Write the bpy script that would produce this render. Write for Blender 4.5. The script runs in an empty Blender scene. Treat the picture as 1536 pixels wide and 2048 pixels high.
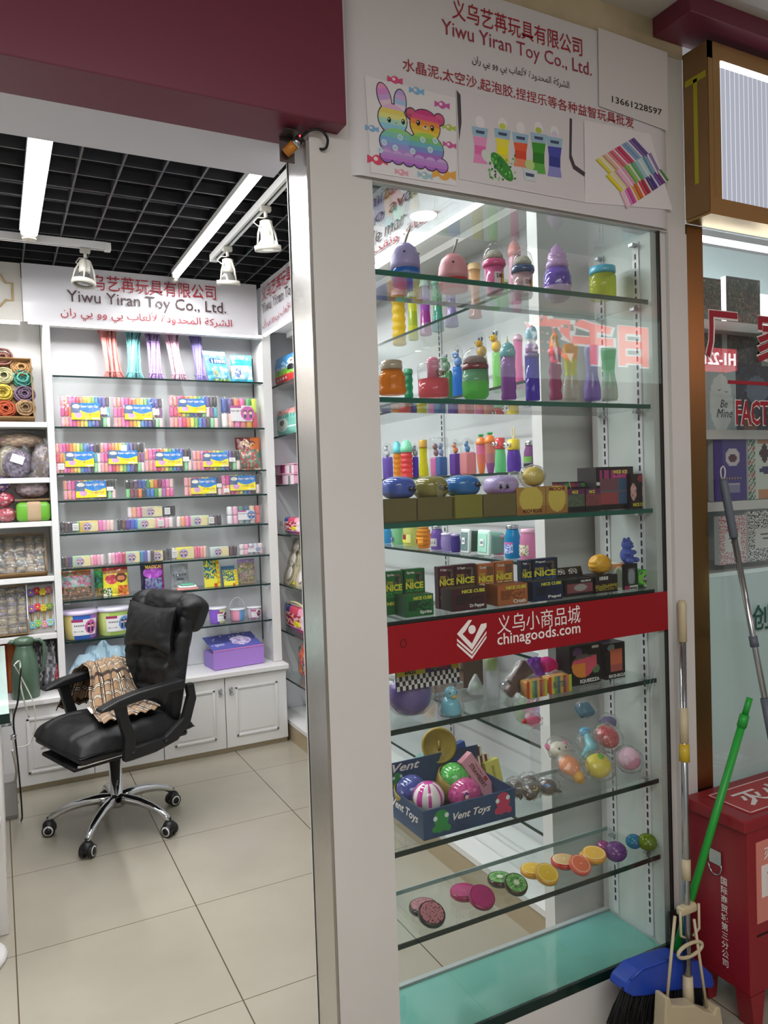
import bpy, bmesh, math, random
from mathutils import Vector, Matrix, Euler, noise
random.seed(7)
PI = math.pi
SC = bpy.context.scene
COL = SC.collection

# ------------------------------------------------------------------ camera
CAM_H, F_PX = 1.55, 1516.28
YAW, PIT, ROLL = 0.47354, -0.03201, -0.03348
_f = Vector((math.sin(YAW) * math.cos(PIT), math.cos(YAW) * math.cos(PIT), math.sin(PIT)))
_r = Vector((math.cos(YAW), -math.sin(YAW), 0)); _u = _r.cross(_f)
CR = math.cos(ROLL) * _r + math.sin(ROLL) * _u
CU = -math.sin(ROLL) * _r + math.cos(ROLL) * _u
CF = _f
CO = Vector((0, 0, CAM_H))
cam_d = bpy.data.cameras.new('camera'); cam = bpy.data.objects.new('camera', cam_d); COL.objects.link(cam)
cam_d.sensor_fit = 'HORIZONTAL'; cam_d.sensor_width = 36.0; cam_d.lens = F_PX / 1536 * 36.0
cam_d.clip_start = 0.02; cam_d.clip_end = 60
M4 = Matrix.Identity(4)
for i in range(3):
    M4[i][0] = CR[i]; M4[i][1] = CU[i]; M4[i][2] = -CF[i]; M4[i][3] = CO[i]
cam.matrix_world = M4
SC.camera = cam

# ------------------------------------------------------------------ world, exposure
W = bpy.data.worlds.new('world'); SC.world = W; W.use_nodes = True
W.node_tree.nodes['Background'].inputs[0].default_value = (0.93, 0.95, 1.0, 1)
W.node_tree.nodes['Background'].inputs[1].default_value = 0.26
SC.view_settings.view_transform = 'Standard'; SC.view_settings.look = 'None'
SC.view_settings.exposure = 0.0; SC.view_settings.gamma = 1.0
SC.view_settings.use_curve_mapping = False
SC.cycles.max_bounces = 8; SC.cycles.diffuse_bounces = 3; SC.cycles.glossy_bounces = 4
SC.cycles.transmission_bounces = 4; SC.cycles.transparent_max_bounces = 28
SC.cycles.caustics_reflective = False; SC.cycles.caustics_refractive = False
SC.cycles.sample_clamp_indirect = 4.0

def area(name, loc, sx, sy, power, color=(1, 1, 1), rot=(0, 0, 0), spread=PI):
    l = bpy.data.lights.new(name, 'AREA'); l.shape = 'RECTANGLE'; l.size = sx; l.size_y = sy
    l.energy = power; l.color = color; l.spread = spread
    o = bpy.data.objects.new(name, l); o.location = loc; o.rotation_euler = rot; COL.objects.link(o)
    return o

# corridor ceiling panels, shop ceiling battens, LED strips behind the valances
area('corridor_panel_light', (-0.2, -0.5, 2.84), 2.6, 0.6, 47, (1.0, 0.98, 0.97))
area('corridor_panel_light', (0.0, -1.6, 2.84), 2.6, 0.6, 34, (1.0, 0.98, 0.97))
area('batten_light', (0.193, 2.95, 2.745), 0.07, 1.8, 33, (0.97, 0.98, 1.0))
area('batten_light', (0.947, 3.1, 2.745), 0.035, 2.35, 28, (0.97, 0.98, 1.0))
area('batten_light', (-1.0, 3.2, 2.745), 0.07, 2.2, 38, (0.97, 0.98, 1.0))
area('shelf_strip_light', (0.85, 4.515, 2.475), 1.25, 0.018, 6.5, (1.0, 1.0, 0.96), (math.radians(-8), 0, 0))
area('shelf_strip_light', (-0.5, 4.515, 2.475), 1.4, 0.018, 6.5, (1.0, 1.0, 0.96), (math.radians(-8), 0, 0))
area('shelf_strip_light', (1.625, 3.2, 2.535), 0.018, 2.4, 24.0, (0.97, 1.0, 1.0), (0, math.radians(12), 0))
area('next_shop_light', (2.5, 1.9, 2.25), 1.2, 0.2, 12, (0.9, 0.97, 1.0))
area('next_shop_light', (2.45, 1.80, 1.18), 1.0, 0.1, 6.0, (0.9, 0.97, 1.0))

# ------------------------------------------------------------------ pixel -> place on a known real plane
def ray(px, py):
    return CR * ((px - 768) / F_PX) - CU * ((py - 1024) / F_PX) + CF
def atz(px, py, z):
    d = ray(px, py); return CO + d * ((z - CAM_H) / d.z)
def aty(px, py, Y):
    d = ray(px, py); return CO + d * (Y / d.y)
def atx(px, py, X):
    d = ray(px, py); return CO + d * (X / d.x)
def mpp(P):                      # metres that one pixel spans at P
    return (Vector(P) - CO).dot(CF) / F_PX

# ------------------------------------------------------------------ colours and materials
def lin(c):
    if isinstance(c, str):
        c = c.lstrip('#'); c = c if len(c) == 6 else c[0] * 2 + c[1] * 2 + c[2] * 2; c = [int(c[i:i + 2], 16) / 255 for i in (0, 2, 4)]
    return tuple((x / 12.92 if x <= 0.04045 else ((x + 0.055) / 1.055) ** 2.4) for x in c)

MATS = {}
def new_mat(name):
    m = bpy.data.materials.new(name); m.use_nodes = True; MATS[name] = m
    nt = m.node_tree; nt.nodes.clear()
    out = nt.nodes.new('ShaderNodeOutputMaterial')
    return m, nt, out
def pbr(name, col, rough=0.5, metal=0.0, coat=0.0, emit=0.0, bump=None, vary=None, spec=0.5, vcol=False, transl=0.0, sheen=0):
    m, nt, out = new_mat(name); N, L = nt.nodes, nt.links
    p = N.new('ShaderNodeBsdfPrincipled')
    p.inputs['Roughness'].default_value = rough; p.inputs['Metallic'].default_value = metal
    p.inputs['Coat Weight'].default_value = coat; p.inputs['Specular IOR Level'].default_value = spec
    if sheen: p.inputs['Sheen Weight'].default_value = sheen
    csrc = None
    if vcol:
        a = N.new('ShaderNodeVertexColor'); a.layer_name = 'Col'; csrc = a.outputs[0]
        L.new(csrc, p.inputs['Base Color'])
    else:
        p.inputs['Base Color'].default_value = (*lin(col), 1)
        if vary:      # (scale, second colour, amount)
            t = N.new('ShaderNodeTexCoord'); n = N.new('ShaderNodeTexNoise'); n.inputs['Scale'].default_value = vary[0]
            n.inputs['Detail'].default_value = 4
            r = N.new('ShaderNodeMapRange'); r.inputs[1].default_value = 0.4; r.inputs[2].default_value = 0.7
            r.inputs[3].default_value = 0; r.inputs[4].default_value = vary[2]
            mx = N.new('ShaderNodeMixRGB'); mx.inputs[1].default_value = (*lin(col), 1); mx.inputs[2].default_value = (*lin(vary[1]), 1)
            L.new(t.outputs['Object'], n.inputs['Vector']); L.new(n.outputs[0], r.inputs[0]); L.new(r.outputs[0], mx.inputs[0])
            L.new(mx.outputs[0], p.inputs['Base Color'])
    if emit:
        p.inputs['Emission Color'].default_value = (*lin(col), 1); p.inputs['Emission Strength'].default_value = emit
    if bump:          # (scale, strength, detail)
        t = N.new('ShaderNodeTexCoord'); n = N.new('ShaderNodeTexNoise'); n.inputs['Scale'].default_value = bump[0]
        n.inputs['Detail'].default_value = bump[2] if len(bump) > 2 else 3
        b = N.new('ShaderNodeBump'); b.inputs['Strength'].default_value = bump[1]; b.inputs['Distance'].default_value = 0.01
        L.new(t.outputs['Object'], n.inputs['Vector']); L.new(n.outputs[0], b.inputs['Height']); L.new(b.outputs[0], p.inputs['Normal'])
    if transl:
        tr = N.new('ShaderNodeBsdfTranslucent'); mx = N.new('ShaderNodeMixShader'); mx.inputs[0].default_value = transl
        if csrc: L.new(csrc, tr.inputs[0])
        else: tr.inputs[0].default_value = (*lin(col), 1)
        L.new(p.outputs[0], mx.inputs[1]); L.new(tr.outputs[0], mx.inputs[2]); L.new(mx.outputs[0], out.inputs[0])
    else:
        L.new(p.outputs[0], out.inputs[0])
    return m
def glassy(name, tint, ior=1.45, rough=0.0, boost=1.0, bump=None, haze=0.0, hazecol=(1, 1, 1)):
    m, nt, out = new_mat(name); N, L = nt.nodes, nt.links
    t = N.new('ShaderNodeBsdfTransparent'); t.inputs[0].default_value = (*tint, 1)
    g = N.new('ShaderNodeBsdfGlossy'); g.inputs['Roughness'].default_value = rough
    fr = N.new('ShaderNodeFresnel')
    ge = N.new('ShaderNodeNewGeometry'); ex = N.new('ShaderNodeMath'); ex.operation = 'MULTIPLY_ADD'; ex.inputs[1].default_value = -2; ex.inputs[2].default_value = 1
    pw = N.new('ShaderNodeMath'); pw.operation = 'POWER'; pw.inputs[0].default_value = ior
    L.new(ge.outputs['Backfacing'], ex.inputs[0]); L.new(ex.outputs[0], pw.inputs[1]); L.new(pw.outputs[0], fr.inputs[0])
    src = fr.outputs[0]
    if boost != 1:
        mm = N.new('ShaderNodeMath'); mm.operation = 'MULTIPLY'; mm.inputs[1].default_value = boost; mm.use_clamp = True
        L.new(src, mm.inputs[0]); src = mm.outputs[0]
    if bump:
        tc = N.new('ShaderNodeTexCoord'); n = N.new('ShaderNodeTexNoise'); n.inputs['Scale'].default_value = bump[0]
        n.inputs['Detail'].default_value = 3; n.inputs['Distortion'].default_value = 0.6
        b = N.new('ShaderNodeBump'); b.inputs['Strength'].default_value = bump[1]; b.inputs['Distance'].default_value = 0.01
        L.new(tc.outputs['Object'], n.inputs['Vector']); L.new(n.outputs[0], b.inputs['Height'])
        L.new(b.outputs[0], g.inputs['Normal']); L.new(b.outputs[0], fr.inputs['Normal'])
    mx = N.new('ShaderNodeMixShader'); L.new(src, mx.inputs[0]); L.new(t.outputs[0], mx.inputs[1]); L.new(g.outputs[0], mx.inputs[2])
    last = mx.outputs[0]
    if haze:
        d = N.new('ShaderNodeBsdfDiffuse'); d.inputs[0].default_value = (*hazecol, 1)
        m2 = N.new('ShaderNodeMixShader'); m2.inputs[0].default_value = haze
        L.new(last, m2.inputs[1]); L.new(d.outputs[0], m2.inputs[2]); last = m2.outputs[0]
    L.new(last, out.inputs[0])
    return m
def glow(name, col, strength):
    m, nt, out = new_mat(name)
    e = nt.nodes.new('ShaderNodeEmission'); e.inputs[0].default_value = (*lin(col), 1); e.inputs[1].default_value = strength
    nt.links.new(e.outputs[0], out.inputs[0]); return m

# painted parts: the colour sits in the mesh attribute "Col"
PAINT = pbr('painted_plastic', '#fff', 0.38, vcol=True)
PRINT = pbr('printed_card', '#fff', 0.42, vcol=True, spec=0.4)
MATTE = pbr('matte_soft', '#fff', 0.75, vcol=True, spec=0.25)
def gel_mat(name, clear=0.36):
    m, nt, out = new_mat(name); N, L = nt.nodes, nt.links
    a = N.new('ShaderNodeVertexColor'); a.layer_name = 'Col'
    p = N.new('ShaderNodeBsdfPrincipled'); p.inputs['Roughness'].default_value = .1; p.inputs['Coat Weight'].default_value = .2; L.new(a.outputs[0], p.inputs['Base Color'])
    tl = N.new('ShaderNodeBsdfTranslucent'); L.new(a.outputs[0], tl.inputs[0])
    g = N.new('ShaderNodeGamma'); g.inputs[1].default_value = .6; L.new(a.outputs[0], g.inputs[0])
    tr = N.new('ShaderNodeBsdfTransparent'); L.new(g.outputs[0], tr.inputs[0])
    m1 = N.new('ShaderNodeMixShader'); m1.inputs[0].default_value = .4; L.new(p.outputs[0], m1.inputs[1]); L.new(tl.outputs[0], m1.inputs[2])
    m2 = N.new('ShaderNodeMixShader'); m2.inputs[0].default_value = clear; L.new(m1.outputs[0], m2.inputs[1]); L.new(tr.outputs[0], m2.inputs[2])
    L.new(m2.outputs[0], out.inputs[0]); return m
GEL = gel_mat('coloured_gel')
GLOSS = pbr('glossy_plastic', '#fff', 0.14, vcol=True, coat=0.3)
FOIL = pbr('printed_foil', '#fff', 0.22, vcol=True, bump=(22, 0.35, 3), coat=0.4)
YARN = pbr('yarn', '#fff', 0.9, vcol=True, spec=0.1, bump=(160, 0.8, 3))
FILM = glassy('clear_film', (0.97, 0.97, 0.97), 1.45, 0.10, 1.5, bump=(26, 0.9), haze=0.06)
CLEAR = glassy('clear_plastic', (0.95, 0.96, 0.96), 1.4, 0.03, 1.0, haze=0.03)
HAZY = glassy('frosted_plastic', (0.93, 0.94, 0.95), 1.4, 0.2, 1.0, haze=0.28, hazecol=(.85, .87, .9))
PANE = glassy('window_glass', (0.95, 0.972, 0.962), 1.5, 0.0, 1.15)
SHELFGLASS = glassy('shelf_glass', (0.945, 0.975, 0.965), 1.5, 0.0, 1.0)
EDGE = pbr('glass_edge_lit', '#2c7464', 0.15, transl=0.35)
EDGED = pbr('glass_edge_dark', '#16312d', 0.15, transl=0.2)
LACQ = pbr('white_lacquer', '#dcdad8', 0.32)
PILW = pbr('white_board', '#d9d7d4', 0.34, vary=(2.0, '#cecbc8', 0.6))
BACKW = pbr('shelf_back_white', '#d3d3d6', 0.22)
CREAM = pbr('stained_cream_wall', '#cfc2a2', 0.8, vary=(5, '#8b7a5a', 0.55))
CEILW = pbr('corridor_ceiling_white', '#c9c6c0', 0.7)
REDP = pbr('maroon_paint', '#702a3f', 0.38)
BLACK = pbr('black_metal', '#0c0c0e', 0.5)
GRIDM = pbr('grid_ceiling_black', '#1d1d1f', 0.45)
DARK = pbr('dark_void', '#060607', 0.9)
CHROME = pbr('chrome', '#d9d9dc', 0.07, metal=1)
STEEL = pbr('steel_tube', '#b9bcc2', 0.2, metal=1)
BRASS = pbr('brass_sheet', '#8f7448', 0.3, metal=1, bump=(3, 0.12, 2))
GOLDP = pbr('gold_sheet', '#b8935f', 0.32, metal=.75, bump=(4, 0.2, 2))
LED = glow('led_white', '#ffffff', 9.0)
LEDC = glow('led_cool', '#f2f7ff', 5.0)
INK = pbr('ink_red', '#a3172c', 0.5)
INKD = pbr('ink_dark', '#4a3034', 0.5)
INKK = pbr('ink_black', '#161616', 0.5)
INKW = pbr('ink_white', '#efe7e4', 0.45)
BANNER = pbr('vinyl_banner', '#dcd9dc', 0.3, bump=(3.2, 0.12, 2), coat=0.15)

def stainless(name):
    m, nt, out = new_mat(name); N, L = nt.nodes, nt.links
    p = N.new('ShaderNodeBsdfPrincipled'); p.inputs['Metallic'].default_value = 1; p.inputs['Roughness'].default_value = 0.22
    p.inputs['Base Color'].default_value = (*lin('#c9c6c2'), 1)
    t = N.new('ShaderNodeTexCoord'); mp = N.new('ShaderNodeMapping'); mp.inputs['Scale'].default_value = (1, 60, 3)
    n = N.new('ShaderNodeTexNoise'); n.inputs['Scale'].default_value = 6; n.inputs['Detail'].default_value = 5
    b = N.new('ShaderNodeBump'); b.inputs['Strength'].default_value = 0.12; b.inputs['Distance'].default_value = 0.004
    L.new(t.outputs['Object'], mp.inputs[0]); L.new(mp.outputs[0], n.inputs['Vector']); L.new(n.outputs[0], b.inputs['Height'])
    L.new(b.outputs[0], p.inputs['Normal']); L.new(p.outputs[0], out.inputs[0]); return m
STAIN = stainless('brushed_stainless')

def tile_mat():
    m, nt, out = new_mat('polished_floor_tile'); N, L = nt.nodes, nt.links
    p = N.new('ShaderNodeBsdfPrincipled')
    t = N.new('ShaderNodeTexCoord'); sx = N.new('ShaderNodeSeparateXYZ'); L.new(t.outputs['Object'], sx.inputs[0])
    def line(src, off, step, w):
        a = N.new('ShaderNodeMath'); a.operation = 'SUBTRACT'; a.inputs[1].default_value = off; L.new(src, a.inputs[0])
        d = N.new('ShaderNodeMath'); d.operation = 'DIVIDE'; d.inputs[1].default_value = step; L.new(a.outputs[0], d.inputs[0])
        f = N.new('ShaderNodeMath'); f.operation = 'FRACT'; L.new(d.outputs[0], f.inputs[0])
        s = N.new('ShaderNodeMath'); s.operation = 'SUBTRACT'; s.inputs[1].default_value = 0.5; L.new(f.outputs[0], s.inputs[0])
        b = N.new('ShaderNodeMath'); b.operation = 'ABSOLUTE'; L.new(s.outputs[0], b.inputs[0])
        g = N.new('ShaderNodeMath'); g.operation = 'GREATER_THAN'; g.inputs[1].default_value = 0.5 - w / step; L.new(b.outputs[0], g.inputs[0])
        return g.outputs[0]
    lx = line(sx.outputs[0], -0.004, 0.611, 0.0022); ly = line(sx.outputs[1], 2.237, 0.6105, 0.0016)
    mx = N.new('ShaderNodeMath'); mx.operation = 'MAXIMUM'; L.new(lx, mx.inputs[0]); L.new(ly, mx.inputs[1])
    n = N.new('ShaderNodeTexNoise'); n.inputs['Scale'].default_value = 2.2; n.inputs['Detail'].default_value = 6
    L.new(t.outputs['Object'], n.inputs['Vector'])
    r = N.new('ShaderNodeMapRange'); r.inputs[1].default_value = 0.3; r.inputs[2].default_value = 0.75
    L.new(n.outputs[0], r.inputs[0])
    c1 = N.new('ShaderNodeMixRGB'); c1.inputs[1].default_value = (*lin('#a59e8f'), 1); c1.inputs[2].default_value = (*lin('#989182'), 1)
    L.new(r.outputs[0], c1.inputs[0])
    c2 = N.new('ShaderNodeMixRGB'); c2.inputs[2].default_value = (*lin('#57493a'), 1); L.new(mx.outputs[0], c2.inputs[0]); L.new(c1.outputs[0], c2.inputs[1])
    L.new(c2.outputs[0], p.inputs['Base Color'])
    r2 = N.new('ShaderNodeMapRange'); r2.inputs[3].default_value = 0.16; r2.inputs[4].default_value = 0.3; L.new(n.outputs[0], r2.inputs[0])
    L.new(r2.outputs[0], p.inputs['Roughness'])
    L.new(p.outputs[0], out.inputs[0]); return m
TILE = tile_mat()

# ------------------------------------------------------------------ mesh builder
class MB:
    """collects shapes (with a colour each) and links them as one mesh object"""
    def __init__(s, mat=None): s.v = []; s.f = []; s.c = []; s.m = []; s.sm = []; s.mats = []; s.cur = 0; s.col = (1, 1, 1); s.smooth = False; s.M = None
    def use(s, mat):
        if mat not in s.mats: s.mats.append(mat)
        s.cur = s.mats.index(mat); return s
    def paint(s, c): s.col = lin(c); return s
    def at(s, M): s.M = M; return s
    def _add(s, vs, fs, smooth=None, cols=None):
        b = len(s.v)
        if s.M is not None: vs = [s.M @ Vector(v) for v in vs]
        s.v += [tuple(v) for v in vs]
        for i, f in enumerate(fs):
            s.f.append([b + k for k in f]); s.m.append(s.cur); s.c.append(cols[i] if cols else s.col)
            s.sm.append(s.smooth if smooth is None else smooth)
        return s
    def box(s, x0, x1, y0, y1, z0, z1):
        v = [(x, y, z) for z in (z0, z1) for y in (y0, y1) for x in (x0, x1)]
        return s._add(v, [(0, 2, 3, 1), (4, 5, 7, 6), (0, 1, 5, 4), (2, 6, 7, 3), (0, 4, 6, 2), (1, 3, 7, 5)], False)
    def rbox(s, x0, x1, y0, y1, z0, z1, r=0.01, n=3):
        """box with rounded vertical edges and softened top"""
        r = min(r, (x1 - x0) / 2.01, (y1 - y0) / 2.01, (z1 - z0) / 2.01)
        def ring(ins):
            out = []
            for cx, cy, a0 in ((x1 - r, y1 - r, 0), (x0 + r, y1 - r, 90), (x0 + r, y0 + r, 180), (x1 - r, y0 + r, 270)):
                for k in range(n + 1):
                    a = math.radians(a0 + 90 * k / n); q = r - ins
                    out.append((cx + q * math.cos(a), cy + q * math.sin(a)))
            return out
        levels = []
        for k in range(n + 1):
            a = PI / 2 * k / n; levels.append((z0 + r - r * math.cos(a), r - r * math.sin(a)))
        levels += [(z1 - (z - z0), i) for z, i in reversed(levels)]
        vs = []; fs = []
        for z, ins in levels: vs += [(x, y, z) for x, y in ring(ins * 0.999)]
        m = 4 * (n + 1)
        for j in range(len(levels) - 1):
            for k in range(m): fs.append((j * m + k, j * m + (k + 1) % m, (j + 1) * m + (k + 1) % m, (j + 1) * m + k))
        fs.append(tuple(range(m))[::-1]); fs.append(tuple((len(levels) - 1) * m + k for k in range(m)))
        return s._add(vs, fs, True)
    def lathe(s, prof, c=(0, 0, 0), n=20, cols=None, sx=1, sy=1, wob=None, cap=True):
        """prof: [(radius, z)], cols: one colour per band"""
        vs = []; fs = []; cc = []
        for j, (r, z) in enumerate(prof):
            for k in range(n):
                a = 2 * PI * k / n; q = r * (wob(a, j) if wob else 1)
                vs.append((c[0] + q * sx * math.cos(a), c[1] + q * sy * math.sin(a), c[2] + z))
        for j in range(len(prof) - 1):
            for k in range(n):
                fs.append((j * n + k, j * n + (k + 1) % n, (j + 1) * n + (k + 1) % n, (j + 1) * n + k))
                cc.append(lin(cols[j]) if cols else s.col)
        if cap:
            fs.append(tuple(range(n))[::-1]); cc.append(lin(cols[0]) if cols else s.col)
            fs.append(tuple((len(prof) - 1) * n + k for k in range(n))); cc.append(lin(cols[-1]) if cols else s.col)
        return s._add(vs, fs, True, cc)
    def ell(s, c, rx, ry, rz, n=20, m=12, cf=None, df=None):
        """ellipsoid; cf(dir)->colour; df(dir)->radius factor"""
        vs = []; fs = []; cc = []
        for j in range(m + 1):
            th = PI * j / m
            for k in range(n):
                a = 2 * PI * k / n
                d = Vector((math.sin(th) * math.cos(a), math.sin(th) * math.sin(a), math.cos(th)))
                q = df(d) if df else 1
                vs.append((c[0] + rx * d.x * q, c[1] + ry * d.y * q, c[2] + rz * d.z * q))
        for j in range(m):
            for k in range(n):
                fs.append((j * n + k, (j + 1) * n + k, (j + 1) * n + (k + 1) % n, j * n + (k + 1) % n))
                if cf:
                    th = PI * (j + .5) / m; a = 2 * PI * (k + .5) / n
                    cc.append(lin(cf(Vector((math.sin(th) * math.cos(a), math.sin(th) * math.sin(a), math.cos(th))))))
        return s._add(vs, fs, True, cc if cf else None)
    def tube(s, pts, r, n=8, cap=True, closed=False):
        pts = [Vector(p) for p in pts]; rs = r if isinstance(r, (list, tuple)) else [r] * len(pts)
        vs = []; fs = []; up = None; L = len(pts)
        for i, p in enumerate(pts):
            a = pts[(i - 1) % L] if closed or i > 0 else p; b = pts[(i + 1) % L] if closed or i < L - 1 else p
            t = (b - a).normalized()
            if up is None:
                up = t.orthogonal().normalized()
            up = (up - t * up.dot(t)); up = up.normalized() if up.length > 1e-6 else t.orthogonal().normalized()
            w = t.cross(up)
            for k in range(n):
                an = 2 * PI * k / n; vs.append(p + rs[i] * (math.cos(an) * up + math.sin(an) * w))
        for i in range(L if closed else L - 1):
            j = (i + 1) % L
            for k in range(n): fs.append((i * n + k, i * n + (k + 1) % n, j * n + (k + 1) % n, j * n + k))
        if cap and not closed:
            fs.append(tuple(range(n))[::-1]); fs.append(tuple((L - 1) * n + k for k in range(n)))
        return s._add(vs, fs, True)
    def prism(s, poly, y0, y1):
        """polygon in the XZ plane pushed along Y"""
        n = len(poly); vs = [(x, y0, z) for x, z in poly] + [(x, y1, z) for x, z in poly]
        fs = [tuple(range(n)), tuple(range(2 * n - 1, n - 1, -1))] + [(k, n + k, n + (k + 1) % n, (k + 1) % n) for k in range(n)]
        return s._add(vs, fs, False)
    def grid(s, fn, nu, nv, cf=None, smooth=True):
        vs = [fn(i / nu, j / nv) for j in range(nv + 1) for i in range(nu + 1)]; fs = []; cc = []
        for j in range(nv):
            for i in range(nu):
                a = j * (nu + 1) + i; fs.append((a, a + 1, a + nu + 2, a + nu + 1))
                if cf: cc.append(lin(cf((i + .5) / nu, (j + .5) / nv)))
        return s._add(vs, fs, smooth, cc if cf else None)
    def disc(s, c, r, n=20, nrm='y', sx=1, sz=1):
        vs = []
        for k in range(n):
            a = 2 * PI * k / n
            vs.append((c[0] + r * sx * math.cos(a), c[1], c[2] + r * sz * math.sin(a)) if nrm == 'y' else (c[0] + r * sx * math.cos(a), c[1] + r * sz * math.sin(a), c[2]))
        return s._add(vs, [tuple(range(n))], False)
    def build(s, name, mat=None, parent=None, bevel=0, sub=0, label=None):
        me = bpy.data.meshes.new(name); me.from_pydata(s.v, [], s.f)
        mats = s.mats if s.mats else [mat]
        for m in mats: me.materials.append(m)
        me.polygons.foreach_set('material_index', s.m if s.mats else [0] * len(s.f))
        me.polygons.foreach_set('use_smooth', s.sm)
        ca = me.color_attributes.new('Col', 'FLOAT_COLOR', 'CORNER')
        flat = []
        for f, c in zip(s.f, s.c): flat += [c[0], c[1], c[2], 1.0] * len(f)
        ca.data.foreach_set('color', flat)
        me.update(); me.validate()
        bm = bmesh.new(); bm.from_mesh(me); bmesh.ops.recalc_face_normals(bm, faces=bm.faces); bm.to_mesh(me); bm.free()
        o = bpy.data.objects.new(name, me); COL.objects.link(o)
        if parent: o.parent = parent
        if bevel:
            b = o.modifiers.new('soft_edges', 'BEVEL'); b.width = bevel; b.segments = 2; b.limit_method = 'ANGLE'
        if sub:
            b = o.modifiers.new('smooth', 'SUBSURF'); b.levels = sub; b.render_levels = sub
        if label: o['label'] = label
        return o

def thing(name, label, cat, loc=(0, 0, 0), rz=0, group=None, rot=None):
    o = bpy.data.objects.new(name, None); COL.objects.link(o); o.empty_display_size = 0.05
    o.location = loc; o.rotation_euler = rot if rot else (0, 0, rz)
    o['label'] = label; o['category'] = cat
    if group: o['group'] = group
    return o
def tag(o, label, cat, group=None, kind=None):
    o['label'] = label; o['category'] = cat
    if group: o['group'] = group
    if kind: o['kind'] = kind
    return o
def struct(o, kind='structure'):
    o['kind'] = kind; return o
def dup(root, loc=None, rz=None, label=None, group=None, scale=None):
    r = root.copy(); COL.objects.link(r)
    if loc is not None: r.location = loc
    if rz is not None: r.rotation_euler = (0, 0, rz)
    if label: r['label'] = label
    if group: r['group'] = group
    if scale is not None: r.scale = (scale,) * 3 if isinstance(scale, (int, float)) else scale
    for ch in list(root.children):
        c = ch.copy(); COL.objects.link(c); c.parent = r
        for g in list(ch.children):
            d = g.copy(); COL.objects.link(d); d.parent = c
    return r

_txt = {}
def text_mesh(body, shear=0.0, bold=0.0, extrude=0.0):
    key = (body, shear, bold, extrude)
    if key not in _txt:
        cu = bpy.data.curves.new('lettering', 'FONT'); cu.body = body; cu.resolution_u = 2; cu.shear = shear; cu.offset = bold; cu.extrude = extrude
        o = bpy.data.objects.new('lettering', cu); COL.objects.link(o)
        dg = bpy.context.evaluated_depsgraph_get(); me = bpy.data.meshes.new_from_object(o.evaluated_get(dg))
        COL.objects.unlink(o); bpy.data.objects.remove(o)
        xs = [v.co.x for v in me.vertices]; ys = [v.co.y for v in me.vertices]
        _txt[key] = (me, min(xs), max(xs), min(ys), max(ys))
    return _txt[key]
def put_text(mb, body, x0, x1, z0, z1, y, shear=0.0, bold=0.0, M=None, col=None, fit=True):
    """lettering laid on the plane Y=y of mb, spanning x0..x1, z0..z1, read from -Y"""
    me, a, b, c, d = text_mesh(body, shear, bold)
    sx = (x1 - x0) / (b - a); sz = (z1 - z0) / (d - c)
    vs = [(x0 + (v.co.x - a) * sx, y, z0 + (v.co.y - c) * sz) for v in me.vertices]
    if M is not None: vs = [M @ Vector(v) for v in vs]
    if col is not None: mb.paint(col)
    mb._add(vs, [tuple(p.vertices) for p in me.polygons], False)
    return mb
FORMS = {}
def arabic(words):
    """letters already in their joined forms, in reading order; reversed for left-to-right setting"""
    return ''.join(reversed(words))
# ================================================================== setting
def sbox(name, mat, x0, x1, y0, y1, z0, z1, bevel=0):
    return struct(MB().box(x0, x1, y0, y1, z0, z1).build(name, mat, bevel=bevel))
sbox('floor', TILE, -4, 7, -2.4, 5.2, -0.05, 0)
sbox('wall_back', BACKW, -2.6, 2.2, 4.98, 5.06, 0, 3.5)
sbox('wall_left', LACQ, -2.68, -2.6, 1.9, 5.06, 0, 3.5)
sbox('wall_right', BACKW, 1.93, 2.0, 1.98, 5.06, 0, 3.5)
sbox('wall_next_shop_back', LACQ, 2.0, 5.2, 2.02, 2.08, 0, 3.0)
sbox('ceiling_void', DARK, -2.7, 2.1, 1.9, 5.1, 3.42, 3.46)
sbox('ceiling_corridor', CEILW, -4, 7, -2.4, 1.62, 2.868, 2.92)
sbox('wall_fascia', PILW, 0.664, 1.855, 1.602, 1.622, 2.268, 2.776)
sbox('wall_above_banner', CREAM, 0.736, 1.857, 1.601, 1.622, 2.777, 2.868)
sbox('wall_fascia_front', REDP, -2.6, 0.735, 1.552, 1.70, 2.36, 2.868, bevel=0.003)
b = MB().box(-2.6, 0.68, 1.702, 1.89, 2.362, 2.375).box(-2.6, 0.68, 1.876, 1.89, 2.37, 2.72)
struct(b.build('trim_soffit', pbr('soffit_white', '#d3d0da', .5)))
# maroon beam running out of the picture on the right
sbox('trim_beam_maroon', REDP, 1.737, 4.6, 1.468, 1.6, 2.815, 2.868, bevel=0.002)
sbox('wall_opposite', CEILW, -4, 7, -2.5, -2.4, 0, 2.9)
# black open grid ceiling
g = MB()
x = -2.514
while x < 2.0:
    g.box(x - 0.004, x + 0.004, 1.9, 4.98, 2.8, 2.845); x += 0.15
y = 1.97
while y < 4.95:
    g.box(-2.6, 1.93, y - 0.004, y + 0.004, 2.801, 2.844); y += 0.15
struct(g.build('ceiling_grid', GRIDM))

for cx, cy in ((-.2, -.5), (0, -1.6)):
    t = thing('ceiling_panel_light', 'square white ceiling panel light of the corridor ' + ('nearer the shop' if cy > -1 else 'farther from the shop'), 'ceiling light', (cx, cy, 2.845))
    o = MB().box(-1.34, 1.34, -.34, .34, .003, .022).build('housing', LACQ); o.parent = t

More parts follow.
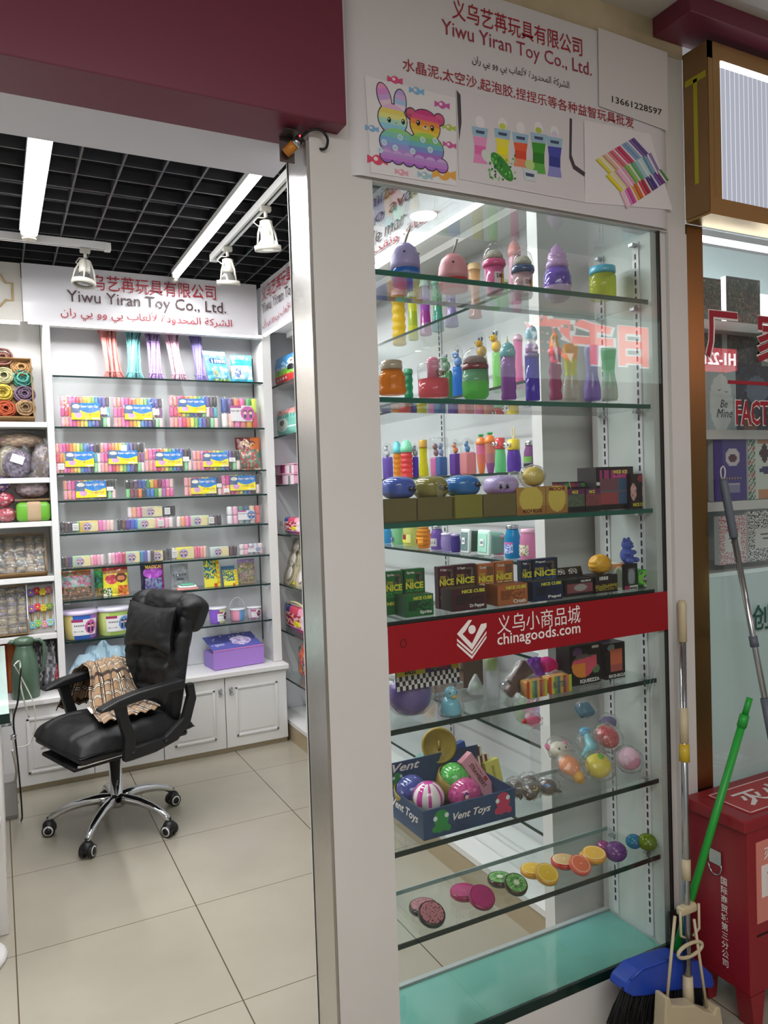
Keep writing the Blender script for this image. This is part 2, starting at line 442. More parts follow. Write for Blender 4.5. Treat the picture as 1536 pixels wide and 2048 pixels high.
# pillar between the doorway and the display case
p = MB().use(PILW).box(0.662, 0.818, 1.60, 1.7215, 0, 2.358)
struct(p.build('wall_pillar'))
s = struct(MB().box(0.655, 0.6615, 1.602, 1.72, 0, 2.335).build('trim_door_jamb', STAIN))
struct(MB().box(0.6538, 0.6615, 1.7205, 1.7225, 0, 2.355).build('trim_door_gasket', BLACK))
struct(MB().box(0.6525, 0.6537, 1.7207, 1.7235, 0, 2.36).build('trim_door_bead', LACQ))
# white frame to the right of the display case
b = MB().box(1.782, 1.857, 1.60, 1.90, 0, 2.27).box(1.75, 1.7815, 1.612, 1.90, 0, 2.27)
struct(b.build('wall_frame_right', PILW))
sbox('wall_frame_base', LACQ, 0.818, 1.782, 1.6005, 1.612, 0.0, 0.139)

# ================================================================== glass display case in the front
case = thing('display_case', 'tall built-in glass display case with seven glass shelves between white pillars', 'display case', (1.28, 1.73, 0))
def rel(o, par):                    # keep world coordinates when hanging a mesh under a placed Empty
    o.parent = par; o.matrix_parent_inverse = Matrix.Translation(-Vector(par.location)) if par.rotation_euler.z == 0 else par.matrix_world.inverted(); return o
def part(par, name, mb, mat=None, **k): return rel(mb.build(name, mat, **k), par)
part(case, 'plinth', MB().box(0.819, 1.745, 1.613, 1.846, 0.002, 0.143), LACQ)
t = MB().box(0.821, 1.718, 1.626, 1.842, 0.1435, 0.151)
part(case, 'tray_glass', t, pbr('tray_glass_teal', '#659f92', 0.05, coat=0.5))
part(case, 'tray_rail', MB().box(0.819, 1.722, 1.843, 1.858, 0.13, 0.158), pbr('rail_grey', '#9fa6a6', 0.3))
part(case, 'side_panel', MB().box(1.722, 1.745, 1.613, 1.846, 0.144, 2.265), pbr('case_side_grey', '#c3c8c4', 0.35))
part(case, 'top_panel', MB().box(0.819, 1.722, 1.613, 1.842, 2.258, 2.266), SHELFGLASS)
part(case, 'gasket', MB().box(1.7452, 1.7495, 1.602, 1.63, 0.14, 2.268), BLACK)
part(case, 'bottom_channel', MB().box(0.819, 1.745, 1.601, 1.6115, 0.1395, 0.165), EDGED)
part(case, 'front_glass', MB().box(0.819, 1.745, 1.603, 1.609, 0.166, 2.266), PANE, label='large clear front pane of the display case')
REAR = pbr('glass_edge_pale', '#8ea3a2', .2)
SZ = [2.07, 1.767, 1.463, 1.225, 0.961, 0.66, 0.431]
for z in SZ:
    m = MB().use(SHELFGLASS).box(0.822, 1.715, 1.622, 1.838, z - 0.012, z)
    m.use(EDGE if z > 1.3 else EDGED).box(0.822, 1.715, 1.618, 1.6215, z - 0.0125, z).use(REAR).box(0.822, 1.715, 1.8385, 1.841, z - 0.012, z)  # light from above put into the edge colour: upper shelves teal, lower dark
    part(case, 'glass_shelf', m)
for yy in (1.668, 1.812):
    m = MB().use(BACKW).box(1.7185, 1.7225, yy - 0.012, yy + 0.012, 0.16, 2.25).use(BLACK)
    z = 0.2
    while z < 2.2:
        m.box(1.7178, 1.7186, yy - 0.003, yy + 0.003, z, z + 0.016); z += 0.025
    part(case, 'slotted_standard', m)
for z in SZ + [2.258]:
    for yy in (1.668, 1.812):
        part(case, 'shelf_clip', MB().box(1.700, 1.7195, yy - 0.008, yy + 0.008, z - 0.021, z - 0.013), STEEL)

# ================================================================== back wall shelving
BY = 4.5
bz = [2.223, 1.943, 1.687, 1.537, 1.354, 1.161, 0.982, 0.758]
unit = thing('shelving_unit', 'white back wall shelving with eight glass shelves behind the chair', 'shelving', (0.9, 4.6, 0.49))
part(unit, 'back_panel', MB().box(0.307, 1.5, 4.72, 4.74, 0.492, 2.8), BACKW)
part(unit, 'side_panel', MB().box(0.272, 0.306, 4.5, 4.74, 0.492, 2.8), LACQ)
part(unit, 'side_panel', MB().box(1.501, 1.556, 4.5, 4.74, 0.492, 2.8), LACQ)
part(unit, 'light_trough', MB().box(0.307, 1.5, 4.47, 4.52, 2.485, 2.505), LACQ)
part(unit, 'light_strip', MB().box(0.2, 1.47, 4.455, 4.47, 2.486, 2.496), LED, label='lit white strip lamp')
for z in bz:
    m = MB().use(SHELFGLASS).box(0.309, 1.499, 4.505, 4.715, z - 0.009, z).use(EDGED).box(0.309, 1.499, 4.501, 4.5045, z - 0.0095, z)
    part(unit, 'glass_shelf', m)
for xx in (0.33, 1.478):
    for z in bz:
        part(unit, 'shelf_clip', MB().box(xx - 0.014, xx + 0.014, 4.51, 4.525, z - 0.017, z - 0.0095), STEEL)
part(unit, 'slotted_standard', MB().box(1.4985, 1.5005, 4.69, 4.705, 0.6, 2.4), BLACK)

lunit = thing('shelving_unit', 'white wooden shelving at the left with craft supplies above the thermos', 'shelving', (-0.6, 4.6, 0.49))
part(lunit, 'back_panel', MB().box(-1.9, 0.271, 4.76, 4.78, 0.492, 2.8), LACQ)
lz = [1.967, 1.667, 1.43, 1.13, 0.815]
for z in lz:
    part(lunit, 'shelf_board', MB().box(-1.9, 0.2715, 4.5, 4.759, z - 0.028, z), LACQ, bevel=0.002)
part(lunit, 'side_panel', MB().box(-1.95, -1.902, 4.5, 4.78, 0.492, 2.8), LACQ)
part(lunit, 'light_strip', MB().box(-1.9, 0.16, 4.47, 4.485, 2.482, 2.494), LED, label='lit white strip lamp')

base = thing('base_cabinet', 'long white base cabinet with panelled doors under the back shelves', 'cabinet', (0.3, 4.6, 0))
part(base, 'carcass', MB().box(-1.9, 1.553, 4.44, 4.95, 0.03, 0.455), LACQ)
part(base, 'plinth', MB().box(-1.9, 1.55, 4.442, 4.95, 0.0, 0.029), pbr('plinth_beige', '#b3a58a', 0.5))
part(base, 'countertop', MB().box(-1.95, 1.565, 4.40, 4.97, 0.457, 0.49), LACQ, bevel=0.006)
def door(x0, x1, hx):
    z0, z1 = 0.032, 0.452
    d = MB().box(x0 + .002, x1 - .002, 4.42, 4.4395, z0, z1)
    o = part(base, 'door', d, LACQ, bevel=0.003)
    f = MB()
    a, b_, c, e = x0 + .06, x1 - .06, z0 + .06, z1 - .06
    w = .016
    f.rbox(a, b_, 4.4135, 4.4199, c, c + w, .004).rbox(a, b_, 4.4135, 4.4199, e - w, e, .004)
    f.rbox(a, a + w, 4.4135, 4.4199, c, e, .004).rbox(b_ - w, b_, 4.4135, 4.4199, c, e, .004)
    f.box(a + .03, b_ - .03, 4.417, 4.4199, c + .03, e - .03)
    q = f.build('raised_panel', LACQ); q.parent = o
    h = MB().rbox(hx - .011, hx + .011, 4.408, 4.4195, 0.36, 0.395, .006)
    h.tube([(hx + .012 * math.cos(k * .5), 4.405, .36 + .012 * math.sin(-k * .5)) for k in range(7)], .0025, 6)
    q = h.build('handle', STEEL); q.parent = o; q['label'] = 'small metal drop handle'
for x0, x1, hx in ((-0.74, -0.35, -.38), (-0.35, 0.035, -.32), (0.035, 0.425, .39), (0.425, 0.80, .455), (0.80, 1.165, 1.135), (1.165, 1.551, 1.20)):
    door(x0, x1, hx)

# ================================================================== right wall shelving, seen beside the jamb and through the case
runit = thing('shelving_unit', 'white shelving along the right wall with seven glass shelves', 'shelving', (1.75, 3.2, 0))
part(runit, 'back_panel', MB().box(1.86, 1.9, 1.982, 4.72, 0.12, 2.86), BACKW)
part(runit, 'end_panel', MB().box(1.567, 1.93, 1.93, 1.98, 0.0, 2.80), LACQ)
part(runit, 'end_panel', MB().box(1.60, 1.9, 4.70, 4.72, 0.12, 2.80), BACKW)
part(runit, 'plinth', MB().box(1.571, 1.9, 1.982, 4.69, 0.0, 0.10), pbr('plinth_tan', '#a8967a', 0.35))
part(runit, 'base_board', MB().box(1.568, 1.86, 1.982, 4.69, 0.101, 0.125), LACQ)
rz_ = [2.212, 1.895, 1.59, 1.277, 0.958, 0.662, 0.362]
for z in rz_:
    m = MB().use(SHELFGLASS).box(1.604, 1.858, 1.984, 4.698, z - 0.009, z).use(EDGED).box(1.60, 1.6035, 1.984, 4.698, z - 0.0095, z)
    part(runit, 'glass_shelf', m)
for yy in (2.06, 3.0, 3.95, 4.3):
    m = MB().use(BACKW).box(1.852, 1.8595, yy - 0.014, yy + 0.014, 0.2, 2.45).use(BLACK)
    z = 0.22
    while z < 2.4:
        m.box(1.8508, 1.852, yy - 0.004, yy + 0.004, z, z + 0.018); z += 0.026
    part(runit, 'slotted_standard', m)
part(runit, 'light_strip', MB().box(1.492, 1.508, 1.985, 4.44, 2.492, 2.505), LED, label='lit white strip lamp')
part(runit, 'soffit_board', MB().box(1.51, 1.86, 1.985, 4.49, 2.53, 2.545), LACQ)
part(runit, 'soffit_batten', MB().box(1.66, 1.70, 1.985, 4.49, 2.50, 2.529), LACQ)

# ================================================================== printed vinyl banners
CN = '\u4e49\u4e4c\u827a\u82d2\u73a9\u5177\u6709\u9650\u516c\u53f8'
EN = 'Yiwu Yiran Toy Co., Ltd.'
AR = arabic('\ufe8d\ufedf\ufeb8\ufeae\ufedb\ufe94 \ufe8d\ufedf\ufee4\ufea4\ufeaa\ufeed\ufea9\ufe93 \ufef7\ufedf\ufecc\ufe8e\ufe8f \ufef3\ufef2 \ufeed\ufeed \ufef3\ufef2 \ufead\ufe8d\ufee5')
def sheet(x0, x1, y, z0, z1, amp=0.004, seed=0, edge=0):
    def f(u, v):
        q = amp * (noise.noise(Vector((u * 5 + seed, v * 2.3, seed))) - 0.2) + edge * (max(0, u - .93) ** 2 * 60 + max(0, .05 - u) ** 2 * 80)
        return (x0 + (x1 - x0) * u, y - 0.004 + q * 1.0, z0 + (z1 - z0) * v)
    return MB().grid(f, 40, 16)
bn = thing('banner', 'white company banner with red lettering across the top of the back shelves', 'banner', (0.82, 4.45, 2.49), group=None)
part(bn, 'vinyl_sheet', sheet(0.178, 1.462, 4.45, 2.492, 2.80, 0.006, 3, 0), BANNER)
for tx, mt, q in ((CN, INK, (.445, 1.21, 2.685, 2.77)), (AR, INK, (.36, 1.30, 2.512, 2.585)), (EN, INKD, (.395, 1.268, 2.592, 2.675))):
    part(bn, 'lettering', put_text(MB(), tx, *q, 4.434, bold=.003), mt)
bn2 = thing('banner', 'white company banner along the right wall valance, seen beside the steel jamb', 'banner', (1.48, 3.9, 2.5), -PI / 2)
bpy.context.view_layer.update()
w0 = MB().grid(lambda u, v: (1.488 + .003 * noise.noise(Vector((u * 9, v * 2, 5))), 4.445 - 1.2 * u, 2.505 + .297 * v), 30, 10)
part(bn2, 'vinyl_sheet', w0, BANNER)
R90 = Matrix.Translation((1.480, 4.44, 0)) @ Matrix.Rotation(-PI / 2, 4, 'Z')
for tx, mt, q in ((CN, INK, (.04, .87, 2.688, 2.775)), (AR, INK, (.03, .9, 2.52, 2.588)), (EN, INKD, (.03, .88, 2.60, 2.678))):
    part(bn2, 'lettering', put_text(MB(), tx, *q, 0, M=R90, bold=.003), mt)
bn3 = thing('banner', 'white banner along the right wall valance, seen through the top of the display case', 'banner', (1.48, 2.6, 2.5), -PI / 2)
bpy.context.view_layer.update()
w0 = MB().grid(lambda u, v: (1.488 + .003 * noise.noise(Vector((u * 9, v * 2, 8))), 3.24 - 1.25 * u, 2.505 + .297 * v), 30, 10)
part(bn3, 'vinyl_sheet', w0, BANNER)
R91 = Matrix.Translation((1.480, 3.24, 0)) @ Matrix.Rotation(-PI / 2, 4, 'Z')
for tx, q in (('omization', (.26, .72, 2.735, 2.785)), ('no available', (.28, 1.0, 2.665, 2.715)), ('ole mar', (.27, .62, 2.585, 2.64))):
    part(bn3, 'lettering', put_text(MB(), tx, *q, 0, M=R91, shear=.2), INKD)
w = MB().use(INK); put_text(w, arabic('\ufe9f\ufef4\ufee8\ufe8e\ufe94. \ufeed\ufee7\ufed8\ufeaa\ufee1'), .30, .86, 2.525, 2.575, 0, M=R91)
part(bn3, 'lettering', w)

# front banner above the display case
WINE = pbr('ink_wine', '#9a2f42', .5)
fb = thing('banner', 'large white shop banner with red writing and toy pictures above the display case', 'banner', (1.28, 1.59, 2.28))
part(fb, 'vinyl_sheet', sheet(0.728, 1.832, 1.5945, 2.272, 2.775, 0.0015, 11, .3), BANNER)
FY = 1.5886
def P2(px, py): q = aty(px, py, FY); return q.x, q.z
def line_text(body, pl, pr, hpx, bold=.004, mt=INK):
    """lettering whose foot runs between two picked points of the banner, in the banner's own plane"""
    (xa, za), (xb, zb) = P2(*pl), P2(*pr); h = hpx * mpp(aty(*pl, FY))
    part(fb, 'lettering', put_text(MB(), body, xa, xb, (za + zb) / 2, (za + zb) / 2 + h, FY, bold=bold), mt)
line_text(CN, (905, 38), (1165, 112), 40)
line_text('\u6c34\u6676\u6ce5,\u592a\u7a7a\u6c99,\u8d77\u6ce1\u80f6,\u634f\u634f\u4e50\u7b49\u5404\u79cd\u76ca\u667a\u73a9\u5177\u6279\u53d1', (806, 143), (1268, 256), 26, .002)
line_text(EN, (884, 78), (1184, 158), 38, .002, WINE); line_text(AR, (945, 136), (1139, 182), 26, .002, INKD)
# ================================================================== office chair
BLEATHER = pbr('black_leather', '#0d0d0f', 0.5, bump=(38, 0.22, 4), spec=0.4)
BPLAST = pbr('black_plastic', '#101012', 0.42)
CA = math.radians(199)
CHX, CHY = 0.448, 3.726
ch = thing('office_chair', 'black padded leather office chair with chrome five-star base on castors', 'chair', (CHX, CHY, 0), CA)
def cushion(mb, w, h, t, us=(), vs=(), sd=0.28, nu=30, nv=34, pw=4.0, M=None, back=0.25, wr=0.012, seed=0, bend=0.0):
    """padded panel: lies in local YZ (w across Y, h up Z), puffs towards +X by t"""
    def pt(u, v, side):
        a, b = 2 * u - 1, 2 * v - 1
        ea = max(0, 1 - abs(a) ** pw); eb = max(0, 1 - abs(b) ** pw)
        k = (ea * eb) ** 0.5
        # rounded corners
        q = 1 - 0.07 * (abs(a) ** 3) * (abs(b) ** 3) * 2
        d = t * k if side > 0 else -t * back * k
        if side > 0:
            for s in us: d -= t * sd * math.exp(-((a - s) / 0.045) ** 2) * min(1, k * 2)
            for s in vs: d -= t * sd * math.exp(-((b - s) / 0.035) ** 2) * min(1, k * 2)
            d += wr * noise.noise(Vector((a * 4 + seed, b * 5, seed))) * k
        d += bend * a * a
        p = Vector((d, a * q * w / 2, b * q * h / 2))
        return M @ p if M is not None else p
    mb.grid(lambda u, v: pt(u, v, 1), nu, nv); mb.grid(lambda u, v: pt(u, v, -1), nu, nv)
    return mb
def cpart(name, mb, mat, par=ch, **k):
    o = mb.build(name, mat, **k); o.parent = par; return o
# base: five legs with castors
for k in range(5):
    a = math.radians(166 + 72 * k) - CA
    d = Vector((math.cos(a), math.sin(a), 0))
    pts = [d * r + Vector((0, 0, z)) for r, z in ((.02, .135), (.07, .14), (.14, .135), (.2, .122), (.25, .105), (.285, .085), (.30, .07))]
    lg = cpart('leg', MB().tube(pts, [.026, .024, .021, .019, .017, .016, .013], 10), CHROME)
    c = MB()
    cx = d * .30; tn = Vector((-d.y, d.x, 0))
    hood = [cx + tn * s * .0 + Vector((0, 0, .058)) for s in (0,)]
    c.use(BPLAST).ell((cx.x, cx.y, .043), .03, .03, .03, 14, 10)
    c.tube([cx + Vector((0, 0, .06)), cx + Vector((0, 0, .085))], .01, 8)
    for s in (-1, 1):
        p0 = cx + tn * s * .010 + Vector((0, 0, .029)); p1 = cx + tn * s * .028 + Vector((0, 0, .029))
        c.use(BPLAST).tube([p0, p1], .028, 18)
        c.use(LACQ).tube([p1, p1 + tn * s * .001], .0225, 18); c.use(BPLAST).tube([p1 + tn * s * .001, p1 + tn * s * .0022], .016, 16)
    q = c.build('castor'); q.parent = lg; q['label'] = 'black twin castor with white ring'
cpart('gas_column', MB().use(CHROME).lathe([(.036, .10), (.036, .15), (.028, .155), (.028, .40)], n=20).use(BPLAST).lathe([(.04, .36), (.042, .41)], n=20), None)
cpart('tilt_mechanism', MB().rbox(-.15, .14, -.09, .09, .395, .425, .012), BPLAST)
cpart('seat_pan', MB().rbox(-.25, .27, -.24, .24, .418, .445, .02), BPLAST)
def seat_pt(u, v, top):
    a, b = 2 * u - 1, 2 * v - 1             # a across, b forward
    k = (max(0, 1 - abs(a) ** 4.5) * max(0, 1 - abs(b) ** 5)) ** .45
    x = .29 * b * (1 - .06 * a * a); y = .265 * a * (1 - .05 * max(0, b) ** 2)
    if top:
        z = .46 + .085 * k
        z -= .022 * math.exp(-((abs(a) - .55) / .06) ** 2) * k
        z -= .022 * math.exp(-((b + .05) / .05) ** 2) * k * (abs(a) < .56)
        z -= .03 * max(0, b - .6) ** 1.2
        z += .008 * noise.noise(Vector((a * 4, b * 4, 2)))
    else: z = .46 - .03 * k
    return (x, y, z)
cpart('seat', MB().grid(lambda u, v: seat_pt(u, v, 1), 36, 36).grid(lambda u, v: seat_pt(u, v, 0), 36, 36), BLEATHER)
fr = MB(); fr.rbox(-.08, .27, -.17, .17, .372, .392, .012)
fo = cpart('footrest', fr, BLEATHER)
for s in (-1, 1): q = MB().tube([(-.05, s * .19, .40), (.26, s * .19, .40)], .006, 8).build('footrest_rail', CHROME); q.parent = fo
rec = math.radians(-11)
MBk = Matrix.Translation((-.235, 0, .47)) @ Matrix.Rotation(rec, 4, 'Y') @ Matrix.Diagonal((1, .94, .91, 1))
T = Matrix.Translation
bk = MB()
cushion(bk, .50, .46, .075, us=(-.62, .62), vs=(-.1, .5), M=MBk @ T((0, 0, .19)), seed=1, bend=.03)
cushion(bk, .52, .30, .085, us=(-.6, .6), vs=(), M=MBk @ T((0, 0, .49)), seed=2, bend=.03)
bko = cpart('backrest', bk, BLEATHER)
sh = MB()
for s in (-1, 1): cushion(sh, .12, .62, .055, vs=(.55, -.1), M=MBk @ T((.045, s * .215, .315)), nu=10, nv=30, seed=4 + s)
q = sh.build('side_bolster', BLEATHER); q.parent = bko
tp = MB()
cushion(tp, .34, .17, .085, M=MBk @ T((.02, 0, .59)), nu=24, nv=16, seed=9, back=.9)
for s in (-1, 1): cushion(tp, .14, .19, .075, M=MBk @ T((.02, s * .215, .57)) @ Matrix.Rotation(-s * .35, 4, 'X'), nu=12, nv=16, seed=12 + s, back=.9)
q = tp.build('headrest_roll', BLEATHER); q.parent = bko
def pil(u, v, s):
    a, b = 2 * u - 1, 2 * v - 1
    k = (max(0, 1 - a * a) * max(0, 1 - b * b)) ** .42
    y = .035 + .235 * a * (1 - .10 * (1 - b * b)); z = .125 * b * (1 - .16 * (1 - a * a))
    d = .058 * k * s + .006 * noise.noise(Vector((a * 5, b * 5, 3 + s))) * k + (.02 * a * a)
    for ss in (-.8, .8): d -= .012 * s * math.exp(-((a - ss * (1 - .4 * b)) / .05) ** 2) * k
    return MBk @ Vector((.115 + d, y, .475 + z))
cpart('head_pillow', MB().grid(lambda u, v: pil(u, v, 1), 26, 20).grid(lambda u, v: pil(u, v, -1), 26, 20), BLEATHER)
for s in (-1, 1):
    y = s * .285
    arm = MB()
    tops = [(-.20, .705), (-.10, .70), (.02, .695), (.12, .68), (.20, .655)]
    arm.prism([(x, z) for x, z in tops] + [(.205, .64), (.12, .645), (0, .655), (-.20, .662)], y - .032, y + .032)
    ao = cpart('armrest', arm, BPLAST, bevel=.012)
    lp = MB()
    lp.prism([(.135, .655), (.115, .58), (.095, .50), (.10, .43), (.10, .40), (.05, .40), (.045, .44), (.05, .52), (.075, .60), (.08, .655)], y - .018, y + .018)
    lp.prism([(.05, .40), (.10, .40), (.10, .45), (-.10, .46), (-.19, .52), (-.225, .62), (-.215, .675), (-.255, .675), (-.265, .60), (-.23, .50), (-.16, .43), (-.05, .405)], y - .016, y + .016)
    q = lp.build('arm_bracket', BPLAST, bevel=.006); q.parent = ao
    for bx_, bz_ in ((-.10, .44), (.06, .43)): q = MB().tube([(bx_, y + s * .016, bz_), (bx_, y + s * .021, bz_)], .010, 10).build('bolt', BLACK); q.parent = ao

# plaid coat thrown over the far arm of the chair
def plaid(u, v):
    a, b = (u * 0.34) / .062 % 1, (v * 0.80) / .062 % 1
    def st(q):
        if .02 < q < .10 or .16 < q < .24 or .30 < q < .38: return 'k'
        if .11 < q < .15 or .25 < q < .29: return 'w'
        return ''
    A, B = st(a), st(b)
    if 'k' in (A, B): return '#1d1613' if A == B else '#3a2a20'
    if 'w' in (A, B): return '#e3d6c2'
    return '#94775a'
PATH = [(-.40, .50), (-.375, .60), (-.345, .69), (-.29, .728), (-.23, .722), (-.17, .675), (-.11, .61), (-.03, .572), (.07, .562), (.19, .560)]
def coat(u, v):
    q = v * (len(PATH) - 1); i = min(int(q), len(PATH) - 2); f = q - i
    y = PATH[i][0] * (1 - f) + PATH[i + 1][0] * f; z = PATH[i][1] * (1 - f) + PATH[i + 1][1] * f
    spread = .10 + .05 * max(0, .35 - v) + .10 * max(0, v - .5)
    cx = -.09 + .17 * max(0, v - .45) + .25 * max(0, .3 - v)
    x = cx + (u - .5) * 2 * spread
    fold = .016 * math.sin(u * 19 + 2.5 * math.sin(v * 4)) + .014 * noise.noise(Vector((u * 5, v * 6, 1)))
    hump = .05 * math.exp(-((v - .62) / .16) ** 2) * (1 - (2 * u - 1) ** 2)
    z += abs(fold) * .8 + hump * .6; y += fold * (1 if v < .62 else .3) + hump
    return (x, y + .01 * noise.noise(Vector((u * 3, v * 3, 7))), z)
ct = thing('coat', 'tan plaid coat with black and white checks thrown over the chair arm and seat', 'coat', (CHX, CHY, 0), CA)
CLOTH = pbr('woven_cloth', '#fff', 0.85, vcol=True, spec=.15, sheen=.2)
o = MB().grid(coat, 100, 190, plaid).build('cloth', CLOTH); o.parent = ct
m = o.modifiers.new('thick', 'SOLIDIFY'); m.thickness = .004
o = MB().grid(lambda u, v: (.085 + .035 * u - .02 * v, .03 - .09 * v + .01 * u, .571 + .006 * v), 3, 5).build('care_label', INKW); o.parent = ct; o['label'] = 'white care label'

# light blue cloth lying on the counter behind the chair
def bluec(u, v):
    return (.31 + .42 * u, 4.46 + .2 * v,   .497 + .19 * (max(0, math.sin(PI * u)) * max(0, math.sin(PI * v))) ** .5 * (1 + .5 * noise.noise(Vector((u * 7, v * 5, 2)))) + .018 * abs(math.sin(u * 14 + v * 9)))
tag(MB().grid(bluec, 40, 24, lambda u, v: '#9fb9c6' if (int(u * 30 + v * 8) % 6) else '#7d98a8').build('folded_cloth', CLOTH), 'crumpled light blue cloth lying on the counter behind the chair', 'cloth')

# ================================================================== thermos flask, desk, cables
GRN = pbr('thermos_green', '#4c6350', 0.3, coat=.2)
th = thing('thermos_jug', 'sage green thermos jug with handle standing on the left counter', 'thermos', (.105, 4.49, .4905))
o = MB().lathe([(.066, 0), (.069, .01), (.068, .12), (.064, .19), (.05, .245), (.042, .27), (.042, .285)], n=28).build('body', GRN); o.parent = th
o = MB().lathe([(.047, .286), (.049, .30), (.046, .318), (.02, .326)], n=24).tube([(-.04, 0, .30), (-.062, 0, .305), (-.07, 0, .295)], .012, 8).build('lid', GRN); o.parent = th
o = MB().tube([(.042, 0, .30), (.075, 0, .302), (.096, 0, .28), (.098, 0, .22), (.09, 0, .15), (.066, 0, .12)], [.009, .01, .01, .01, .009, .008], 8).build('handle', GRN); o.parent = th

dk = thing('desk', 'white desk with a thick glass top at the left edge', 'desk', (-.6, 3.7, 0))
part(dk, 'body', MB().box(-1.4, -.075, 3.03, 4.36, 0.0, .745), LACQ)
part(dk, 'drawer', MB().rbox(-.62, -.02, 3.004, 3.45, .25, .745, .008), LACQ)
part(dk, 'side_panel', MB().rbox(-.075, -.022, 3.002, 3.06, .0, .745, .004).rbox(-.0755, -.018, 3.1, 4.36, .26, .745, .004), LACQ)
part(dk, 'glass_top', MB().use(pbr('desk_glass', '#b9cfc8', .05, coat=.5)).box(-1.42, .012, 2.99, 4.40, .7605, .795).use(EDGED).box(-1.42, .014, 2.986, 2.9895, .7605, .795), None)
part(dk, 'top_bracket', MB().box(-.06, -.02, 3.01, 3.05, .7455, .76), STEEL)
kp = thing('key_bunch', 'bunch of two metal keys hanging from the desk lock', 'keys', (.02, 3.62, .6))
part(kp, 'key_ring', MB().tube([(.024 + .002 * math.cos(k), 3.62 + .012 * math.cos(k * .63), .575 + .014 * math.sin(k * .63)) for k in range(10)], .0015, 5, closed=True), STEEL)
for dy, dz in ((-.012, -.01), (.014, -.03)):
    part(kp, 'key', MB().lathe([(.012, -.003), (.012, .003)], (0.026, 3.62 + dy, .55 + dz), 14).box(.022, .030, 3.617 + dy, 3.623 + dy, .505 + dz, .545 + dz), STEEL)
part(kp, 'lock_barrel', MB().tube([(-.018, 3.62, .59), (.022, 3.62, .59)], .009, 10), STEEL)
def curve_tube(pts, r, n=6, steps=8):
    P = [Vector(p) for p in pts]; out = []
    for i in range(len(P) - 1):
        p0 = P[max(0, i - 1)]; p1 = P[i]; p2 = P[i + 1]; p3 = P[min(len(P) - 1, i + 2)]
        for k in range(steps):
            t = k / steps
            out.append(.5 * ((2 * p1) + (-p0 + p2) * t + (2 * p0 - 5 * p1 + 4 * p2 - p3) * t * t + (-p0 + 3 * p1 - 3 * p2 + p3) * t ** 3))
    out.append(P[-1]); return MB().tube(out, r, n)
WCAB = pbr('white_cable', '#cfc9bd', .5)
tag(curve_tube([aty(30, 1328, 3.9), aty(40, 1325, 3.95), aty(42, 1375, 3.9), aty(58, 1435, 3.9)], .0035).build('charging_cable', WCAB), 'short pale cable with a plug end hanging beside the desk', 'cable')
tag(curve_tube([aty(28, 1330, 3.8), aty(45, 1360, 3.85), aty(68, 1410, 3.85), aty(70, 1455, 3.85), aty(58, 1488, 3.85), aty(28, 1496, 3.8)], .003).build('power_cable', WCAB), 'long pale cable looping beside the keys at the desk', 'cable')
tag(curve_tube([aty(42, 1335, 3.7), aty(36, 1400, 3.7), aty(27, 1440, 3.7), aty(32, 1490, 3.75), (.045, 3.95, .25), (.05, 4.0, .05), (.045, 4.03, .005)], .004).build('black_cable', BLACK), 'black cable hanging down the side of the desk to the floor', 'cable')
tag(curve_tube([aty(24, 1500, 4.0), aty(33, 1540, 4.05), aty(30, 1570, 4.1), aty(36, 1606, 4.12)], .006).build('floor_cable', WCAB), 'thick pale cable running down to the floor behind the desk', 'cable')
pbx = thing('power_box', 'small grey box on the floor under the back of the desk', 'box', (-.02, 4.13, 0))
part(pbx, 'casing', MB().rbox(-.07, .035, 4.08, 4.20, 0.0, .19, .006), pbr('box_grey', '#8d8b87', .5))
part(pbx, 'cover', MB().box(-.066, .031, 4.077, 4.0795, .02, .17), pbr('cover_grey', '#9c9a96', .5))
st = thing('stool', 'white round pedestal stool at the left edge in front of the desk', 'stool', (-.158, 2.866, 0))
for nm, pr in (('base', [(.128, 0), (.13, .012), (.115, .03), (.04, .05)]), ('column', [(.025, .05), (.025, .43)]), ('seat', [(.10, .432), (.126, .44), (.13, .475), (.11, .50), (.03, .503)])):
    o = MB().lathe(pr, n=32).build(nm, LACQ); o.parent = st
# ================================================================== shop ceiling: battens, tracks, spotlights
def batten(x0, x1, y0, y1, lab):
    t = thing('batten_light', lab, 'ceiling light', ((x0 + x1) / 2, (y0 + y1) / 2, 2.75))
    part(t, 'housing', MB().box(x0 - .004, x1 + .004, y0, y1, 2.775, 2.799), LACQ)
    part(t, 'diffuser', MB().rbox(x0, x1, y0 + .004, y1 - .004, 2.75, 2.7745, .012), LED, label='glowing white diffuser')
    part(t, 'end_cap', MB().lathe([(.03, 2.74), (.036, 2.76), (.036, 2.79)], ((x0 + x1) / 2, y1 + .012, 0), 14, sx=min(1, (x1 - x0) / .072)), pbr('cap_cream', '#c9bfae', .4))
batten(.158, .229, 1.95, 3.84, 'wide glowing batten light on the black grid ceiling at the left')
batten(.932, .966, 1.95, 4.30, 'thin glowing batten light on the black grid ceiling beside the track spotlights')
batten(-1.04, -.97, 1.95, 4.2, 'glowing batten light on the grid ceiling beyond the left edge of the view')
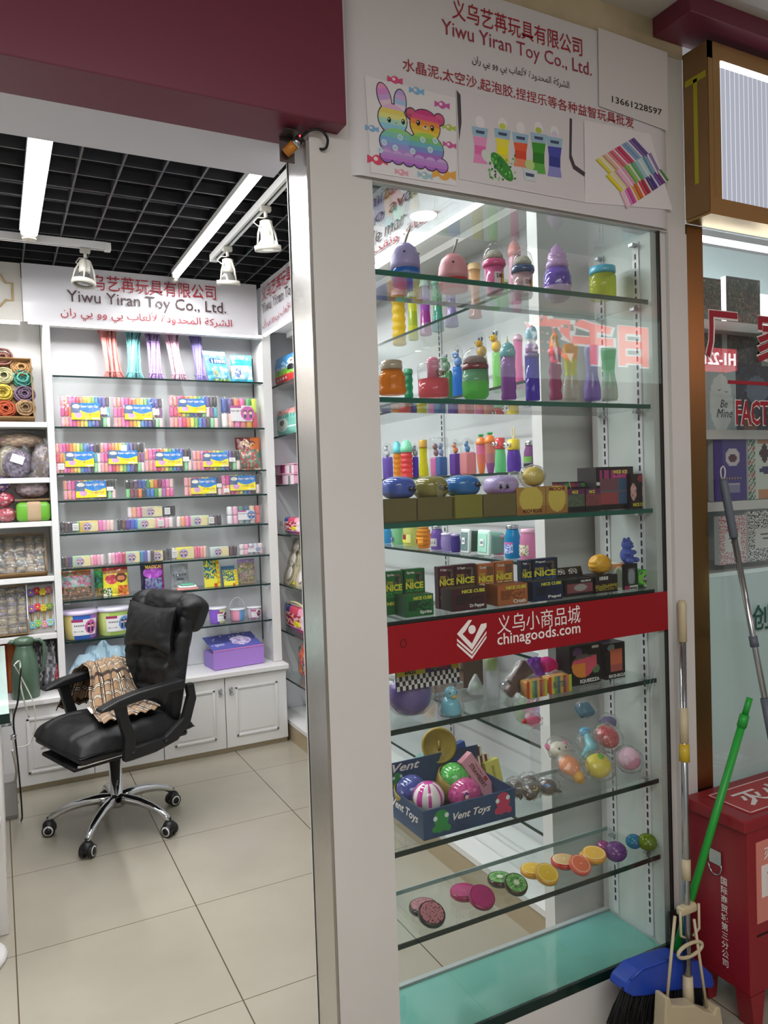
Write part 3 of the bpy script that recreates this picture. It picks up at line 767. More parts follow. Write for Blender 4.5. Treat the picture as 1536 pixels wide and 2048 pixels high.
def track(p0, p1, lab):
    t = thing('light_track', lab, 'light track', ((p0[0] + p1[0]) / 2, (p0[1] + p1[1]) / 2, 2.76))
    dx, dy = p1[0] - p0[0], p1[1] - p0[1]; L = math.hypot(dx, dy); a = math.atan2(dy, dx); t.rotation_euler = (0, 0, a)
    h = L / 2
    o = MB().box(-h, h, -.018, -.006, 2.765 - 2.76, .0395).box(-h, h, .006, .018, .005, .0395).box(-h, h, -.006, .006, .028, .0395).build('rail', LACQ); o.parent = t
    o = MB().box(-h + .03, h - .03, -.0055, .0055, .012, .0275).build('slot', BLACK); o.parent = t
    for s in (-1, 1):
        o = MB().rbox(s * h - .015, s * h + .015, -.02, .02, .0, .039, .004).build('end_cap', LACQ); o.parent = t
track((-1.2, 3.975), (.55, 3.968), 'white light track running across the ceiling at the left')
track((1.082, 1.95), (1.075, 3.95), 'white light track running back beside the thin batten light')
SPOTW = pbr('spot_cream', '#b5b1a6', .4)
def spot(loc, aim, lab, lit=False, s=.78):
    t = thing('track_spotlight', lab, 'spotlight', loc); t.scale = (s,) * 3
    o = MB().rbox(-.03, .03, -.016, .016, -.03, -.002, .005).tube([(0, 0, -.03), (0, 0, -.06)], .01, 10).build('adapter', SPOTW); o.parent = t
    d = Vector(aim).normalized(); q = d.to_track_quat('-Z', 'Y').to_matrix().to_4x4(); Mx = Matrix.Translation((0, 0, -.075)) @ q
    o = MB().at(Mx).lathe([(.02, .0), (.034, -.006), (.035, -.075), (.03, -.085)], n=18).build('lamp_housing', SPOTW); o.parent = t
    c = MB().at(Mx)
    for k in range(4):
        a = PI / 4 + k * PI / 2
        c.tube([(.028 * math.cos(a), .028 * math.sin(a), -.01), (.054 * math.cos(a), .054 * math.sin(a), -.07), (.066 * math.cos(a), .066 * math.sin(a), -.135)], [.007, .006, .005], 6)
    c.lathe([(.06, -.135), (.073, -.135), (.073, -.162), (.06, -.162), (.06, -.135)], n=22, cap=False)
    o = c.build('cage', SPOTW); o.parent = t
    o = MB().at(Mx).lathe([(.03, -.086), (.034, -.10), (.056, -.13), (.058, -.15), (.03, -.154)], n=18).build('bulb', LEDC if lit else pbr('bulb_glass', '#7d7b78', .1, metal=.6)); o.parent = t
    o = MB().tube([(.0, .012, -.06), (-.03, .05, -.05), (-.05, .06, -.075), (-.03, .04, -.1), (0, .02, -.09)], .0035, 6).build('cord', SPOTW); o.parent = t
spot((.445, 3.97, 2.765), (-.12, -.1, -1), 'unlit white track spotlight hanging in front of the left end of the banner', False)
spot((1.076, 3.70, 2.765), (.05, .2, -1), 'unlit white track spotlight at the far end of the track by the thin batten')
spot((1.08, 3.12, 2.765), (.10, .16, -1), 'lit white track spotlight nearest to the steel door jamb', True)
# panel over the left shelving with an octagonal moulding
pn = thing('valance_panel', 'white valance panel with gold octagon moulding over the left shelves', 'panel', (-.9, 4.45, 2.5))
part(pn, 'board', MB().box(-1.95, .174, 4.462, 4.475, 2.497, 2.80), pbr('board_cream', '#cfc9bf', .4))
oc = [(-.30, 2.565), (.07, 2.565), (.10, 2.60), (.132, 2.60), (.132, 2.69), (.10, 2.69), (.07, 2.737), (-.30, 2.737)]
part(pn, 'moulding', MB().tube([(x, 4.456, z) for x, z in oc], .006, 6, closed=True), pbr('gold_line', '#b59a6a', .35))
# photoelectric sensor under the maroon fascia
ps = thing('light_sensor', 'small orange barrel sensor on a steel bracket under the maroon fascia', 'sensor', (.645, 1.60, 2.338))
ps.scale = (.7,) * 3
part(ps, 'bracket', MB().box(.590, .640, 1.60, 1.66, 2.354, 2.3585).box(.590, .640, 1.655, 1.659, 2.275, 2.354).box(.60, .612, 1.61, 1.64, 2.351, 2.3535), pbr('bracket_grey', '#5d5250', .4, metal=.6))
a0, a1 = Vector((.606, 1.645, 2.298)), Vector((.645, 1.60, 2.338))
dv = (a1 - a0)
part(ps, 'barrel', MB().use(pbr('sensor_orange', '#c98025', .35)).tube([a0, a0 + dv * .55], .016, 16).use(STEEL).tube([a0 + dv * .55, a0 + dv * .8], .015, 16).use(BLACK).tube([a0 + dv * .8, a1], .014, 16), None)
part(ps, 'indicator', MB().ell(tuple(a0 + dv * .95 + Vector((-.008, -.012, 0))), .003, .003, .003, 8, 6), glow('red_led', '#ff3038', 6))
o = curve_tube([a1, (.668, 1.575, 2.365 - .012), (.70, 1.57, 2.356), (.722, 1.572, 2.335), (.722, 1.583, 2.312), (.712, 1.59, 2.307), (.708, 1.602, 2.312)], .0045); part(ps, 'cable', o, BLACK)
# ================================================================== next shop to the right
fac = thing('lightbox_sign', 'glowing ribbed lightbox sign of the next shop in a gold frame', 'sign', (2.4, 1.55, 2.3))
part(fac, 'gold_frame', MB().box(1.857, 1.875, 1.512, 1.599, 2.35, 2.79).box(1.857, 3.4, 1.512, 1.599, 2.302, 2.35).box(1.857, 3.4, 1.512, 1.599, 2.742, 2.79).box(1.876, 1.905, 1.512, 1.54, 2.35, 2.742), GOLDP)
RG1, RG2 = glow('ribbed_glow', '#dfe3f2', .55), glow('ribbed_glow_gap', '#f4f6ff', .95)
rib = MB(); x = 1.906
while x < 3.38:
    rib.use(RG1).box(x, x + .012, 1.522, 1.534, 2.35, 2.742).use(RG2).box(x + .0125, x + .0195, 1.526, 1.534, 2.35, 2.742); x += .02
part(fac, 'ribbed_panel', rib)
part(fac, 'lamp_tube', MB().tube([(1.91, 1.517, 2.737), (3.38, 1.517, 2.737)], .008, 8), LEDC, label='bright white lamp tube')
part(fac, 'cardboard_cover', MB().box(1.8535, 1.8565, 1.516, 1.598, 2.31, 2.788), pbr('cardboard', '#8b6a42', .7, vary=(6, '#765734', .7)))
tp = MB().box(1.8525, 1.8532, 1.548, 1.562, 2.40, 2.70).box(1.8525, 1.8532, 1.518, 1.59, 2.69, 2.708)
part(fac, 'tape', tp, pbr('tape_yellow', '#b4a922', .5), label='yellow adhesive tape')
brass = struct(MB().box(1.8575, 1.925, 1.60, 1.66, 0, 2.30).build('trim_brass_jamb', BRASS))
struct(MB().box(1.9255, 3.5, 1.604, 1.61, 0.0, 2.30).build('window_1', PANE))
struct(MB().box(1.9255, 3.5, 1.6125, 1.62, 0.06, 1.238).build('window_frosted_panel', pbr('frosted_film_glow', '#b9cccb', .35, emit=.16)))  # film is no lamp; its emission stands in for the shop light behind
struct(MB().box(1.9255, 3.5, 1.62, 1.63, 2.268, 2.285).build('trim_window_lamp', LEDC))
shv = thing('shelving_unit', 'white shelving behind the next shop window with notebooks and framed pictures', 'shelving', (2.5, 1.8, 0))
for z in (1.240, 1.468, 1.70, 2.05):
    part(shv, 'shelf_board', MB().box(1.93, 3.4, 1.68, 1.95, z - .03, z), LACQ)
part(shv, 'back_panel', MB().box(1.93, 3.4, 1.955, 1.97, 0.9, 2.4), pbr('back_pale', '#c9d6d6', .4))
# items standing in the next shop window: (pixels of the outline on a plane a little behind the glass)
def flat(name, lab, cat, x0, x1, z0, z1, Y, cf, th=.02, nx=24, nz=32, mat=PRINT, tilt=0, group=None):
    t = thing(name, lab, cat, ((x0 + x1) / 2, Y, z0), group=group)
    w, h = x1 - x0, z1 - z0
    o = MB().box(-w / 2, w / 2, .0005, th, 0, h).build('body', LACQ); o.parent = t
    o = MB().grid(lambda u, v: (-w / 2 + w * u, 0, h * v), nx, nz, cf, smooth=False).build('printed_face', mat); o.parent = t
    return t
def rnd(u, v, s, k=9): return noise.noise(Vector((u * k, v * k, s)))
def floral(seed):
    P = ['#1d2a26', '#33473c', '#56604a', '#3a2f2c', '#7c4c44', '#6f7a5a', '#243430']
    def f(u, v):
        if u < .03 or u > .97 or v < .03 or v > .97: return '#2a2a28'
        return P[int(abs(rnd(u, v, seed, 14) * 9 + rnd(u, v, seed + 3, 5) * 5)) % 7]
    return f
def pxr(pl, pr, Y):
    a, b = aty(*pl, Y), aty(*pr, Y); return a.x, b.x
Y2 = 1.70
flat('framed_picture', 'dark floral framed picture behind the red character nearest the brass jamb', 'picture', 2.05, 2.165, 1.95, 2.20, Y2 + .03, floral(1), nx=40, nz=70)
flat('framed_picture', 'dark floral framed picture at the right edge behind the cut-off red character', 'picture', 2.19, 2.36, 1.92, 2.215, Y2 + .03, floral(5), nx=40, nz=70)
def uni(u, v):
    if ((u - .45) / .42) ** 2 + ((v - .42) / .45) ** 2 < 1: return '#e9ecec'
    if v > .8 and abs(u - .55) < .05: return '#c9b7a3'
    return '#b9c9cb'
t = flat('gift_bag', 'pale gift bag with a white animal drawing reading Be Mine in the next shop window', 'bag', 2.06, 2.19, 1.702, 1.91, Y2, uni)
w = MB(); put_text(w, 'Be', -.012, .022, .072, .098, -.001, shear=.3); put_text(w, 'Mine', -.03, .045, .04, .068, -.001, shear=.3)
o = w.build('lettering', INKK); o.parent = t
o = MB().tube([(-.022, -.001, .13), (-.016, -.001, .127), (-.01, -.001, .13)], .001, 4).tube([(.012, -.001, .125), (.018, -.001, .122), (.024, -.001, .125)], .001, 4).build('face_lines', INKK); o.parent = t
def darkbag(u, v):
    if v < .25 and .2 < u < .5: return '#8a5a30'
    if ((u - .55) / .28) ** 2 + ((v - .62) / .22) ** 2 < 1: return '#6b7c90'
    return '#2b2d3a' if rnd(u, v, 2) < .25 else '#434757'
flat('gift_bag', 'dark gift bag behind the red FACTORY letters in the next shop window', 'bag', 2.20, 2.40, 1.702, 1.92, Y2 + .01, darkbag)
def purple(u, v):
    if ((u - .58) / .22) ** 2 + ((v - .70) / .15) ** 2 < 1: return '#d9cfd6' if ((u - .58) / .12) ** 2 + ((v - .69) / .07) ** 2 > 1 else '#5b2338'
    if .33 < v < .39 and .2 < u < .85: return '#b09a52' if int(u * 24) % 2 else '#43307a'
    if .14 < v < .28 and .28 < u < .78: return '#b9b5c9' if int(v * 60) % 2 else '#8f8bb0'
    if u < .06: return '#35286b'
    return '#4a3a8c'
flat('notebook', 'purple notebook with an oval emblem behind the grey mop grip', 'notebook', 2.075, 2.235, 1.47, 1.672, Y2, purple)
def babook(u, v):
    if u < .22: return ('#b66a6a' if int(v * 9) % 2 else '#4d7f5c') if (u * 30 + v * 20) % 2 < 1 else '#cfd8cf'
    if .28 < u < .95 and (v > .9 or v < .16): return '#c9a05c' if int(u * 20) % 2 else '#d98a7a'
    if ((u - .62) / .3) ** 2 + ((v - .47) / .06) ** 2 < 1: return '#3f3f6a'
    if abs(u - .5) + abs(v - .75) < .18: return '#4a2b30'
    if abs(u - .75) + abs(v - .72) < .15: return '#e0a98c'
    return '#dde6dc'
flat('notebook', 'cream notebook with lettered border and small pictures at the right edge of the picture', 'notebook', 2.245, 2.41, 1.47, 1.675, Y2, babook)
def compo(c):
    def f(u, v):
        if .2 < u < .8 and .25 < v < .65:
            if abs(v - .53) < .02 and .35 < u < .65 or abs(v - .44) < .015 and .42 < u < .58: return '#555'
            return '#d7d4d0'
        return c if rnd(u, v, 4, 40) > 0.02 else '#e3dedc'
    return f
flat('composition_notebook', 'pink marbled composition notebook in the next shop window', 'notebook', 2.085, 2.215, 1.262, 1.42, Y2 - .01, compo('#b0505c'), nx=60, nz=70)
flat('composition_notebook', 'black marbled composition notebook in the next shop window', 'notebook', 2.225, 2.40, 1.262, 1.43, Y2 - .01, compo('#26262a'), nx=60, nz=70)
# letters stuck on the glass
def letters(body, lab, p0, p1, hpx, mat, name='window_letters', out=None, Y=1.6025, **k):
    a, b = aty(*p0, Y), aty(*p1, Y); h = hpx * mpp(a); z = (a.z + b.z) / 2
    w = MB()
    if out: w.use(out); put_text(w, body, a.x - .003, b.x + .003, z - .003, z + h + .003, Y, bold=.055)
    w.use(mat); put_text(w, body, a.x, b.x, z, z + h, Y - .001, bold=k.get('bold', .02))
    o = w.build(name, None); tag(o, lab, 'letters'); return o
letters('\u5382', 'large red character with white outline on the next shop window beside the brass jamb', (1412, 718), (1476, 718), 96, INK, out=INKW)
letters('\u5bb6', 'large red character with white outline cut off by the right picture edge', (1514, 728), (1588, 735), 108, INK, out=INKW)
letters('FACTORY', 'red FACTORY lettering with white outline on the next shop window', (1472, 852), (1590, 850), 50, INK, out=INKW)
a, b = aty(1457, 762, 1.6), aty(1560, 775, 1.6)
tag(MB().box(a.x, b.x + .1, 1.6015, 1.603, a.z - .008, a.z + .003).build('window_stripe', INK), 'red stripe above the FACTORY lettering on the next shop window', 'stripe')
letters('\u521b', 'dark green character on the frosted lower window at the right edge', (1504, 1262), (1540, 1258), 52, pbr('ink_green', '#2b5a50', .5))
# sign hung across the corridor, seen only as a reflection in the glass
og = thing('shop_sign', 'backlit red character sign on the opposite side of the corridor', 'sign', (4.4, -1.4, 2.4))
RZ = Matrix.Rotation(PI, 4, 'Z')
w = MB().use(glow('sign_edge', '#ffffff', 4.5)); put_text(w, '\u65e5\u5343\u96c5', -4.86, -3.58, 2.455, 2.825, 0, M=RZ @ T((0, 1.38, 0)), bold=.09)
w.use(glow('sign_red', '#ff7a70', 6)); put_text(w, '\u65e5\u5343\u96c5', -4.845, -3.595, 2.465, 2.815, 0, M=RZ @ T((0, 1.37, 0)), bold=.05)
part(og, 'lit_letters', w)
part(og, 'sign_board', MB().box(3.4, 5.15, -1.5, -1.4, 2.36, 2.85), glow('sign_pale', '#c8d8d2', 1.6))
hg = thing('unit_sign', 'small lit corridor sign across the way with a unit number', 'sign', (5.65, -1.4, 2.5))
part(hg, 'sign_board', MB().box(5.34, 5.96, -1.5, -1.4, 2.49, 2.68), glow('sign_rose', '#ff6a78', 4))
w = MB().use(glow('sign_white', '#ffffff', 14)); put_text(w, 'H1-22152', -5.93, -5.37, 2.53, 2.64, 0, M=RZ @ T((0, 1.39, 0)), bold=.01)
part(hg, 'lit_letters', w)
dl = thing('downlight', 'round corridor downlight in the ceiling', 'ceiling light', (1.90, .025, 2.85))
o = MB().lathe([(.06, 0), (.062, .01), (.062, .017)], n=24).build('lens', glow('downlight', '#ffffff', 60)); o.parent = dl
o = MB().lathe([(.064, .004), (.075, .004), (.075, .017), (.064, .017)], n=24, cap=False).build('trim_ring', LACQ); o.parent = dl

# ================================================================== red extinguisher cabinet
RED = pbr('fire_red', '#8e1f2a', .38); REDL = pbr('label_red', '#b2383c', .5); PINKP = pbr('label_pink', '#d9887c', .5)
ex = thing('extinguisher_cabinet', 'red metal fire extinguisher cabinet on the floor at the right edge', 'cabinet', (2.1, 1.49, 0))
X0, X1, E0, E1 = 1.806, 2.40, 1.39, 1.592
part(ex, 'body', MB().box(X0, X1, E0, E1, .10, .565), RED, bevel=.003)
part(ex, 'lid', MB().box(X0 - .018, X1 + .018, E0 - .006, E1 + .003, .566, .60), RED, bevel=.004)
for x in (X0, X1 - .06):
    for y in (E0, E1 - .05):
        part(ex, 'leg', MB().prism([(x, .0995), (x + .06, .0995), (x + .045, .0), (x + .015, .0)], y, y + .05), RED)
lb = MB().use(REDL).box(X0 + .04, X1 - .04, E0 + .02, E1 - .03, .6005, .602); lb.use(INKW)
for q in ((X0 + .045, X1 - .045, E0 + .025, E0 + .028), (X0 + .045, X1 - .045, E1 - .038, E1 - .035), (X0 + .045, X0 + .048, E0 + .025, E1 - .035)): lb.box(*q, .602, .6025)
me, a_, b_, c_, d_ = text_mesh('\u706d\u706b\u5668', 0, .02)
lb._add([(X0 + .09 + (v.co.x - a_) / (b_ - a_) * .33, E0 + .05 + (v.co.y - c_) / (d_ - c_) * .085, .603) for v in me.vertices], [tuple(p.vertices) for p in me.polygons], False)
part(ex, 'lid_label', lb, None, label='red label with white characters')
fl = MB().use(PINKP).box(X0 + .03, X0 + .24, E0 - .0025, E0 - .0005, .30, .53); fl.use(INKW); put_text(fl, '\u706d\u706b\u5668\u7bb1', X0 + .06, X0 + .21, .475, .51, E0 - .0035, bold=.02)
fl.box(X0 + .05, X0 + .12, E0 - .0032, E0 - .0026, .37, .46).use(INKK).tube([(X0 + .085, E0 - .005, .38), (X0 + .085, E0 - .005, .43)], .007, 8).tube([(X0 + .075, E0 - .005, .435), (X0 + .1, E0 - .005, .442)], .003, 6)
part(ex, 'front_label', fl, None, label='pink label with an extinguisher drawing')
part(ex, 'door_seam', MB().box(X0 + .03, X1 - .03, E0 - .0015, E0 - .0003, .262, .267), BLACK)
sl = MB().use(INKW)
for i, chx in enumerate('\u56fd\u9645\u5546\u8d38\u57ce\u7b2c\u4e09\u5206\u516c\u53f8'):
    me, a_, b_, c_, d_ = text_mesh(chx, 0, .01)
    s_ = .024
    sl._add([(X0 - .0015, E0 + .092 - (v.co.x - .0) * s_, .385 - i * .0265 + v.co.y * s_) for v in me.vertices], [tuple(p.vertices) for p in me.polygons], False)
part(ex, 'side_lettering', sl)
part(ex, 'latch', MB().box(X0 - .006, X0 - .0005, E0 + .085, E0 + .125, .435, .475), STEEL)
part(ex, 'latch_ring', MB().tube([(X0 - .007, E0 + .105 + .022 * math.cos(k * .5), .43 + .026 * math.sin(-k * .5)) for k in range(8)], .0022, 6), STEEL)

# ================================================================== brooms and mops
BEIGE = pbr('beige_plastic', '#c3b596', .45); BLUE = pbr('blue_plastic', '#2447b0', .35); GREENP = pbr('green_tube', '#1f9a35', .4)
bh = 1.50
br = thing('broom', 'blue-headed broom with black bristles and a green handle leaning by the extinguisher cabinet', 'broom', (1.62, 1.5, .1))
def PP(pts, Y): return [(aty(*p, Y).x, aty(*p, Y).z) for p in pts]
hd = PP([(1233, 1972), (1238, 1955), (1262, 1930), (1300, 1916), (1345, 1904), (1385, 1915), (1408, 1938), (1413, 1958), (1408, 1966), (1370, 1966), (1320, 1972), (1280, 1980), (1250, 1982)], bh)
part(br, 'head', MB().prism(hd, bh - .03, bh + .03), BLUE, bevel=.006)
rg = PP([(1262, 1960), (1285, 1938), (1325, 1924), (1345, 1918)], bh - .032)
part(br, 'head_rib', MB().tube([(x, bh - .031, z) for x, z in rg], .004, 6), BLUE)
bs = MB(); random.seed(3)
for i in range(300):
    t = random.random(); px = 1245 + t * 160; top = aty(px, 1974 - 10 * t, bh + random.uniform(-.025, .025))
    tip = top + Vector((-.07 * (1 - t) + .01 + random.uniform(-.01, .01), random.uniform(-.02, .012), -.085 - random.uniform(0, .02)))
    bs.tube([top, (top + tip) / 2 + Vector((-.004, 0, 0)), tip], [.0022, .002, .0012], 4)
part(br, 'bristles', bs, pbr('bristle_black', '#0b0b0c', .8))
g0, g1 = aty(1352, 1900, bh), aty(1494, 1415, 1.425)
part(br, 'handle', MB().tube([g0, g0.lerp(g1, .92)], .0105, 14).tube([g0.lerp(g1, .92), g0.lerp(g1, .97)], .013, 14).tube([g0.lerp(g1, .97), g0.lerp(g1, 1.04)], .0085, 12), GREENP)
# squeeze mop with the long pole
mp = thing('sponge_mop', 'beige squeeze mop with a long steel pole leaning against the white frame', 'mop', (1.68, 1.47, 0))
m0, m1 = aty(1376, 1990, 1.445), aty(1364, 1205, 1.585)
L_ = lambda t: m0.lerp(m1, t)
def yt(py): return (1990 - py) / 785.0
part(mp, 'pole', MB().tube([L_(0), L_(.93)], .0098, 16), STEEL)
part(mp, 'grip', MB().tube([L_(yt(1290)), L_(yt(1225)), L_(yt(1208)), L_(yt(1200))], [.0125, .0125, .0135, .008], 14), BEIGE)
part(mp, 'collar', MB().tube([L_(yt(1500)), L_(yt(1428))], .0125, 16), BEIGE)
part(mp, 'collar', MB().tube([L_(yt(1772)), L_(yt(1732))], .0125, 16), BEIGE)
part(mp, 'clip', MB().tube([L_(yt(1538)), L_(yt(1502))], .0145, 16), pbr('yellow_clip', '#c9a92c', .4), label='yellow clip')
lv = L_(yt(1902)); part(mp, 'lever_ring', MB().tube([lv + Vector((.047 * math.cos(k * .35), -.01, .018 * math.sin(k * .35))) for k in range(18)], .005, 8, closed=True), BEIGE)
for a, b in (((1350, 1832), (1333, 2008)), ((1388, 1838), (1413, 2015))):
    part(mp, 'side_rod', MB().tube([aty(*a, 1.46), aty(*b, 1.43)], .0042, 8), BEIGE)
cp = L_(yt(1828)); part(mp, 'pivot_clamp', MB().rbox(cp.x - .032, cp.x + .032, cp.y - .012, cp.y + .012, cp.z - .012, cp.z + .014, .008).tube([cp + Vector((-.036, -.01, .01)), cp + Vector((-.036, -.01, -.06)), cp + Vector((-.012, -.01, -.075))], .004, 6).tube([cp + Vector((.036, -.01, .01)), cp + Vector((.036, -.01, -.06)), cp + Vector((.012, -.01, -.075))], .004, 6), BEIGE)
hp = PP([(1312, 2105), (1318, 1985), (1326, 1985), (1330, 2000), (1352, 2002), (1376, 2000), (1395, 2012), (1414, 2018), (1418, 2004), (1426, 2004), (1436, 2110)], 1.43)
part(mp, 'head', MB().prism([(x, max(z, .012)) for x, z in hp], 1.405, 1.445), BEIGE, bevel=.004)
part(mp, 'pole_socket', MB().tube([L_(-.02), L_(.045)], [.016, .0135], 14), BEIGE)
part(mp, 'sponge', MB().rbox(1.595, 1.70, 1.40, 1.44, .0, .011, .005), pbr('sponge', '#cfc7a4', .9))
# dustpan lying behind, its rim showing at the bottom edge
dp = thing('dustpan', 'cream dustpan on the floor under the broom bristles', 'dustpan', (1.52, 1.5, 0))
part(dp, 'pan', MB().rbox(1.475, 1.592, 1.43, 1.56, .002, .035, .006), pbr('cream_plastic', '#cbbf9f', .45))
part(dp, 'rim', MB().tube([(1.478, 1.43, .036), (1.59, 1.43, .036)], .006, 8), pbr('cream_rim', '#d6cbae', .4))
# floor mop with grey grip
gm = thing('floor_mop', 'steel-handled mop with a grey grip leaning on the next shop window', 'mop', (2.2, 1.5, .5))
q0, q1 = aty(1446, 958, 1.588), aty(1560, 1560, 1.45)
Q = lambda t: q0.lerp(q1, t)
GREYP = pbr('grey_grip', '#5f6672', .5)
part(gm, 'pole', MB().tube([Q(.19), Q(1.0)], .009, 14), STEEL)
part(gm, 'grip', MB().tube([Q(0), Q(.01), Q(.195), Q(.2)], [.010, .0125, .0125, .0105], 14), GREYP)
part(gm, 'collar', MB().tube([Q(.53), Q(.565)], .0125, 14), GREYP)
part(gm, 'collar', MB().tube([Q(.735), Q(.90)], .0125, 14), GREYP)
hk = q0 + Vector((0, 0, .022)); part(gm, 'hang_loop', MB().tube([hk + Vector((.010 * math.sin(k * .6), 0, .017 * math.cos(k * .6) * (1 if math.cos(k * .6) > 0 else 1.4))) for k in range(10)], .0022, 6, closed=True), LACQ)
gs = thing('glass_offcut', 'dark sheet of glass leaning against the white frame behind the blue broom', 'glass sheet', (1.72, 1.58, 0))
part(gs, 'sheet', MB().box(1.716, 1.80, 1.588, 1.5945, .0, .27), pbr('dark_glass', '#1e2826', .1))
# ================================================================== goods: builders
def child(t, name, mb, mat=None, **k):
    o = mb.build(name, mat, **k); o.parent = t; return o
_cap = {}
def capsule(col, r, h, mat=GLOSS):
    key = (col, round(r, 4), round(h, 4))
    if key not in _cap:
        o = MB().paint(col).lathe([(r * .55, 0), (r * .95, h * .07), (r, h * .2), (r, h * .8), (r * .95, h * .93), (r * .55, h)], n=8).build('clay_stick', mat)
        _cap[key] = o.data; bpy.data.objects.remove(o)
    return _cap[key]
PAL = ['#f3a9b4', '#f0a58c', '#ee82b9', '#e0559e', '#d94a66', '#ee8a4e', '#f2c23c', '#e6e264', '#7fbb4e', '#3f8fcf', '#3a5fb0', '#6f5cab', '#54434a', '#2d2c30', '#8fdba0', '#f6d9d6', '#a35f6a', '#8e5a94', '#49b0bd', '#e9e6e2']
def stick(t, col, x, y, z, r, h, rot=None):
    o = bpy.data.objects.new('clay_stick', capsule(col, r, h)); COL.objects.link(o); o.parent = t; o.location = (x, y, z)
    if rot: o.rotation_euler = rot
def card_blue(u, v):
    b = .52 + .10 * math.sin(u * 6.5 + .6) - (.18 if u < .30 else 0)
    if v < .05: return '#20201f'
    if v > b:
        if u < .31 and ((u - .17) / .13) ** 2 + ((v - .80) / .12) ** 2 < 1: return '#e9e4d4'
        if u < .31: return '#4f6a94'
        return '#2a7fcb'
    if ((u - .24) / .13) ** 2 + ((v - .30) / .17) ** 2 < 1: return '#e8a8cc' if (int(u * 40) + int(v * 20)) % 3 else '#b98ac4'
    if .70 < u < .97 and .08 < v < .17: return '#e8e8e0'
    if v < .38 and v > .28 and .45 < u < .9 and int(u * 60) % 3: return '#c9a21f'
    return '#f3e21d'
CARDB = MB().grid(lambda u, v: (u - .5, 0, v), 44, 26, card_blue, smooth=False)
def card_text(t, x0, z0, w, h, y):
    c = MB(); put_text(c, 'Super Light Clay', x0 + w * .33, x0 + w * .95, z0 + h * .70, z0 + h * .88, y - .0008, shear=.15, bold=.02)
    child(t, 'lettering', c, INKW)
def film(t, w, d, h, seed=0, name='clear_wrap'):
    def f(u, v):     # a loose skin standing in front of and over the sticks
        q = .004 * noise.noise(Vector((u * 9 + seed, v * 6, seed)))
        return ((u - .5) * w, -d / 2 + q - .003 + (0 if v < .8 else (v - .8) * d * 4.2), min(v / .8, 1) * h + q * .6)
    return child(t, name, MB().grid(f, 18, 12), FILM)
def clay_pack(lab, X, Y, Z, w, h, rows=3, n=12, seed=0, lx=.5, lz=.52, lw=.58, lh=.56, sticker=1, group='clay multi-packs with blue and yellow cards', tilt=-.06, bundle=False):
    t = thing('clay_pack', lab, 'modelling clay', (X, Y, Z), group=group, rot=(tilt, 0, 0)); rnd_ = random.Random(seed)
    d = w / n * .9; order = PAL[:14]
    for j in range(rows):
        off = rnd_.randint(0, 3) if j else 0
        for i in range(n):
            c = order[min(13, int((i + off * .5) * 14 / n))] if j == rows - 1 else PAL[(int(i * 17 / n) + j * 2 + off) % len(PAL)]
            stick(t, c, -w / 2 + (i + .5) * w / n, 0, j * h / rows + .001, w / n * .52, h / rows * .97)
    x0 = -w / 2 + w * (lx - lw / 2); z0 = h * (lz - lh / 2); y = -d / 2 - .006
    child(t, 'card_label', MB().at(Matrix.Translation((x0 + w * lw / 2, y, z0)) @ Matrix.Diagonal((w * lw, 1, h * lh, 1)))._add(CARDB.v, CARDB.f, False, CARDB.c), PRINT)
    card_text(t, x0, z0, w * lw, h * lh, y)
    if sticker:
        sx = {1: x0 + w * lw + .004, 2: x0 - w * .16, 3: x0 + w * lw * .45}[sticker]; sz = {1: h * .42, 2: h * .12, 3: h * .72}[sticker]
        c = MB().paint('#f0efec').box(sx, sx + w * .13, y - .002, y - .0008, sz, sz + h * .2)
        for k in range(3): c.paint('#8d8a88').box(sx + .003, sx + w * .11, y - .0024, y - .002, sz + h * (.04 + .05 * k), sz + h * (.052 + .05 * k))
        child(t, 'price_sticker', c, PRINT)
    film(t, w * 1.04, d * 1.3, h * 1.02, seed)
    return t
KIDS = [(-.13, '#5a2430'), (.13, '#2d2440')]
def kids_patch(mb, cx, cz, r, y, bg='#cf4fa6'):
    """round badge with two cartoon children"""
    mb.paint(bg).disc((cx, y, cz), r, 24)
    for s, hair in ((-1, '#4e2434'), (1, '#33203c')):
        x = cx + s * r * .4
        mb.paint(hair).disc((x, y - .0004, cz + r * .18), r * .32, 14); mb.paint('#f0c4b8').disc((x, y - .0008, cz + r * .06), r * .24, 12)
        mb.paint('#3b3450').box(x - r * .18, x + r * .18, y - .001, y - .0006, cz - r * .62, cz - r * .14)
def clay_pack_white(lab, X, Y, Z, w, h, cols_top, cols_bot, seed=0, lx=.52, lw=.6, group=None, badge='#cf4fa6'):
    t = thing('clay_pack', lab, 'modelling clay', (X, Y, Z), group=group, rot=(-.05, 0, 0))
    for j, cs in enumerate((cols_bot, cols_top)):
        for i, c in enumerate(cs): stick(t, c, -w / 2 + (i + .5) * w / len(cs), 0, j * h * .5 + .001, w / len(cs) * .52, h * .49)
    y = -w / len(cols_bot) * .55 - .004; x0 = -w / 2 + w * (lx - lw / 2); z0 = h * .22
    c = MB().paint('#ece8ea').box(x0, x0 + w * lw, y - .0003, y, z0, z0 + h * .52); c.paint('#b43f8c').box(x0, x0 + w * lw * .5, y - .0006, y - .0003, z0 + h * .44, z0 + h * .52)
    c.paint('#35333a'); put_text(c, 'Super Light Clay', x0 + .004, x0 + w * lw * .58, z0 + h * .30, z0 + h * .38, y - .0008, bold=.02)
    kids_patch(c, x0 + w * lw * .80, z0 + h * .26, h * .24, y - .001, badge)
    child(t, 'card_label', c, PRINT); film(t, w * 1.03, w / len(cols_bot) * 1.6, h * 1.02, seed)
    return t
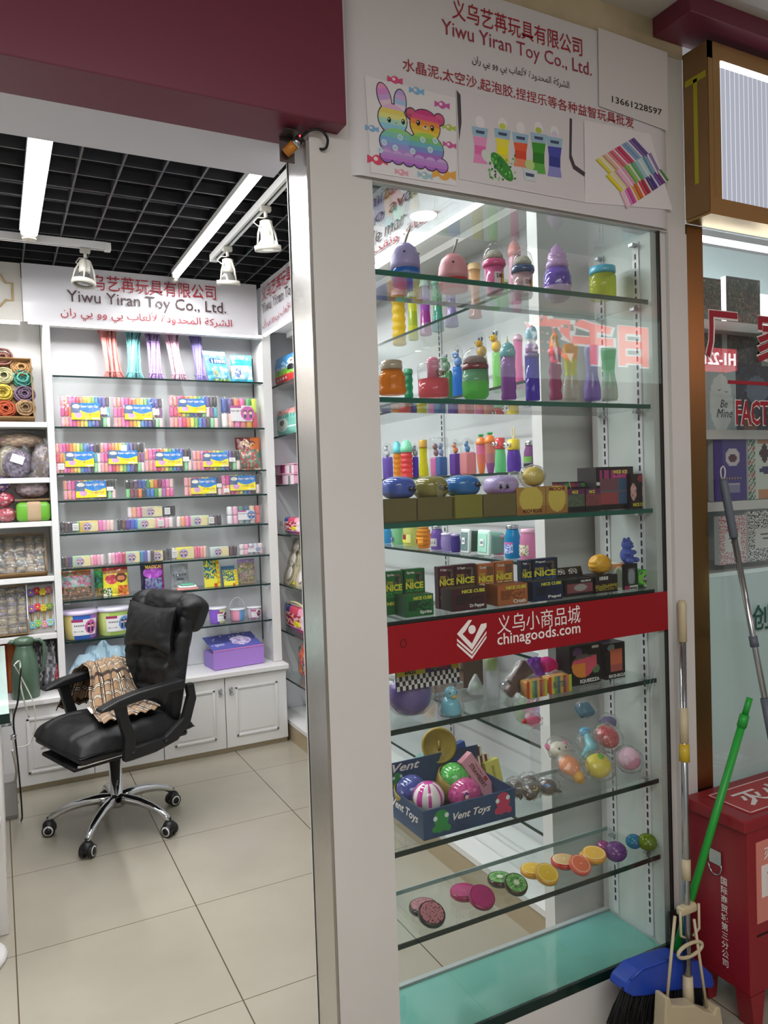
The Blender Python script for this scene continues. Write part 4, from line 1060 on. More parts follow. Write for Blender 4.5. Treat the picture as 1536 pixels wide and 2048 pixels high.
def clay_roll(lab, X, Y, Z, w, h, cols, label_at=.5, lw=.3, lcol='#bfd39a', seed=0, sticker=None, group='short clay packs in two low rows', rz=0, tilt=0):
    """a low single row pack with a paper band"""
    t = thing('clay_pack', lab, 'modelling clay', (X, Y, Z), group=group, rot=(tilt, 0, rz)); n = len(cols)
    for i, c in enumerate(cols):
        if abs((i + .5) / n - label_at) < lw / 2 - .04: continue
        stick(t, c, -w / 2 + (i + .5) * w / n, 0, .001, w / n * .55, h * .97)
    y = -w / n * .6 - .002; x0 = -w / 2 + w * (label_at - lw / 2)
    c = MB().paint(lcol).rbox(x0, x0 + w * lw, y, .012, .0015, h, .006); 
    c.paint('#e8dca0').box(x0 + w * lw * .5, x0 + w * lw, y - .0004, y - .0001, h * .1, h * .9)
    kids_patch(c, x0 + w * lw * .42, h * .5, h * .36, y - .001, '#b9a6c9'); child(t, 'paper_band', c, PRINT)
    if sticker is not None:
        c = MB().paint('#f2f1ee').box(sticker * w, sticker * w + .032, y - .0025, y - .001, h * .22, h * .82); c.paint('#77757a')
        for k in range(3): c.box(sticker * w + .003, sticker * w + .028, y - .0029, y - .0025, h * (.34 + .14 * k), h * (.38 + .14 * k))
        child(t, 'price_sticker', c, PRINT)
    film(t, w * 1.05, w / n * 1.7, h * 1.04, seed); return t

def bX(px, py, Y=4.58): return aty(px, py, Y).x
def bw(px0, px1, py, Y=4.58): return aty(px1, py, Y).x - aty(px0, py, Y).x
def bh_(py0, py1, px, Y=4.58): return aty(px, py0, Y).z - aty(px, py1, Y).z
# ---- chenille stem bundles on the top shelf
def bundle(lab, col, xt, yt_, xb, yb, wd, seed):
    P0, P1 = aty(xb, yb, 4.55), aty(xt, yt_, 4.64); z0 = 2.224
    h = P1.z - z0
    t = thing('chenille_bundle', lab, 'craft stems', (P0.x, 4.55, z0), group='bundles of chenille stems on the top shelf'); r_ = random.Random(seed); m = MB()
    for i in range(30):
        a = r_.uniform(0, 2 * PI); q = math.sqrt(r_.random()) * wd * .5; m.paint(col if r_.random() < .7 else tuple_dark(col))
        pts = []
        for k in range(9):
            f = k / 8; fl = 1 + .35 * (abs(f - .45) * 2) ** 3 + (.3 if f < .03 else 0)
            pts.append(((P1.x - P0.x) * f + q * fl * math.cos(a + f * .9), .09 * f + q * .55 * fl * math.sin(a + f * .9), .002 + h * f * (1 - .03 * r_.random() * (k == 8)) + .003 * math.sin(a)))
        m.tube(pts, wd * .085, 5)
    o = child(t, 'stems', m, YARN); o['kind'] = 'stuff'
    for f in (.12, .82):
        b = MB().paint(tuple_dark(col)).tube([((P1.x - P0.x) * f + wd * .62 * math.cos(k * .7), .09 * f + wd * .36 * math.sin(k * .7), h * f) for k in range(9)], .0025, 5, closed=True)
        child(t, 'tie_band', b, PAINT)
    return t
def tuple_dark(c):
    c = c.lstrip('#'); return '#' + ''.join('%02x' % int(int(c[i:i + 2], 16) * .82) for i in (0, 2, 4))
bundle('coral pink bundle of chenille stems, first on the top shelf', '#ee9a94', 212, 658, 230, 755, .075, 1)
bundle('turquoise bundle of chenille stems on the top shelf', '#8cd0d4', 266, 663, 269, 757, .066, 2)
bundle('lilac bundle of chenille stems between the turquoise and the pale pink bundle', '#b89bd0', 305, 668, 313, 759, .066, 3)
bundle('pale pink bundle of chenille stems on the top shelf', '#e9bdd2', 341, 668, 360, 760, .068, 4)
bundle('violet blue bundle of chenille stems next to the blue bags', '#9f93d3', 391, 673, 402, 762, .056, 5)
# ---- printed pouches
def pouch(name, lab, cat, X, Y, Z, w, h, cf, d=.03, rz=0, tilt=-.12, mat=None, seed=0, group=None, clear=False, nx=30, nz=36, skew=0):
    t = thing(name, lab, cat, (X, Y, Z), group=group, rot=(tilt, 0, rz))
    def f(u, v, s):
        k = (max(0, 1 - abs(2 * u - 1) ** 3) * max(0, 1 - abs(2 * v - 1.12) ** 2.4)) ** .6 if v < .98 else 0
        q = .004 * noise.noise(Vector((u * 6 + seed, v * 7, seed))) * (1 if s < 0 else .4)
        return ((u - .5) * w * (1 - .04 * math.sin(PI * v)) + skew * v, s * d / 2 * k + q, h * v)
    child(t, 'printed_front', MB().grid(lambda u, v: f(u, v, -1), nx, nz, cf), mat or FOIL)
    child(t, 'back', MB().grid(lambda u, v: f(u, v, 1), 12, 16, lambda u, v: cf(u, v)), mat or FOIL)
    if clear: child(t, 'clear_window', MB().grid(lambda u, v: (f(u, .05 + .5 * v, -1)[0] * .96, f(u, .05 + .5 * v, -1)[1] - .003, h * (.05 + .5 * v)), 14, 14), FILM)
    return t
def pool(cols, s, k=7):
    def f(u, v):
        return cols[int((noise.noise(Vector((u * k, v * k, s))) + 1) * 3.3 + (noise.noise(Vector((u * k * 2.3, v * k * 2.3, s + 4))) + 1) * 1.5) % len(cols)]
    return f
def sky1(u, v):
    if v > .86: return '#8fd0e2'
    if .58 < v < .76 and .15 < u < .95: return '#e2ecf5' if .62 < v < .71 and int(u * 26) % 3 and .25 < u < .9 else '#1f3f7a'
    if v < .50 and .2 < u < .95:
        if v < .1: return '#7fae4e' if rnd(u, v, 3) > 0 else '#d7e6c8'
        if ((u - .36) / .12) ** 2 + ((v - .28) / .13) ** 2 < 1: return '#d7c96f' if rnd(u, v, 9, 20) > 0 else '#5b94b2'
        return '#a7d3e6' if .55 < u < .75 or rnd(u, v, 5) > .1 else '#5fa2c8'
    return '#56a9cf'
def sky2(u, v):
    if v > .62: return '#2aa2c4' if v < .8 else '#63bfd6'
    if ((u - .3) / .16) ** 2 + ((v - .36) / .16) ** 2 < 1: return '#b5bfd9' if rnd(u, v, 4, 14) > 0 else '#5d6fa4'
    if v < .14: return '#4bb8d4'
    return '#c9dfea' if rnd(u, v, 2, 5) > -.1 else '#8ec4dc'
pouch('craft_bag', 'light blue craft bag with a navy label band at the right of the top shelf', 'bag', bX(440, 760), 4.57, 2.224, .145, .19, sky1, seed=1, rz=.1, skew=-.03)
pouch('craft_bag', 'teal topped craft bag with an animal picture in the corner of the top shelf', 'bag', bX(486, 762), 4.59, 2.224, .135, .18, sky2, seed=2, rz=-.05)
# ---- second shelf: three multi-packs and a white-label pack
Z = 1.944
clay_pack('clay multi-pack with blue and yellow card, leftmost on the shelf below the chenille stems', bX(171, 840), 4.56, Z, bw(122, 220, 820), bh_(793, 855, 170), 3, 13, 1, .50, .50, .58, .56)
clay_pack('clay multi-pack in a crumpled wrap, second on the shelf below the chenille stems', bX(276, 840), 4.56, Z, bw(226, 324, 820), bh_(795, 855, 270), 3, 13, 2, .50, .50, .56, .52)
clay_pack('clay multi-pack whose card sits high, third on the shelf below the chenille stems', bX(387, 840), 4.56, Z, bw(338, 434, 820), bh_(793, 857, 390), 3, 12, 3, .46, .68, .56, .46, sticker=0)
clay_pack_white('short clay pack with a white and magenta label under the blue craft bags', bX(478, 840), 4.56, Z, bw(443, 514, 825), bh_(797, 857, 480), ['#2d4f9e', '#5b3f80', '#e9744f', '#e8559a', '#3f9e54', '#cbe03b'], ['#e9e7e5', '#f2b9ae', '#ee82bb', '#f08087', '#f0b429', '#d63a44'])
# ---- third shelf
Z = 1.688
clay_pack('clay multi-pack with a low price sticker, leftmost on the third glass shelf', bX(157, 930), 4.56, Z, bw(113, 202, 915), bh_(884, 944, 160), 3, 13, 5, .52, .45, .64, .52, sticker=2)
clay_pack('clay multi-pack with a price sticker above its card, second on the third glass shelf', bX(245, 930), 4.56, Z, bw(203, 290, 915), bh_(885, 944, 245), 3, 12, 6, .50, .50, .66, .48, sticker=3)
clay_pack('lower clay multi-pack just right of the middle of the third glass shelf', bX(336, 930), 4.56, Z, bw(290, 383, 920), bh_(898, 944, 336), 2, 12, 7, .50, .52, .58, .66)
clay_pack('lower clay multi-pack beside the orange snack-like bag on the third glass shelf', bX(432, 930), 4.56, Z, bw(386, 480, 920), bh_(902, 942, 432), 2, 12, 8, .47, .52, .54, .74)
def snack(u, v):
    if v > .62:
        if ((u - .5) / .3) ** 2 + ((v - .8) / .1) ** 2 < 1: return '#c99a63' if rnd(u, v, 2, 16) > 0 else '#59221c'
        return '#6d2a20' if u < .6 else '#c4642c'
    return pool(['#c9b9a5', '#d8c8b2', '#7a3b25', '#8fb59a', '#c43a34', '#2d7b63', '#b36a3a'], 3, 6)(u, v)
pouch('craft_bag', 'dark red and orange shiny bag standing in the corner of the third glass shelf', 'bag', bX(497, 935), 4.58, Z, .155, .205, snack, d=.05, seed=5, rz=-.25, clear=True)
# ---- fourth shelf
Z = 1.538
clay_pack('clay multi-pack with one sticker right of its card, leftmost on the fourth glass shelf', bX(179, 985), 4.56, Z, bw(128, 232, 975), bh_(958, 997, 180), 2, 13, 9, .52, .5, .58, .86)
t = thing('clay_pack', 'clay pack turned back to front showing two rows of sticks without a card', 'modelling clay', (bX(299, 985), 4.56, Z)); w_, h_ = bw(252, 347, 975), bh_(957, 993, 300)
for j, cs in enumerate((['#7fdb8c', '#8c4450', '#7c4a5a', '#ef8a3a', '#2e3b4a', '#2f6fb0', '#3f7fcf', '#3b9a54', '#c9d99a', '#b06ab9', '#f07f8f', '#ef6ab0'], ['#2b2a2e', '#4f3f44', '#6a4f6c', '#4a4f9e', '#3a62ad', '#4f9a5a', '#e0c23f', '#e0753f', '#7c3a44', '#ce4fa4', '#ef8fc0', '#f2d0cc'])):
    for i, c in enumerate(cs): stick(t, c, -w_ / 2 + (i + .5) * w_ / 12, 0, j * h_ * .5 + .001, w_ / 24 * 1.04, h_ * .49)
film(t, w_ * 1.06, .03, h_ * 1.03, 4)
clay_pack('clay multi-pack with its sticker at the very edge, third on the fourth glass shelf', bX(405, 982), 4.56, Z, bw(368, 442, 972), bh_(954, 991, 405), 2, 9, 10, .50, .5, .68, .86)
clay_pack('clay multi-pack with a sticker left of its card, rightmost on the fourth glass shelf', bX(480, 980), 4.56, Z, bw(445, 520, 968), bh_(950, 989, 480), 2, 9, 11, .54, .56, .68, .78, sticker=2)
# ---- fifth shelf: low packs, one pack on two others
Z = 1.355
A1 = ['#3a343a', '#5a3f42', '#44404a', '#55505a', '#5fa84e', '#c9c93a', '#e0b83a', '#e8a23a', '#e8983a', '#f0a0a8', '#f07fc0', '#f2a8c8', '#f4c4c4', '#f6d8cf']
clay_roll('low clay pack from black to pale pink, leftmost on the fifth glass shelf', bX(174, 1052), 4.56, Z, bw(121, 228, 1050), bh_(1041, 1064, 174), A1, .52, .34, '#d9b44a', 1, sticker=-.28)
clay_roll('low clay pack with blue sticks under the stacked pack on the fifth glass shelf', bX(290, 1050), 4.56, Z, bw(234, 345, 1048), bh_(1038, 1060, 290), ['#2f2c30', '#6a4640', '#5a3fa0', '#4a5fc4', '#3a7fd0', '#9fd0b4', '#bfd39a', '#c9cf9f', '#e9d0c0', '#f2a8b8', '#f291c0', '#f4b6ca', '#f5e6e4'], .5, .3, '#a9c8ae', 2, sticker=.22)
clay_roll('low clay pack stacked on top of the other packs on the fifth glass shelf', bX(303, 1028), 4.57, Z + bh_(1038, 1060, 290) + .003, bw(255, 350, 1025), bh_(1015, 1037, 300), ['#f5dfe2', '#f4b48c', '#f28fb4', '#ee62b4', '#c9b99a', '#c9bf9f', '#bcd39a', '#c2d6b0', '#3a3f5a', '#2f2c34', '#2b2a2e'], .5, .42, '#c6bca2', 3, sticker=.26)
clay_roll('low clay pack with a sticker near its dark end, right of the stacked pack', bX(397, 1045), 4.56, Z, bw(352, 441, 1045), bh_(1028, 1050, 397), ['#f3e6e2', '#f2a87f', '#f08fb4', '#e45fc4', '#cf5fc0', '#bcd0a0', '#c6d8b6', '#c9cf9f', '#4a5a7a', '#5a3f48', '#2b2a2e'], .48, .36, '#b7cbb0', 4, sticker=.2)
clay_pack_white('bulging clay pack of white, pink and coral bars on the fifth glass shelf', bX(487, 1040), 4.57, Z, bw(456, 522, 1030), bh_(1011, 1047, 487), ['#f2f0f0', '#f2b2cf', '#5a8f7a', '#3f5f8a', '#e8cfae', '#df6468'], ['#f2f0f0', '#f2b2cf', '#a9c2c0', '#7fa0b4', '#d9d3cc', '#df6468'], lx=.55, lw=.5, badge='#5f8fd0')
# ---- sixth shelf
Z = 1.162
clay_roll('low clay pack from black to pink, leftmost on the sixth glass shelf', bX(165, 1125), 4.55, Z, bw(123, 208, 1122), bh_(1114, 1137, 165), ['#2b2a2e', '#6a4a44', '#4a3a7c', '#3a4a8c', '#8fc4a0', '#bcd0a0', '#c9cf9f', '#d9c9a8', '#f2b8c0', '#f28fb0', '#f4b6c8', '#f5d0d8'], .46, .42, '#a7c49a', 5)
clay_roll('low clay pack with a green band in the middle of the sixth glass shelf', bX(262, 1118), 4.56, Z, bw(214, 306, 1115), bh_(1105, 1129, 262), ['#f5e0e4', '#f2b0c8', '#ee7fb4', '#df6a9a', '#c04a5a', '#b7cbb0', '#bcd0a0', '#c9c25a', '#5fa86a', '#4a8fc4', '#5a5fb0', '#c9c3d0', '#4a444a'], .52, .3, '#b3c9ae', 6)
clay_roll('very short clay pack between two longer ones on the sixth glass shelf', bX(318, 1114), 4.57, Z, bw(304, 332, 1112), bh_(1102, 1124, 318), ['#b5a83a', '#8f9a4a', '#b04a4a', '#3a3438'], .4, .66, '#b9a24a', 7)
clay_roll('low clay pack with a yellow band on the sixth glass shelf', bX(371, 1111), 4.56, Z, bw(329, 411, 1108), bh_(1098, 1123, 371), ['#3a3438', '#5a5258', '#d9d5d8', '#e3d94a', '#e8de4f', '#e8de4f', '#f2a8c8', '#e8de4f', '#d9d04a', '#ee7f98', '#ee5f8f', '#f2a89a', '#f4c8b8'], .46, .44, '#e6da3f', 8, sticker=-.36)
clay_roll('low clay pack with three dark sticks at its right end on the sixth glass shelf', bX(445, 1103), 4.56, Z, bw(416, 471, 1100), bh_(1092, 1113, 445), ['#c0cfd0', '#bcd0c8', '#bcd0c8', '#c6d6c6', '#4f3fa0', '#6a3f48', '#3a2f38'], .34, .66, '#c0d0cc', 9)
clay_pack_white('small pale pink clay pack at the right end of the sixth glass shelf', bX(501, 1100), 4.57, Z, bw(478, 524, 1098), bh_(1088, 1110, 501), ['#f3e6e8', '#f2b6cc', '#d9d5dc', '#d0d5e0', '#f0d9dc'], ['#f3e6e8', '#f2b6cc', '#d9d5dc', '#c0cde0', '#eec2c8'], lx=.6, lw=.55, badge='#a9bfe0')
# ---- seventh shelf: printed pouches
Z = .983
def candy(u, v):
    if v > .82: return '#b5573a' if abs(v - .9) > .03 else '#d9944a'
    if v > .72: return pool(['#d98a4a', '#6fae7a', '#c45f5a'], 7)(u, v)
    if v > .35: return pool(['#c9698a', '#d9a8c0', '#7f7fae', '#e0c0d0', '#8fc0b8'], 2, 5)(u, v)
    return pool(['#a86f3a', '#6b4a2a', '#d9a85a', '#c98a8a', '#4f5a3a'], 5, 12)(u, v)
pouch('sweet_bag', 'clear topped bag of mixed coloured shapes, leftmost on the pouch shelf', 'bag', bX(154, 1195, 4.6), 4.6, Z, .165, .175, candy, d=.05, seed=1, clear=True, tilt=-.2)
def greenb(u, v):
    if v > .8: return '#7d8f4a'
    return pool(['#3fae5f', '#58bd62', '#3f9a8f', '#4a5a34', '#2f8a5a'], 8, 5)(u, v) if v > .25 else pool(['#5f5a34', '#8a7a44', '#b59a5a'], 3, 12)(u, v)
pouch('sweet_bag', 'green bag half hidden behind the red and yellow bag', 'bag', bX(214, 1190, 4.64), 4.65, Z, .13, .175, greenb, d=.04, seed=2, tilt=-.1)
def redyel(u, v):
    if v > .80: return '#b3242a' if v < .92 else '#8f1f24'
    if v > .70: return '#b87a4a'
    if ((u - .72) / .24) ** 2 + ((v - .56) / .16) ** 2 < 1: return '#6b3a2a' if ((u - .72) / .15) ** 2 + ((v - .54) / .08) ** 2 > 1 else '#d9855a'
    if ((u - .32) / .24) ** 2 + ((v - .52) / .16) ** 2 < 1: return '#cf4a54'
    if v < .3 and u > .55: return '#d9853a' if rnd(u, v, 3, 12) > -.1 else '#c4442f'
    if v < .25 and u < .35: return '#4f7a34' if rnd(u, v, 6, 14) > 0 else '#e9e3d0'
    return '#e8d93a'
pouch('sweet_bag', 'red and yellow printed bag standing in front of the green bag', 'bag', bX(233, 1190, 4.58), 4.58, Z, .14, .18, redyel, seed=3, tilt=-.15)
def magic(u, v):
    if ((u - .52) / .42) ** 2 + ((v - .58) / .17) ** 2 < 1: return '#b04fc4' if rnd(u, v, 2, 9) > -.2 else '#c96ad6'
    if v < .42 and .15 < u < .9: return pool(['#7f8fb8', '#6f9fb0', '#9a86b8', '#8f7f9a', '#5a4f8a'], 5, 7)(u, v)
    return '#7a1f6a' if u > .4 else '#231a3a'
t = pouch('sweet_bag', 'dark purple bag with yellow lettering and a violet cloud behind the chair back', 'bag', bX(306, 1180, 4.58), 4.58, Z, .135, .195, magic, seed=4, tilt=-.08)
c = MB(); put_text(c, 'KENA', -.045, .01, .162, .18, -.024, bold=.03); put_text(c, 'MAGICA!', -.04, .05, .138, .158, -.024, bold=.03); child(t, 'lettering', c, pbr('ink_yellow', '#d8b63a', .5))
def silver(u, v):
    if .28 < v < .62 and .1 < u < .9:
        return '#3a3a44' if (.5 < v < .58 and int(u * 17) % 3) or (.34 < v < .42 and .3 < u < .75) else '#8f919a'
    return '#b9bcc2' if rnd(u, v, 3, 5) > 0 else '#a5a8ae'
pouch('sweet_bag', 'grey clear bag with dark lettering above the white and pink packet', 'bag', bX(361, 1170, 4.62), 4.63, Z, .105, .15, silver, seed=6, tilt=-.1, clear=True)
t = thing('foam_packet', 'white packet with a green and a pink layer lying on the pouch shelf', 'packet', (bX(374, 1172, 4.55), 4.55, Z), -.06)
for nm, cc, z0_, z1_, wd in (('pink_layer', '#e99a94', .0, .012, .062), ('white_layer', '#efeeee', .0125, .026, .052), ('green_layer', '#5fae8f', .0265, .036, .04)):
    child(t, nm, MB().paint(cc).rbox(-wd, wd, -.035, .035, z0_, z1_, .005), PAINT)
def yel(s):
    def f(u, v):
        if u > .8: return '#e3a01f' if int(v * 11) % 2 else '#d9cf2f'
        if v < .12: return '#c94a2a' if u > .6 else '#e6dc3a'
        if v < .3: return '#e9e04a'
        return pool(['#4a6a2f', '#c93a2a', '#e0c22a', '#2f4a2a', '#3f7f9a', '#e8e03a'], s, 8)(u, v)
    return f
t = flat('craft_book', 'tall yellow booklet with red and green pictures on the pouch shelf', 'booklet', -.05, .05, 0, .165, 0, yel(3), th=.012, nx=30, nz=44); t.location = (bX(426, 1170, 4.58), 4.58, Z); t.rotation_euler = (-.15, 0, .1)
t = flat('craft_book', 'short yellow booklet in front of a blue one on the pouch shelf', 'booklet', -.045, .045, 0, .095, 0, yel(6), th=.008, nx=28, nz=28); t.location = (bX(463, 1168, 4.57), 4.57, Z); t.rotation_euler = (-.25, 0, .05)
t = flat('craft_book', 'blue backed booklet just behind the short yellow one', 'booklet', -.045, .045, 0, .115, 0, lambda u, v: '#4f7fa8' if v > .85 else '#6f8fa0', th=.006); t.location = (bX(459, 1165, 4.62), 4.625, Z); t.rotation_euler = (-.2, 0, .08)
def lil(u, v):
    if v > .82: return '#a988b8' if not (.45 < u < .6 and .88 < v < .93) else '#d9d9dc'
    return pool(['#b5b53a', '#9aa83f', '#c9c24a', '#8f7f9a', '#7a8a3a', '#c98aa0'], 4, 8)(u, v)
pouch('sweet_bag', 'olive blister bag with a lilac header at the right end of the pouch shelf', 'bag', bX(495, 1165, 4.62), 4.62, Z, .11, .15, lil, d=.03, seed=8, tilt=-.15, clear=True)
# ---- eighth shelf: clay buckets
Z = .759
def bucket(lab, X, Y, r, h, sect, lid, badge, wire=False, lab_at=0, seed=0, group='clay buckets on the lowest glass shelf'):
    t = thing('clay_bucket', lab, 'bucket', (X, Y, Z), group=group)
    n = 36; prof = [(r * .80, 0), (r * .86, .006), (r * .90, h * .4), (r * .97, h * .86)]
    vs = [(q * math.cos(2 * PI * k / n), q * math.sin(2 * PI * k / n), z) for q, z in prof for k in range(n)]; fs = []; cc = []
    for j in range(3):
        for k in range(n):
            a = (2 * PI * (k + .5) / n) % (2 * PI); fs.append((j * n + k, j * n + (k + 1) % n, (j + 1) * n + (k + 1) % n, (j + 1) * n + k))
            s_ = int(a / (2 * PI) * len(sect)) % len(sect); cc.append(lin(sect[s_]))
    fs.append(tuple(range(n))); cc.append(lin(sect[0]))
    child(t, 'tub', MB()._add(vs, fs, True, cc), GLOSS)
    child(t, 'lid', MB().paint(lid).lathe([(r * .99, h * .86), (r * 1.04, h * .88), (r * 1.04, h * .955), (r * .97, h), (r * .3, h)], n=n), CLEAR if lid == 'clear' else GLOSS)
    if badge:
        c = MB(); a0 = -PI / 2 + lab_at
        def P_(u, v): a = a0 + (u - .5) * 1.5; q = r * (.885 + .09 * v) + .002; return (q * math.cos(a), q * math.sin(a), h * (.16 + .56 * v))
        def lc(u, v):
            if ((u - .74) / .24) ** 2 + ((v - .5) / .44) ** 2 < 1:
                for s in (.66, .82):
                    if ((u - s) / .06) ** 2 + ((v - .62) / .14) ** 2 < 1: return '#4a2434' if v > .62 else '#efc2b4'
                    if abs(u - s) < .045 and .14 < v < .5: return '#33304a'
                return badge
            if v > .84 and u < .42: return '#a83a6a'
            if .55 < v < .66 and .06 < u < .46 and int(u * 44) % 3: return '#3a383c'
            if .2 < v < .26 and .06 < u < .42 and int(u * 50) % 3: return '#8a8890'
            return '#eceaea'
        child(t, 'label', MB().grid(P_, 30, 18, lc, smooth=True), PRINT)
    if wire: child(t, 'handle', MB().tube([(r * 1.03 * math.cos(k * PI / 12), 0, h * .9 + r * 1.55 * math.sin(k * PI / 12)) for k in range(13)], .0018, 6), LACQ)
    return t
bucket('large bucket of yellow and blue clay with a magenta badge', bX(163, 1270, 4.58), 4.60, .098, .16, ['#4a63c9', '#4a63c9', '#c05fc0', '#c05fc0', '#e3d06a', '#e3d06a', '#e6d88a', '#e6d88a', '#3f6fd0', '#3f6fd0', '#b06fd0', '#b06fd0'], '#d9c9e6', '#cf5fa8', lab_at=.15)
bucket('large clay bucket with green and pink clay and a blue badge beside the chair back', bX(229, 1262, 4.58), 4.61, .096, .16, ['#b9a8d9', '#b9a8d9', '#d98fb0', '#d98fb0', '#c9e06a', '#c9e06a', '#d3e68a', '#b9d96a', '#b9d96a', '#a9a0d9'], '#e0d9ea', '#6fa0dc', lab_at=.2)
bucket('small bucket half purple and half lime on the lowest glass shelf right of the chair', bX(437, 1240, 4.56), 4.58, .055, .10, ['#7f57c9', '#7f57c9', '#d9e6a0', '#d9e6a0', '#8f63d3', '#8f63d3', '#d9e6a0', '#d9e6a0'], '#e3e0ea', '#6a3f6a', lab_at=.5)
bucket('small bucket of pink, blue and lime clay with its wire handle up', bX(477, 1238, 4.58), 4.60, .047, .075, ['#6fa8e0', '#d9e66a', '#d9e66a', '#f2a0b8', '#f2a0b8', '#f2a0b8', '#6fa8e0', '#6fa8e0'], '#e3e6ec', None, wire=True)
bucket('small bucket with a dark magenta badge at the right end of the lowest glass shelf', bX(511, 1232, 4.58), 4.61, .046, .075, ['#c93f8f', '#c93f8f', '#e3e3e0', '#e3e3e0', '#e3e3e0', '#d9a0c0', '#e0dcd8', '#c93f8f'], '#e6e6e6', '#8f2f5f', lab_at=.1)
# ---- purple carton on the counter
cb = thing('display_carton', 'purple carton with a dark starry lid standing on the white counter', 'carton', (bX(470, 1335, 4.55), 4.585, .4915), .10)
def stars(u, v):
    if ((u - .66) / .2) ** 2 + ((v - .5) / .3) ** 2 < 1: return '#d9c9e8' if rnd(u, v, 3, 12) > -.15 else '#a98fc4'
    if .1 < u < .3 and .3 < v < .42: return '#9fa0cc'
    if rnd(u, v, 8, 30) > .52: return '#cfcfe6'
    return '#3d4080' if v > .45 else '#5a5aa8'
child(cb, 'tray', MB().paint('#8f6fc0').box(-.155, .155, -.085, .085, 0, .095), PRINT)
child(cb, 'front_flap', MB().paint('#a87fd0').box(-.16, .165, -.098, -.0955, .002, .112), PRINT)
child(cb, 'lid', MB().grid(lambda u, v: (-.16 + .32 * u, -.094 + .19 * v, .116 + .055 * v), 36, 24, stars, smooth=False).paint('#d983c4').box(-.16, .165, -.1, -.0945, .1125, .118), PRINT)

# ================================================================== craft supplies in the left shelving
def nest(c, r, seed):
    m = MB(); r_ = random.Random(seed)
    for i in range(16):
        q = r * r_.uniform(.3, .95); z = r_.uniform(.1, .75) * r; a0 = r_.uniform(0, 6); m.paint(c if r_.random() < .6 else tuple_dark(c))
        m.tube([(q * math.cos(a0 + k * .45) * (1 + .08 * r_.uniform(-1, 1)), q * math.sin(a0 + k * .45), z + .1 * r * r_.uniform(-1, 1)) for k in range(14)], r * .09, 4, closed=True)
    m.paint(tuple_dark(c)).lathe([(r * .2, .01), (r * .75, .012), (r * .85, r * .3)], n=14)
    return m
bx = thing('cardboard_tray', 'open cardboard tray of coloured fibre nests tilted on the top left shelf', 'cardboard box', (-.03, 4.60, 1.968))
CARD = pbr('brown_card', '#8a6a44', .8, vary=(9, '#73562f', .6))
TR = Matrix.Rotation(math.radians(68), 4, 'X')
tm = MB().at(TR).box(-.28, .245, 0, .37, -.005, 0).box(-.28, .245, 0, .006, 0, .07).box(-.28, .245, .364, .37, 0, .07).box(.239, .245, .006, .364, 0, .07)
child(bx, 'tray', tm, CARD); child(bx, 'liner', MB().at(TR).box(-.27, .235, .20, .36, .001, .003), pbr('liner_cream', '#b5a17f', .8))
for c, (px, py), nm in (('#a6776c', (6, 712), 'dusty pink'), ('#c79a6a', (44, 733), 'apricot'), ('#b9b58a', (8, 752), 'pale olive'), ('#5fa89a', (47, 757), 'turquoise'), ('#c9b04f', (6, 787), 'yellow'), ('#7f6a80', (50, 790), 'mauve'), ('#b0563a', (12, 822), 'rust'), ('#a98a68', (51, 820), 'straw')):
    P = aty(px, py, 4.60); u = (P.z - 1.968) / math.sin(math.radians(68)); y_ = 4.60 + (P.z - 1.968) / math.tan(math.radians(68))
    t = thing('fibre_nest', nm + ' fibre nest in the tilted cardboard tray', 'nest', (P.x, y_ - .008, P.z - .0), group='fibre nests in the cardboard tray', rot=(math.radians(68), 0, 0))
    child(t, 'fibres', nest(c, .054, int(px + py)), YARN)
def sack(lab, X, Y, Z, w, h, d, cols, seed, rz=0, tilt=0, name='filler_bag', wrap=True, lean=0):
    t = thing(name, lab, 'bag', (X, Y, Z), group='bags of paper filler on the left shelf', rot=(tilt, lean, rz)); pf = pool(cols, seed, 11)
    def fc(dv): return pf(dv.x * .7 + .3 * dv.y, dv.z * .7)
    def df(dv): return 1 + .10 * noise.noise(dv * 3 + Vector((seed, 0, 0))) + .05 * noise.noise(dv * 9 + Vector((seed, 3, 0)))
    child(t, 'filling', MB().ell((0, 0, h * .47), w / 2, d / 2, h * .47, 26, 18, fc, df), YARN)
    if wrap: child(t, 'clear_wrap', MB().ell((0, 0, h * .5), w * .53, d * .55, h * .5, 20, 14, None, df).tube([(w * .1, 0, h * .95), (w * .2, -.01, h * 1.06)], [.012, .03], 8), FILM)
    return t
Z = 1.668
sack('bag of yellow green paper filler at the left edge of the shelf with filler bags', -.03, 4.60, Z, .15, .17, .12, ['#a5a84a', '#8f963a', '#c9c9b4', '#6a7a34'], 1, tilt=-.1)
sack('bag of cream paper filler leaning between the green and the mauve bag', .045, 4.62, Z, .13, .20, .12, ['#b5aa94', '#c9bfa8', '#9a8f78'], 2, lean=.3)
sack('bag of mauve paper filler with a white tag on the second left shelf', .105, 4.57, Z, .15, .165, .12, ['#6a5a70', '#8a7a90', '#54485c', '#9a8f9f'], 3, lean=.2)
sack('bag of speckled brown filler hanging over the edge of the second left shelf', .225, 4.53, Z - .03, .11, .22, .075, ['#6a5a50', '#8f7f74', '#4a3f3a', '#a5958a', '#7a6f80'], 4, lean=.12)
sack('bag of tan paper filler lying on top of the other filler bags', .135, 4.64, Z + .155, .25, .10, .13, ['#a98a70', '#c9a88a', '#8f735c'], 5)
sack('bag of pink paper filler at the left edge above the green bag', -.02, 4.63, Z + .165, .16, .085, .12, ['#c0607f', '#a84f6a', '#d98fa5'], 6)
tag(MB().at(T((.118, 4.498, Z + .10)) @ Matrix.Rotation(.35, 4, 'Y')).box(-.032, .032, -.001, .001, -.022, .022).build('paper_tag', INKW), 'blank white paper tag lying on the mauve filler bag', 'tag')
Z = 1.431
